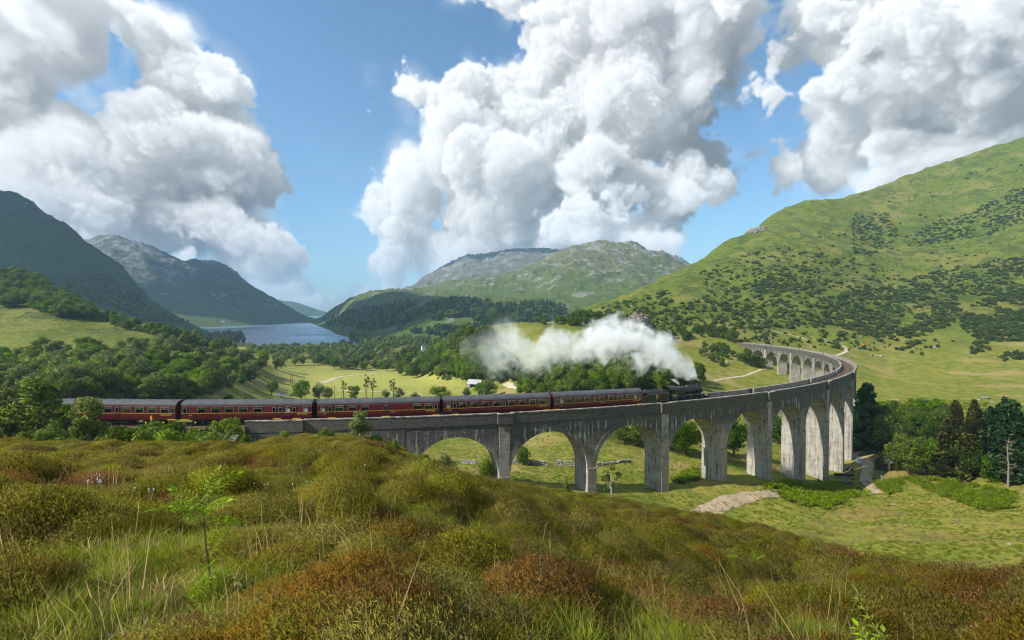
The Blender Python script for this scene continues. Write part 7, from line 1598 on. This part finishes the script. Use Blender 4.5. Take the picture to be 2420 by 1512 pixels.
# posts, poles, steps and the lineside sign by the abutment
M_post = paint('weathered_wood', (0.30, 0.265, 0.21), .9, 0, .3, 6)
def post(px, py, hpx, lab, ymin=40, r=.055, lean=0.0):
    p = hit(px, py, ymin); h = hpx*p[1]/FPX; b = MB(); b.path([(0, 0, -.3), (lean*h, 0, h)], [r, r*.9], 6); tag(b.obj('fence_post', M_post, None, False, 0, tuple(p)), lab, 'fence post')
for px, py, h, lab in ((531, 1326, 14, 'leftmost fence post at the foot of the embankment thicket'), (589, 1334, 24, 'fence post between the thicket and the wooden steps'), (553, 1306, 20, 'fence post half hidden in the embankment thicket'), (598, 1290, 22, 'fence post on the brown embankment slope'), (638, 1281, 15, 'dark leaning fence post under the maple bush'), (649, 1316, 46, 'tall thin stake beside the wooden steps'), (1551, 1424, 9, 'small fence post left of the second tall pier'), (1589, 1418, 8, 'fence post nearest the second pier on its left'), (1852, 1418, 9, 'fence post in the grass right of the slender young tree')): post(px, py, h, lab)
def rail_px(a, b, r, lab, la=.0, lb=.0, nm='fence_rail'):
    A, B = hit(*a, 40), hit(*b, 40); A[2] += la; B[2] += lb; m = MB(); c = (A+B)/2; m.path([tuple(A-c), tuple(B-c)], [r, r], 6); tag(m.obj(nm, M_post, None, False, 0, tuple(c)), lab, 'fence rail')
rail_px((600, 1338), (650, 1318), .07, 'pale fence rail sloping down to the left from the steps', .35, .5)
rail_px((640, 1298), (664, 1290), .06, 'short fence rail behind the tall thin stake', .3, .4)
pb = hit(655, 1322, 40); cA, tA, nA = frame(S_L - .6); pt = Vector(at(S_L - .7, 3.0, 1.35)); o = empty('wooden_steps', pb, 0, 'steep flight of weathered wooden steps up to the railway at the abutment', 'steps'); d = pt - Vector(pb); sd = d.cross(Vector((0, 0, 1))).normalized()
for e in (-.42, .42): b = MB(); b.path([tuple(sd*e), tuple(d + sd*e)], [.07, .07], 4); b.obj('stringer', M_post, o)
b = MB(); b.path([tuple(-sd*.5 + Vector((0, 0, .9))), tuple(d - sd*.5 + Vector((0, 0, .9)))], [.035, .035], 5); b.obj('handrail', M_post, o)
trd = MB(); trd.box(-.42, .42, -.13, .13, -.02, .02); tme = trd.mesh('tread', M_post)
for i in range(14): q = link('tread', tme, o, d*((i+.5)/14)); q.rotation_euler = (0, 0, math.atan2(sd.y, sd.x))
b = MB(); b.box(-.22, .22, -.02, .02, -.14, .14); so = tag(b.obj('warning_sign', M_red, None, False, 0, (pb[0] - .35, pb[1] - .3, pb[2] + .75)), 'small red warning board at the foot of the wooden steps', 'sign')
b = MB(); b.box(-.03, .03, -.02, .02, -.85, -.1); b.obj('post', M_post, so)
cS, tS, nS = frame(-53.9); p = Vector(at(-53.9, 2.9, 1.5)); so = empty('lineside_sign', p, 0, 'thin pale post with a small orange board beside the railway', 'sign'); b = MB(); b.path([(0, 0, -.4), (0, 0, 2.5)], [.05, .05], 6); b.obj('post', M_post, so); b = MB(); b.box(-.16, .16, -.07, -.05, 1.7, 2.3); b.obj('board', paint('orange_board', (.62, .30, .03), .5), so)
def pole(px, py, hpx, lab, double=False):
    p = hit(px, py, 100); h = hpx*p[1]/FPX; o = empty('utility_pole', p, 0, lab, 'utility pole')
    for e in ((-.6, .6) if double else (0,)): b = MB(); b.path([(e, 0, -.4), (e, 0, h)], [.14, .10], 7); b.obj('pole', M_bark, o)
    b = MB(); b.box(-.9, .9, -.05, .05, h-.6, h-.45); b.obj('crossarm', M_bark, o)
pole(854, 1128, 30, 'double wooden utility pole by the stony river bank', True); pole(980, 1172, 42, 'thin utility pole left of the thin bare trees in the pasture'); pole(1000, 1158, 24, 'short utility pole near the pasture path')
# gorse by the far end of the line
for px, py, h, lab in ((2172, 1001, 9, 'yellow gorse bush at the left of the pair by the far parapet'), (2190, 1001, 11, 'yellow gorse bush at the right of the pair by the far parapet')):
    PROTO['gorse'] = (PROTO['yellow0'][0], PROTO['bush0'][1]); plant_px('gorse', px, py, h, lab, 'gorse_bush', 'bush', None, 1.6, 250)

# ------------------------------------------------------------------ people, far off
def person_mesh(jc, tc, seed):
    V = [(0, 0, .95), (0, 0, 1.15), (0, 0, 1.40), (0, 0, 1.52), (0, 0, 1.60), (0, -.01, 1.72), (.10, 0, .90), (.12, -.02, .50), (.12, .02, .06), (.13, -.10, .03), (-.10, 0, .90), (-.12, .02, .50), (-.13, .05, .06), (-.14, -.07, .03), (.20, 0, 1.40), (.27, -.02, 1.12), (.22, -.16, .92), (-.20, 0, 1.40), (-.27, .0, 1.12), (-.24, -.14, .92)]
    E = [(0, 1), (1, 2), (2, 3), (3, 4), (4, 5), (0, 6), (6, 7), (7, 8), (8, 9), (0, 10), (10, 11), (11, 12), (12, 13), (2, 14), (14, 15), (15, 16), (2, 17), (17, 18), (18, 19)]
    rad = [.15, .16, .15, .055, .10, .085, .095, .07, .045, .04, .095, .07, .045, .04, .075, .05, .038, .075, .05, .038]
    me = bpy.data.meshes.new('person'); me.from_pydata(V, E, []); o = bpy.data.objects.new('person', me); C.objects.link(o)
    md = o.modifiers.new('skin', 'SKIN')
    for i, v in enumerate(me.skin_vertices[0].data): v.radius = (rad[i], rad[i]*.85); v.use_root = (i == 0)
    o.modifiers.new('sub', 'SUBSURF').levels = 1; bpy.context.view_layer.update()
    r = bpy.data.meshes.new_from_object(o.evaluated_get(bpy.context.evaluated_depsgraph_get())); bpy.data.objects.remove(o); r.name = 'person'
    for m in (paint('jacket', jc, .8), paint('trousers', tc, .85), M_skin, paint('hair', (.05, .035, .025), .8)): r.materials.append(m)
    idx = []
    for pl in r.polygons:
        z = pl.center.z; idx.append(3 if z > 1.70 else 2 if (z > 1.49 or (abs(pl.center.x) > .17 and z < 1.0 and pl.center.y < -.08)) else 0 if z > .93 else 1)
    r.polygons.foreach_set('material_index', np.array(idx, np.int32)); r.polygons.foreach_set('use_smooth', np.ones(len(r.polygons), bool)); return r
M_skin = paint('skin', (.45, .28, .20), .6)
PEOPLE = [person_mesh((.5, .5, .52), (.05, .06, .09), 1), person_mesh((.45, .06, .05), (.06, .06, .06), 2), person_mesh((.06, .12, .32), (.10, .09, .08), 3), person_mesh((.62, .60, .55), (.12, .12, .14), 4), person_mesh((.05, .05, .06), (.16, .14, .11), 5)]
CLO = ['pale grey top', 'red jacket', 'blue jacket', 'white top', 'black jacket']
def person(px, py, i, lab, group=None, ymin=200):
    p = hit(px, py, ymin)
    if p is None: return
    o = link('person', PEOPLE[i], None, tuple(p)); o.rotation_euler = (0, 0, random.uniform(-1, 1) + .6); o.scale = (1.02, 1.02, 1.02); tag(o, lab, 'person', group)
person(291, 976, 4, 'person in a black jacket standing on the left meadow'); person(297, 976, 0, 'person in a pale top beside the one in black on the left meadow')
rg = random.Random(6)
for i in range(26):
    c = rg.randrange(5); person(rg.uniform(512, 556), 0, c, '', None) if False else None
    px = rg.uniform(518, 558); py = 968 + (px - 518)*.30 + rg.uniform(-3, 4); person(px, py, c, f'person in a {CLO[c]} in the crowd on the left ridge', 'crowd of onlookers on the left ridge')
for px, py, c, lab in ((588, 991, 2, 'person in a blue jacket right of the crowd on the ridge'), (599, 990, 1, 'person in a red jacket right of the crowd on the ridge'), (610, 994, 3, 'person in a white top farthest along the ridge')): person(px, py, c, lab)
# ------------------------------------------------------------------ the engine's smoke: one closed body of vapour drifting back over the train
SM = [(2046, 1119, 4, .30, 101.5), (2041, 1106, 12, .7, 102), (2026, 1085, 27, .55, 102.5), (1995, 1062, 42, .45, 103.5), (1950, 1030, 60, .55, 105), (1880, 1006, 66, .60, 108), (1800, 1002, 68, .55, 111), (1740, 1004, 66, .42, 114), (1680, 1024, 52, .34, 117), (1620, 1016, 64, .20, 120), (1560, 1046, 50, .20, 123), (1500, 1012, 78, .13, 127), (1440, 1036, 70, .07, 131), (1395, 1020, 40, .03, 134)]
sc_ = []
for px, py, r, dn, Y in SM:
    a, b_ = ray(px, py); sc_.append((a*Y, Y, CAMZ + b_*Y, r*Y/FPX, dn))
sc_ = np.array(sc_); SX0, SX1 = sc_[-1, 0] - 5, sc_[0, 0] + 1.2
xs = np.linspace(SX0, SX1, 90); o_ = np.argsort(sc_[:, 0]); S_ = sc_[o_]
def smi(j, q): return np.interp(q, S_[:, 0], S_[:, j])
na = 40; ang = np.linspace(0, 2*np.pi, na, endpoint=False); Vh = []
for i, xv in enumerate(xs):
    r = smi(3, xv)*1.55 + .5; e = min(1, (8*min(i, len(xs)-1-i)/len(xs))**.5 + .08); cy_, cz_ = smi(1, xv), smi(2, xv)
    lum = 1 + .34*fbm(np.cos(ang)*r + xv*.9, np.sin(ang)*r + xv*.5, 3.2, 3, 71); rr_ = r*e*lum
    Vh.append(np.stack([np.full(na, xv), cy_ + np.cos(ang)*rr_, cz_ + np.sin(ang)*rr_], 1))
Vh = np.concatenate(Vh); Fh = [[i*na+k_, i*na+(k_+1) % na, (i+1)*na+(k_+1) % na, (i+1)*na+k_] for i in range(len(xs)-1) for k_ in range(na)] + [list(range(na-1, -1, -1)), list(range((len(xs)-1)*na, len(xs)*na))]
k = NT('steam_and_smoke'); P = k.pos(); x3 = k.n('ShaderNodeSeparateXYZ', {0: P}).outputs
u_ = k.n('ShaderNodeMapRange', {0: x3[0], 1: float(SX0), 2: float(SX1)}).outputs[0]
def curve(j, lo, hi):
    nd = k.n('ShaderNodeFloatCurve', {'Value': u_}); cv = nd.mapping.curves[0]; nd.mapping.extend = 'HORIZONTAL'
    us = (S_[:, 0] - SX0)/(SX1 - SX0); vs = (S_[:, j] - lo)/(hi - lo)
    while len(cv.points) < len(us): cv.points.new(.5, .5)
    for q, uu, vv in zip(cv.points, us, vs): q.location = (float(uu), float(vv)); q.handle_type = 'AUTO'
    nd.mapping.update()
    return k.math('MULTIPLY_ADD', nd.outputs[0], hi - lo, lo)
cyv, czv, crv, cdv = curve(1, 95, 140), curve(2, 30, 90), curve(3, 0, 8), curve(4, 0, 1)
dy, dz = k.math('SUBTRACT', x3[1], cyv), k.math('SUBTRACT', x3[2], czv)
dist = k.math('DIVIDE', k.math('SQRT', k.math('ADD', k.math('MULTIPLY', dy, dy), k.math('MULTIPLY', dz, dz))), k.math('MAXIMUM', crv, .15))
nz1 = k.noise(P, .36, 6, .62, .8); nz2 = k.noise(P, .11, 2, .5)
val = k.math('SUBTRACT', k.math('ADD', 1.0, k.math('ADD', k.math('MULTIPLY', k.math('SUBTRACT', nz1, .5), 3.4), k.math('MULTIPLY', k.math('SUBTRACT', nz2, .5), 1.2))), dist)
den = k.math('MULTIPLY', k.ramp(val, .0, .7), k.math('MULTIPLY', cdv, 1.0))
vol = k.n('ShaderNodeVolumePrincipled', {'Color': (0.955, 0.980, 1.0), 'Density': den, 'Anisotropy': 0.0}); k.t.links.new(vol.outputs[0], k.out.inputs['Volume'])
k.m.cycles.volume_sampling = 'MULTIPLE_IMPORTANCE'
me = np_mesh('smoke', Vh, Fh, k.m, True); smo = link('smoke', me); tag(smo, kind='stuff')
# wisp at the safety valves
pv = en.matrix_basis @ Vector((ex(3.6), 0, 3.72)); k = NT('safety_valve_steam'); P = k.pos(); nzw = k.noise(P, 2.2, 4, .6); k.t.links.new(k.n('ShaderNodeVolumePrincipled', {'Color': (.98, .98, .98), 'Density': k.math('MULTIPLY', k.ramp(nzw, .42, .62), 2.2)}).outputs[0], k.out.inputs['Volume'])
b = MB(); b.path([tuple(pv), tuple(pv + Vector((-.15, .1, .5))), tuple(pv + Vector((-.7, .3, 1.0))), tuple(pv + Vector((-1.6, .5, 1.4)))], [.10, .25, .42, .15], 12); tag(b.obj('steam', k.m, None, True), kind='stuff')

# ------------------------------------------------------------------ the air of the glen
k = NT('haze_air'); vol = k.n('ShaderNodeVolumePrincipled', {'Color': (0.47, 0.74, 1.0), 'Density': HAZE, 'Anisotropy': 0.25}); k.t.links.new(vol.outputs[0], k.out.inputs['Volume'])
b = MB(); b.box(-10500, 10500, -60, 10500, -70, 760); hz = b.obj('haze', k.m); tag(hz, kind='stuff')

# unseen cloud bodies added out of frame to shade left mountains and centre crest
k = NT('shade_cloud_white'); k.pbr((.8, .8, .8), 1.0)
for i, (x, y, z, rx, ry, rz) in enumerate(((-3330, 330, 2500, 520, 620, 160), (-3900, 1500, 2550, 620, 560, 170), (-4300, 2300, 2600, 420, 420, 140), (-2420, 2700, 2600, 520, 330, 140))):
    bm = bmesh.new(); bmesh.ops.create_icosphere(bm, subdivisions=5, radius=1)
    for v in bm.verts: c = v.co.copy(); f = 1 + .45*float(fbm(c.x*1.6 + i*7, c.y*1.6 + c.z, .8, 4, 95+i)); v.co = Vector((c.x*rx*f, c.y*ry*f, c.z*rz*f*(1 if c.z > 0 else .5)))
    me = bpy.data.meshes.new('shade_cloud'); bm.to_mesh(me); bm.free(); me.materials.append(k.m); me.polygons.foreach_set('use_smooth', np.ones(len(me.polygons), bool)); o = link('shade_cloud', me, None, (x, y, z)); tag(o, kind='stuff')
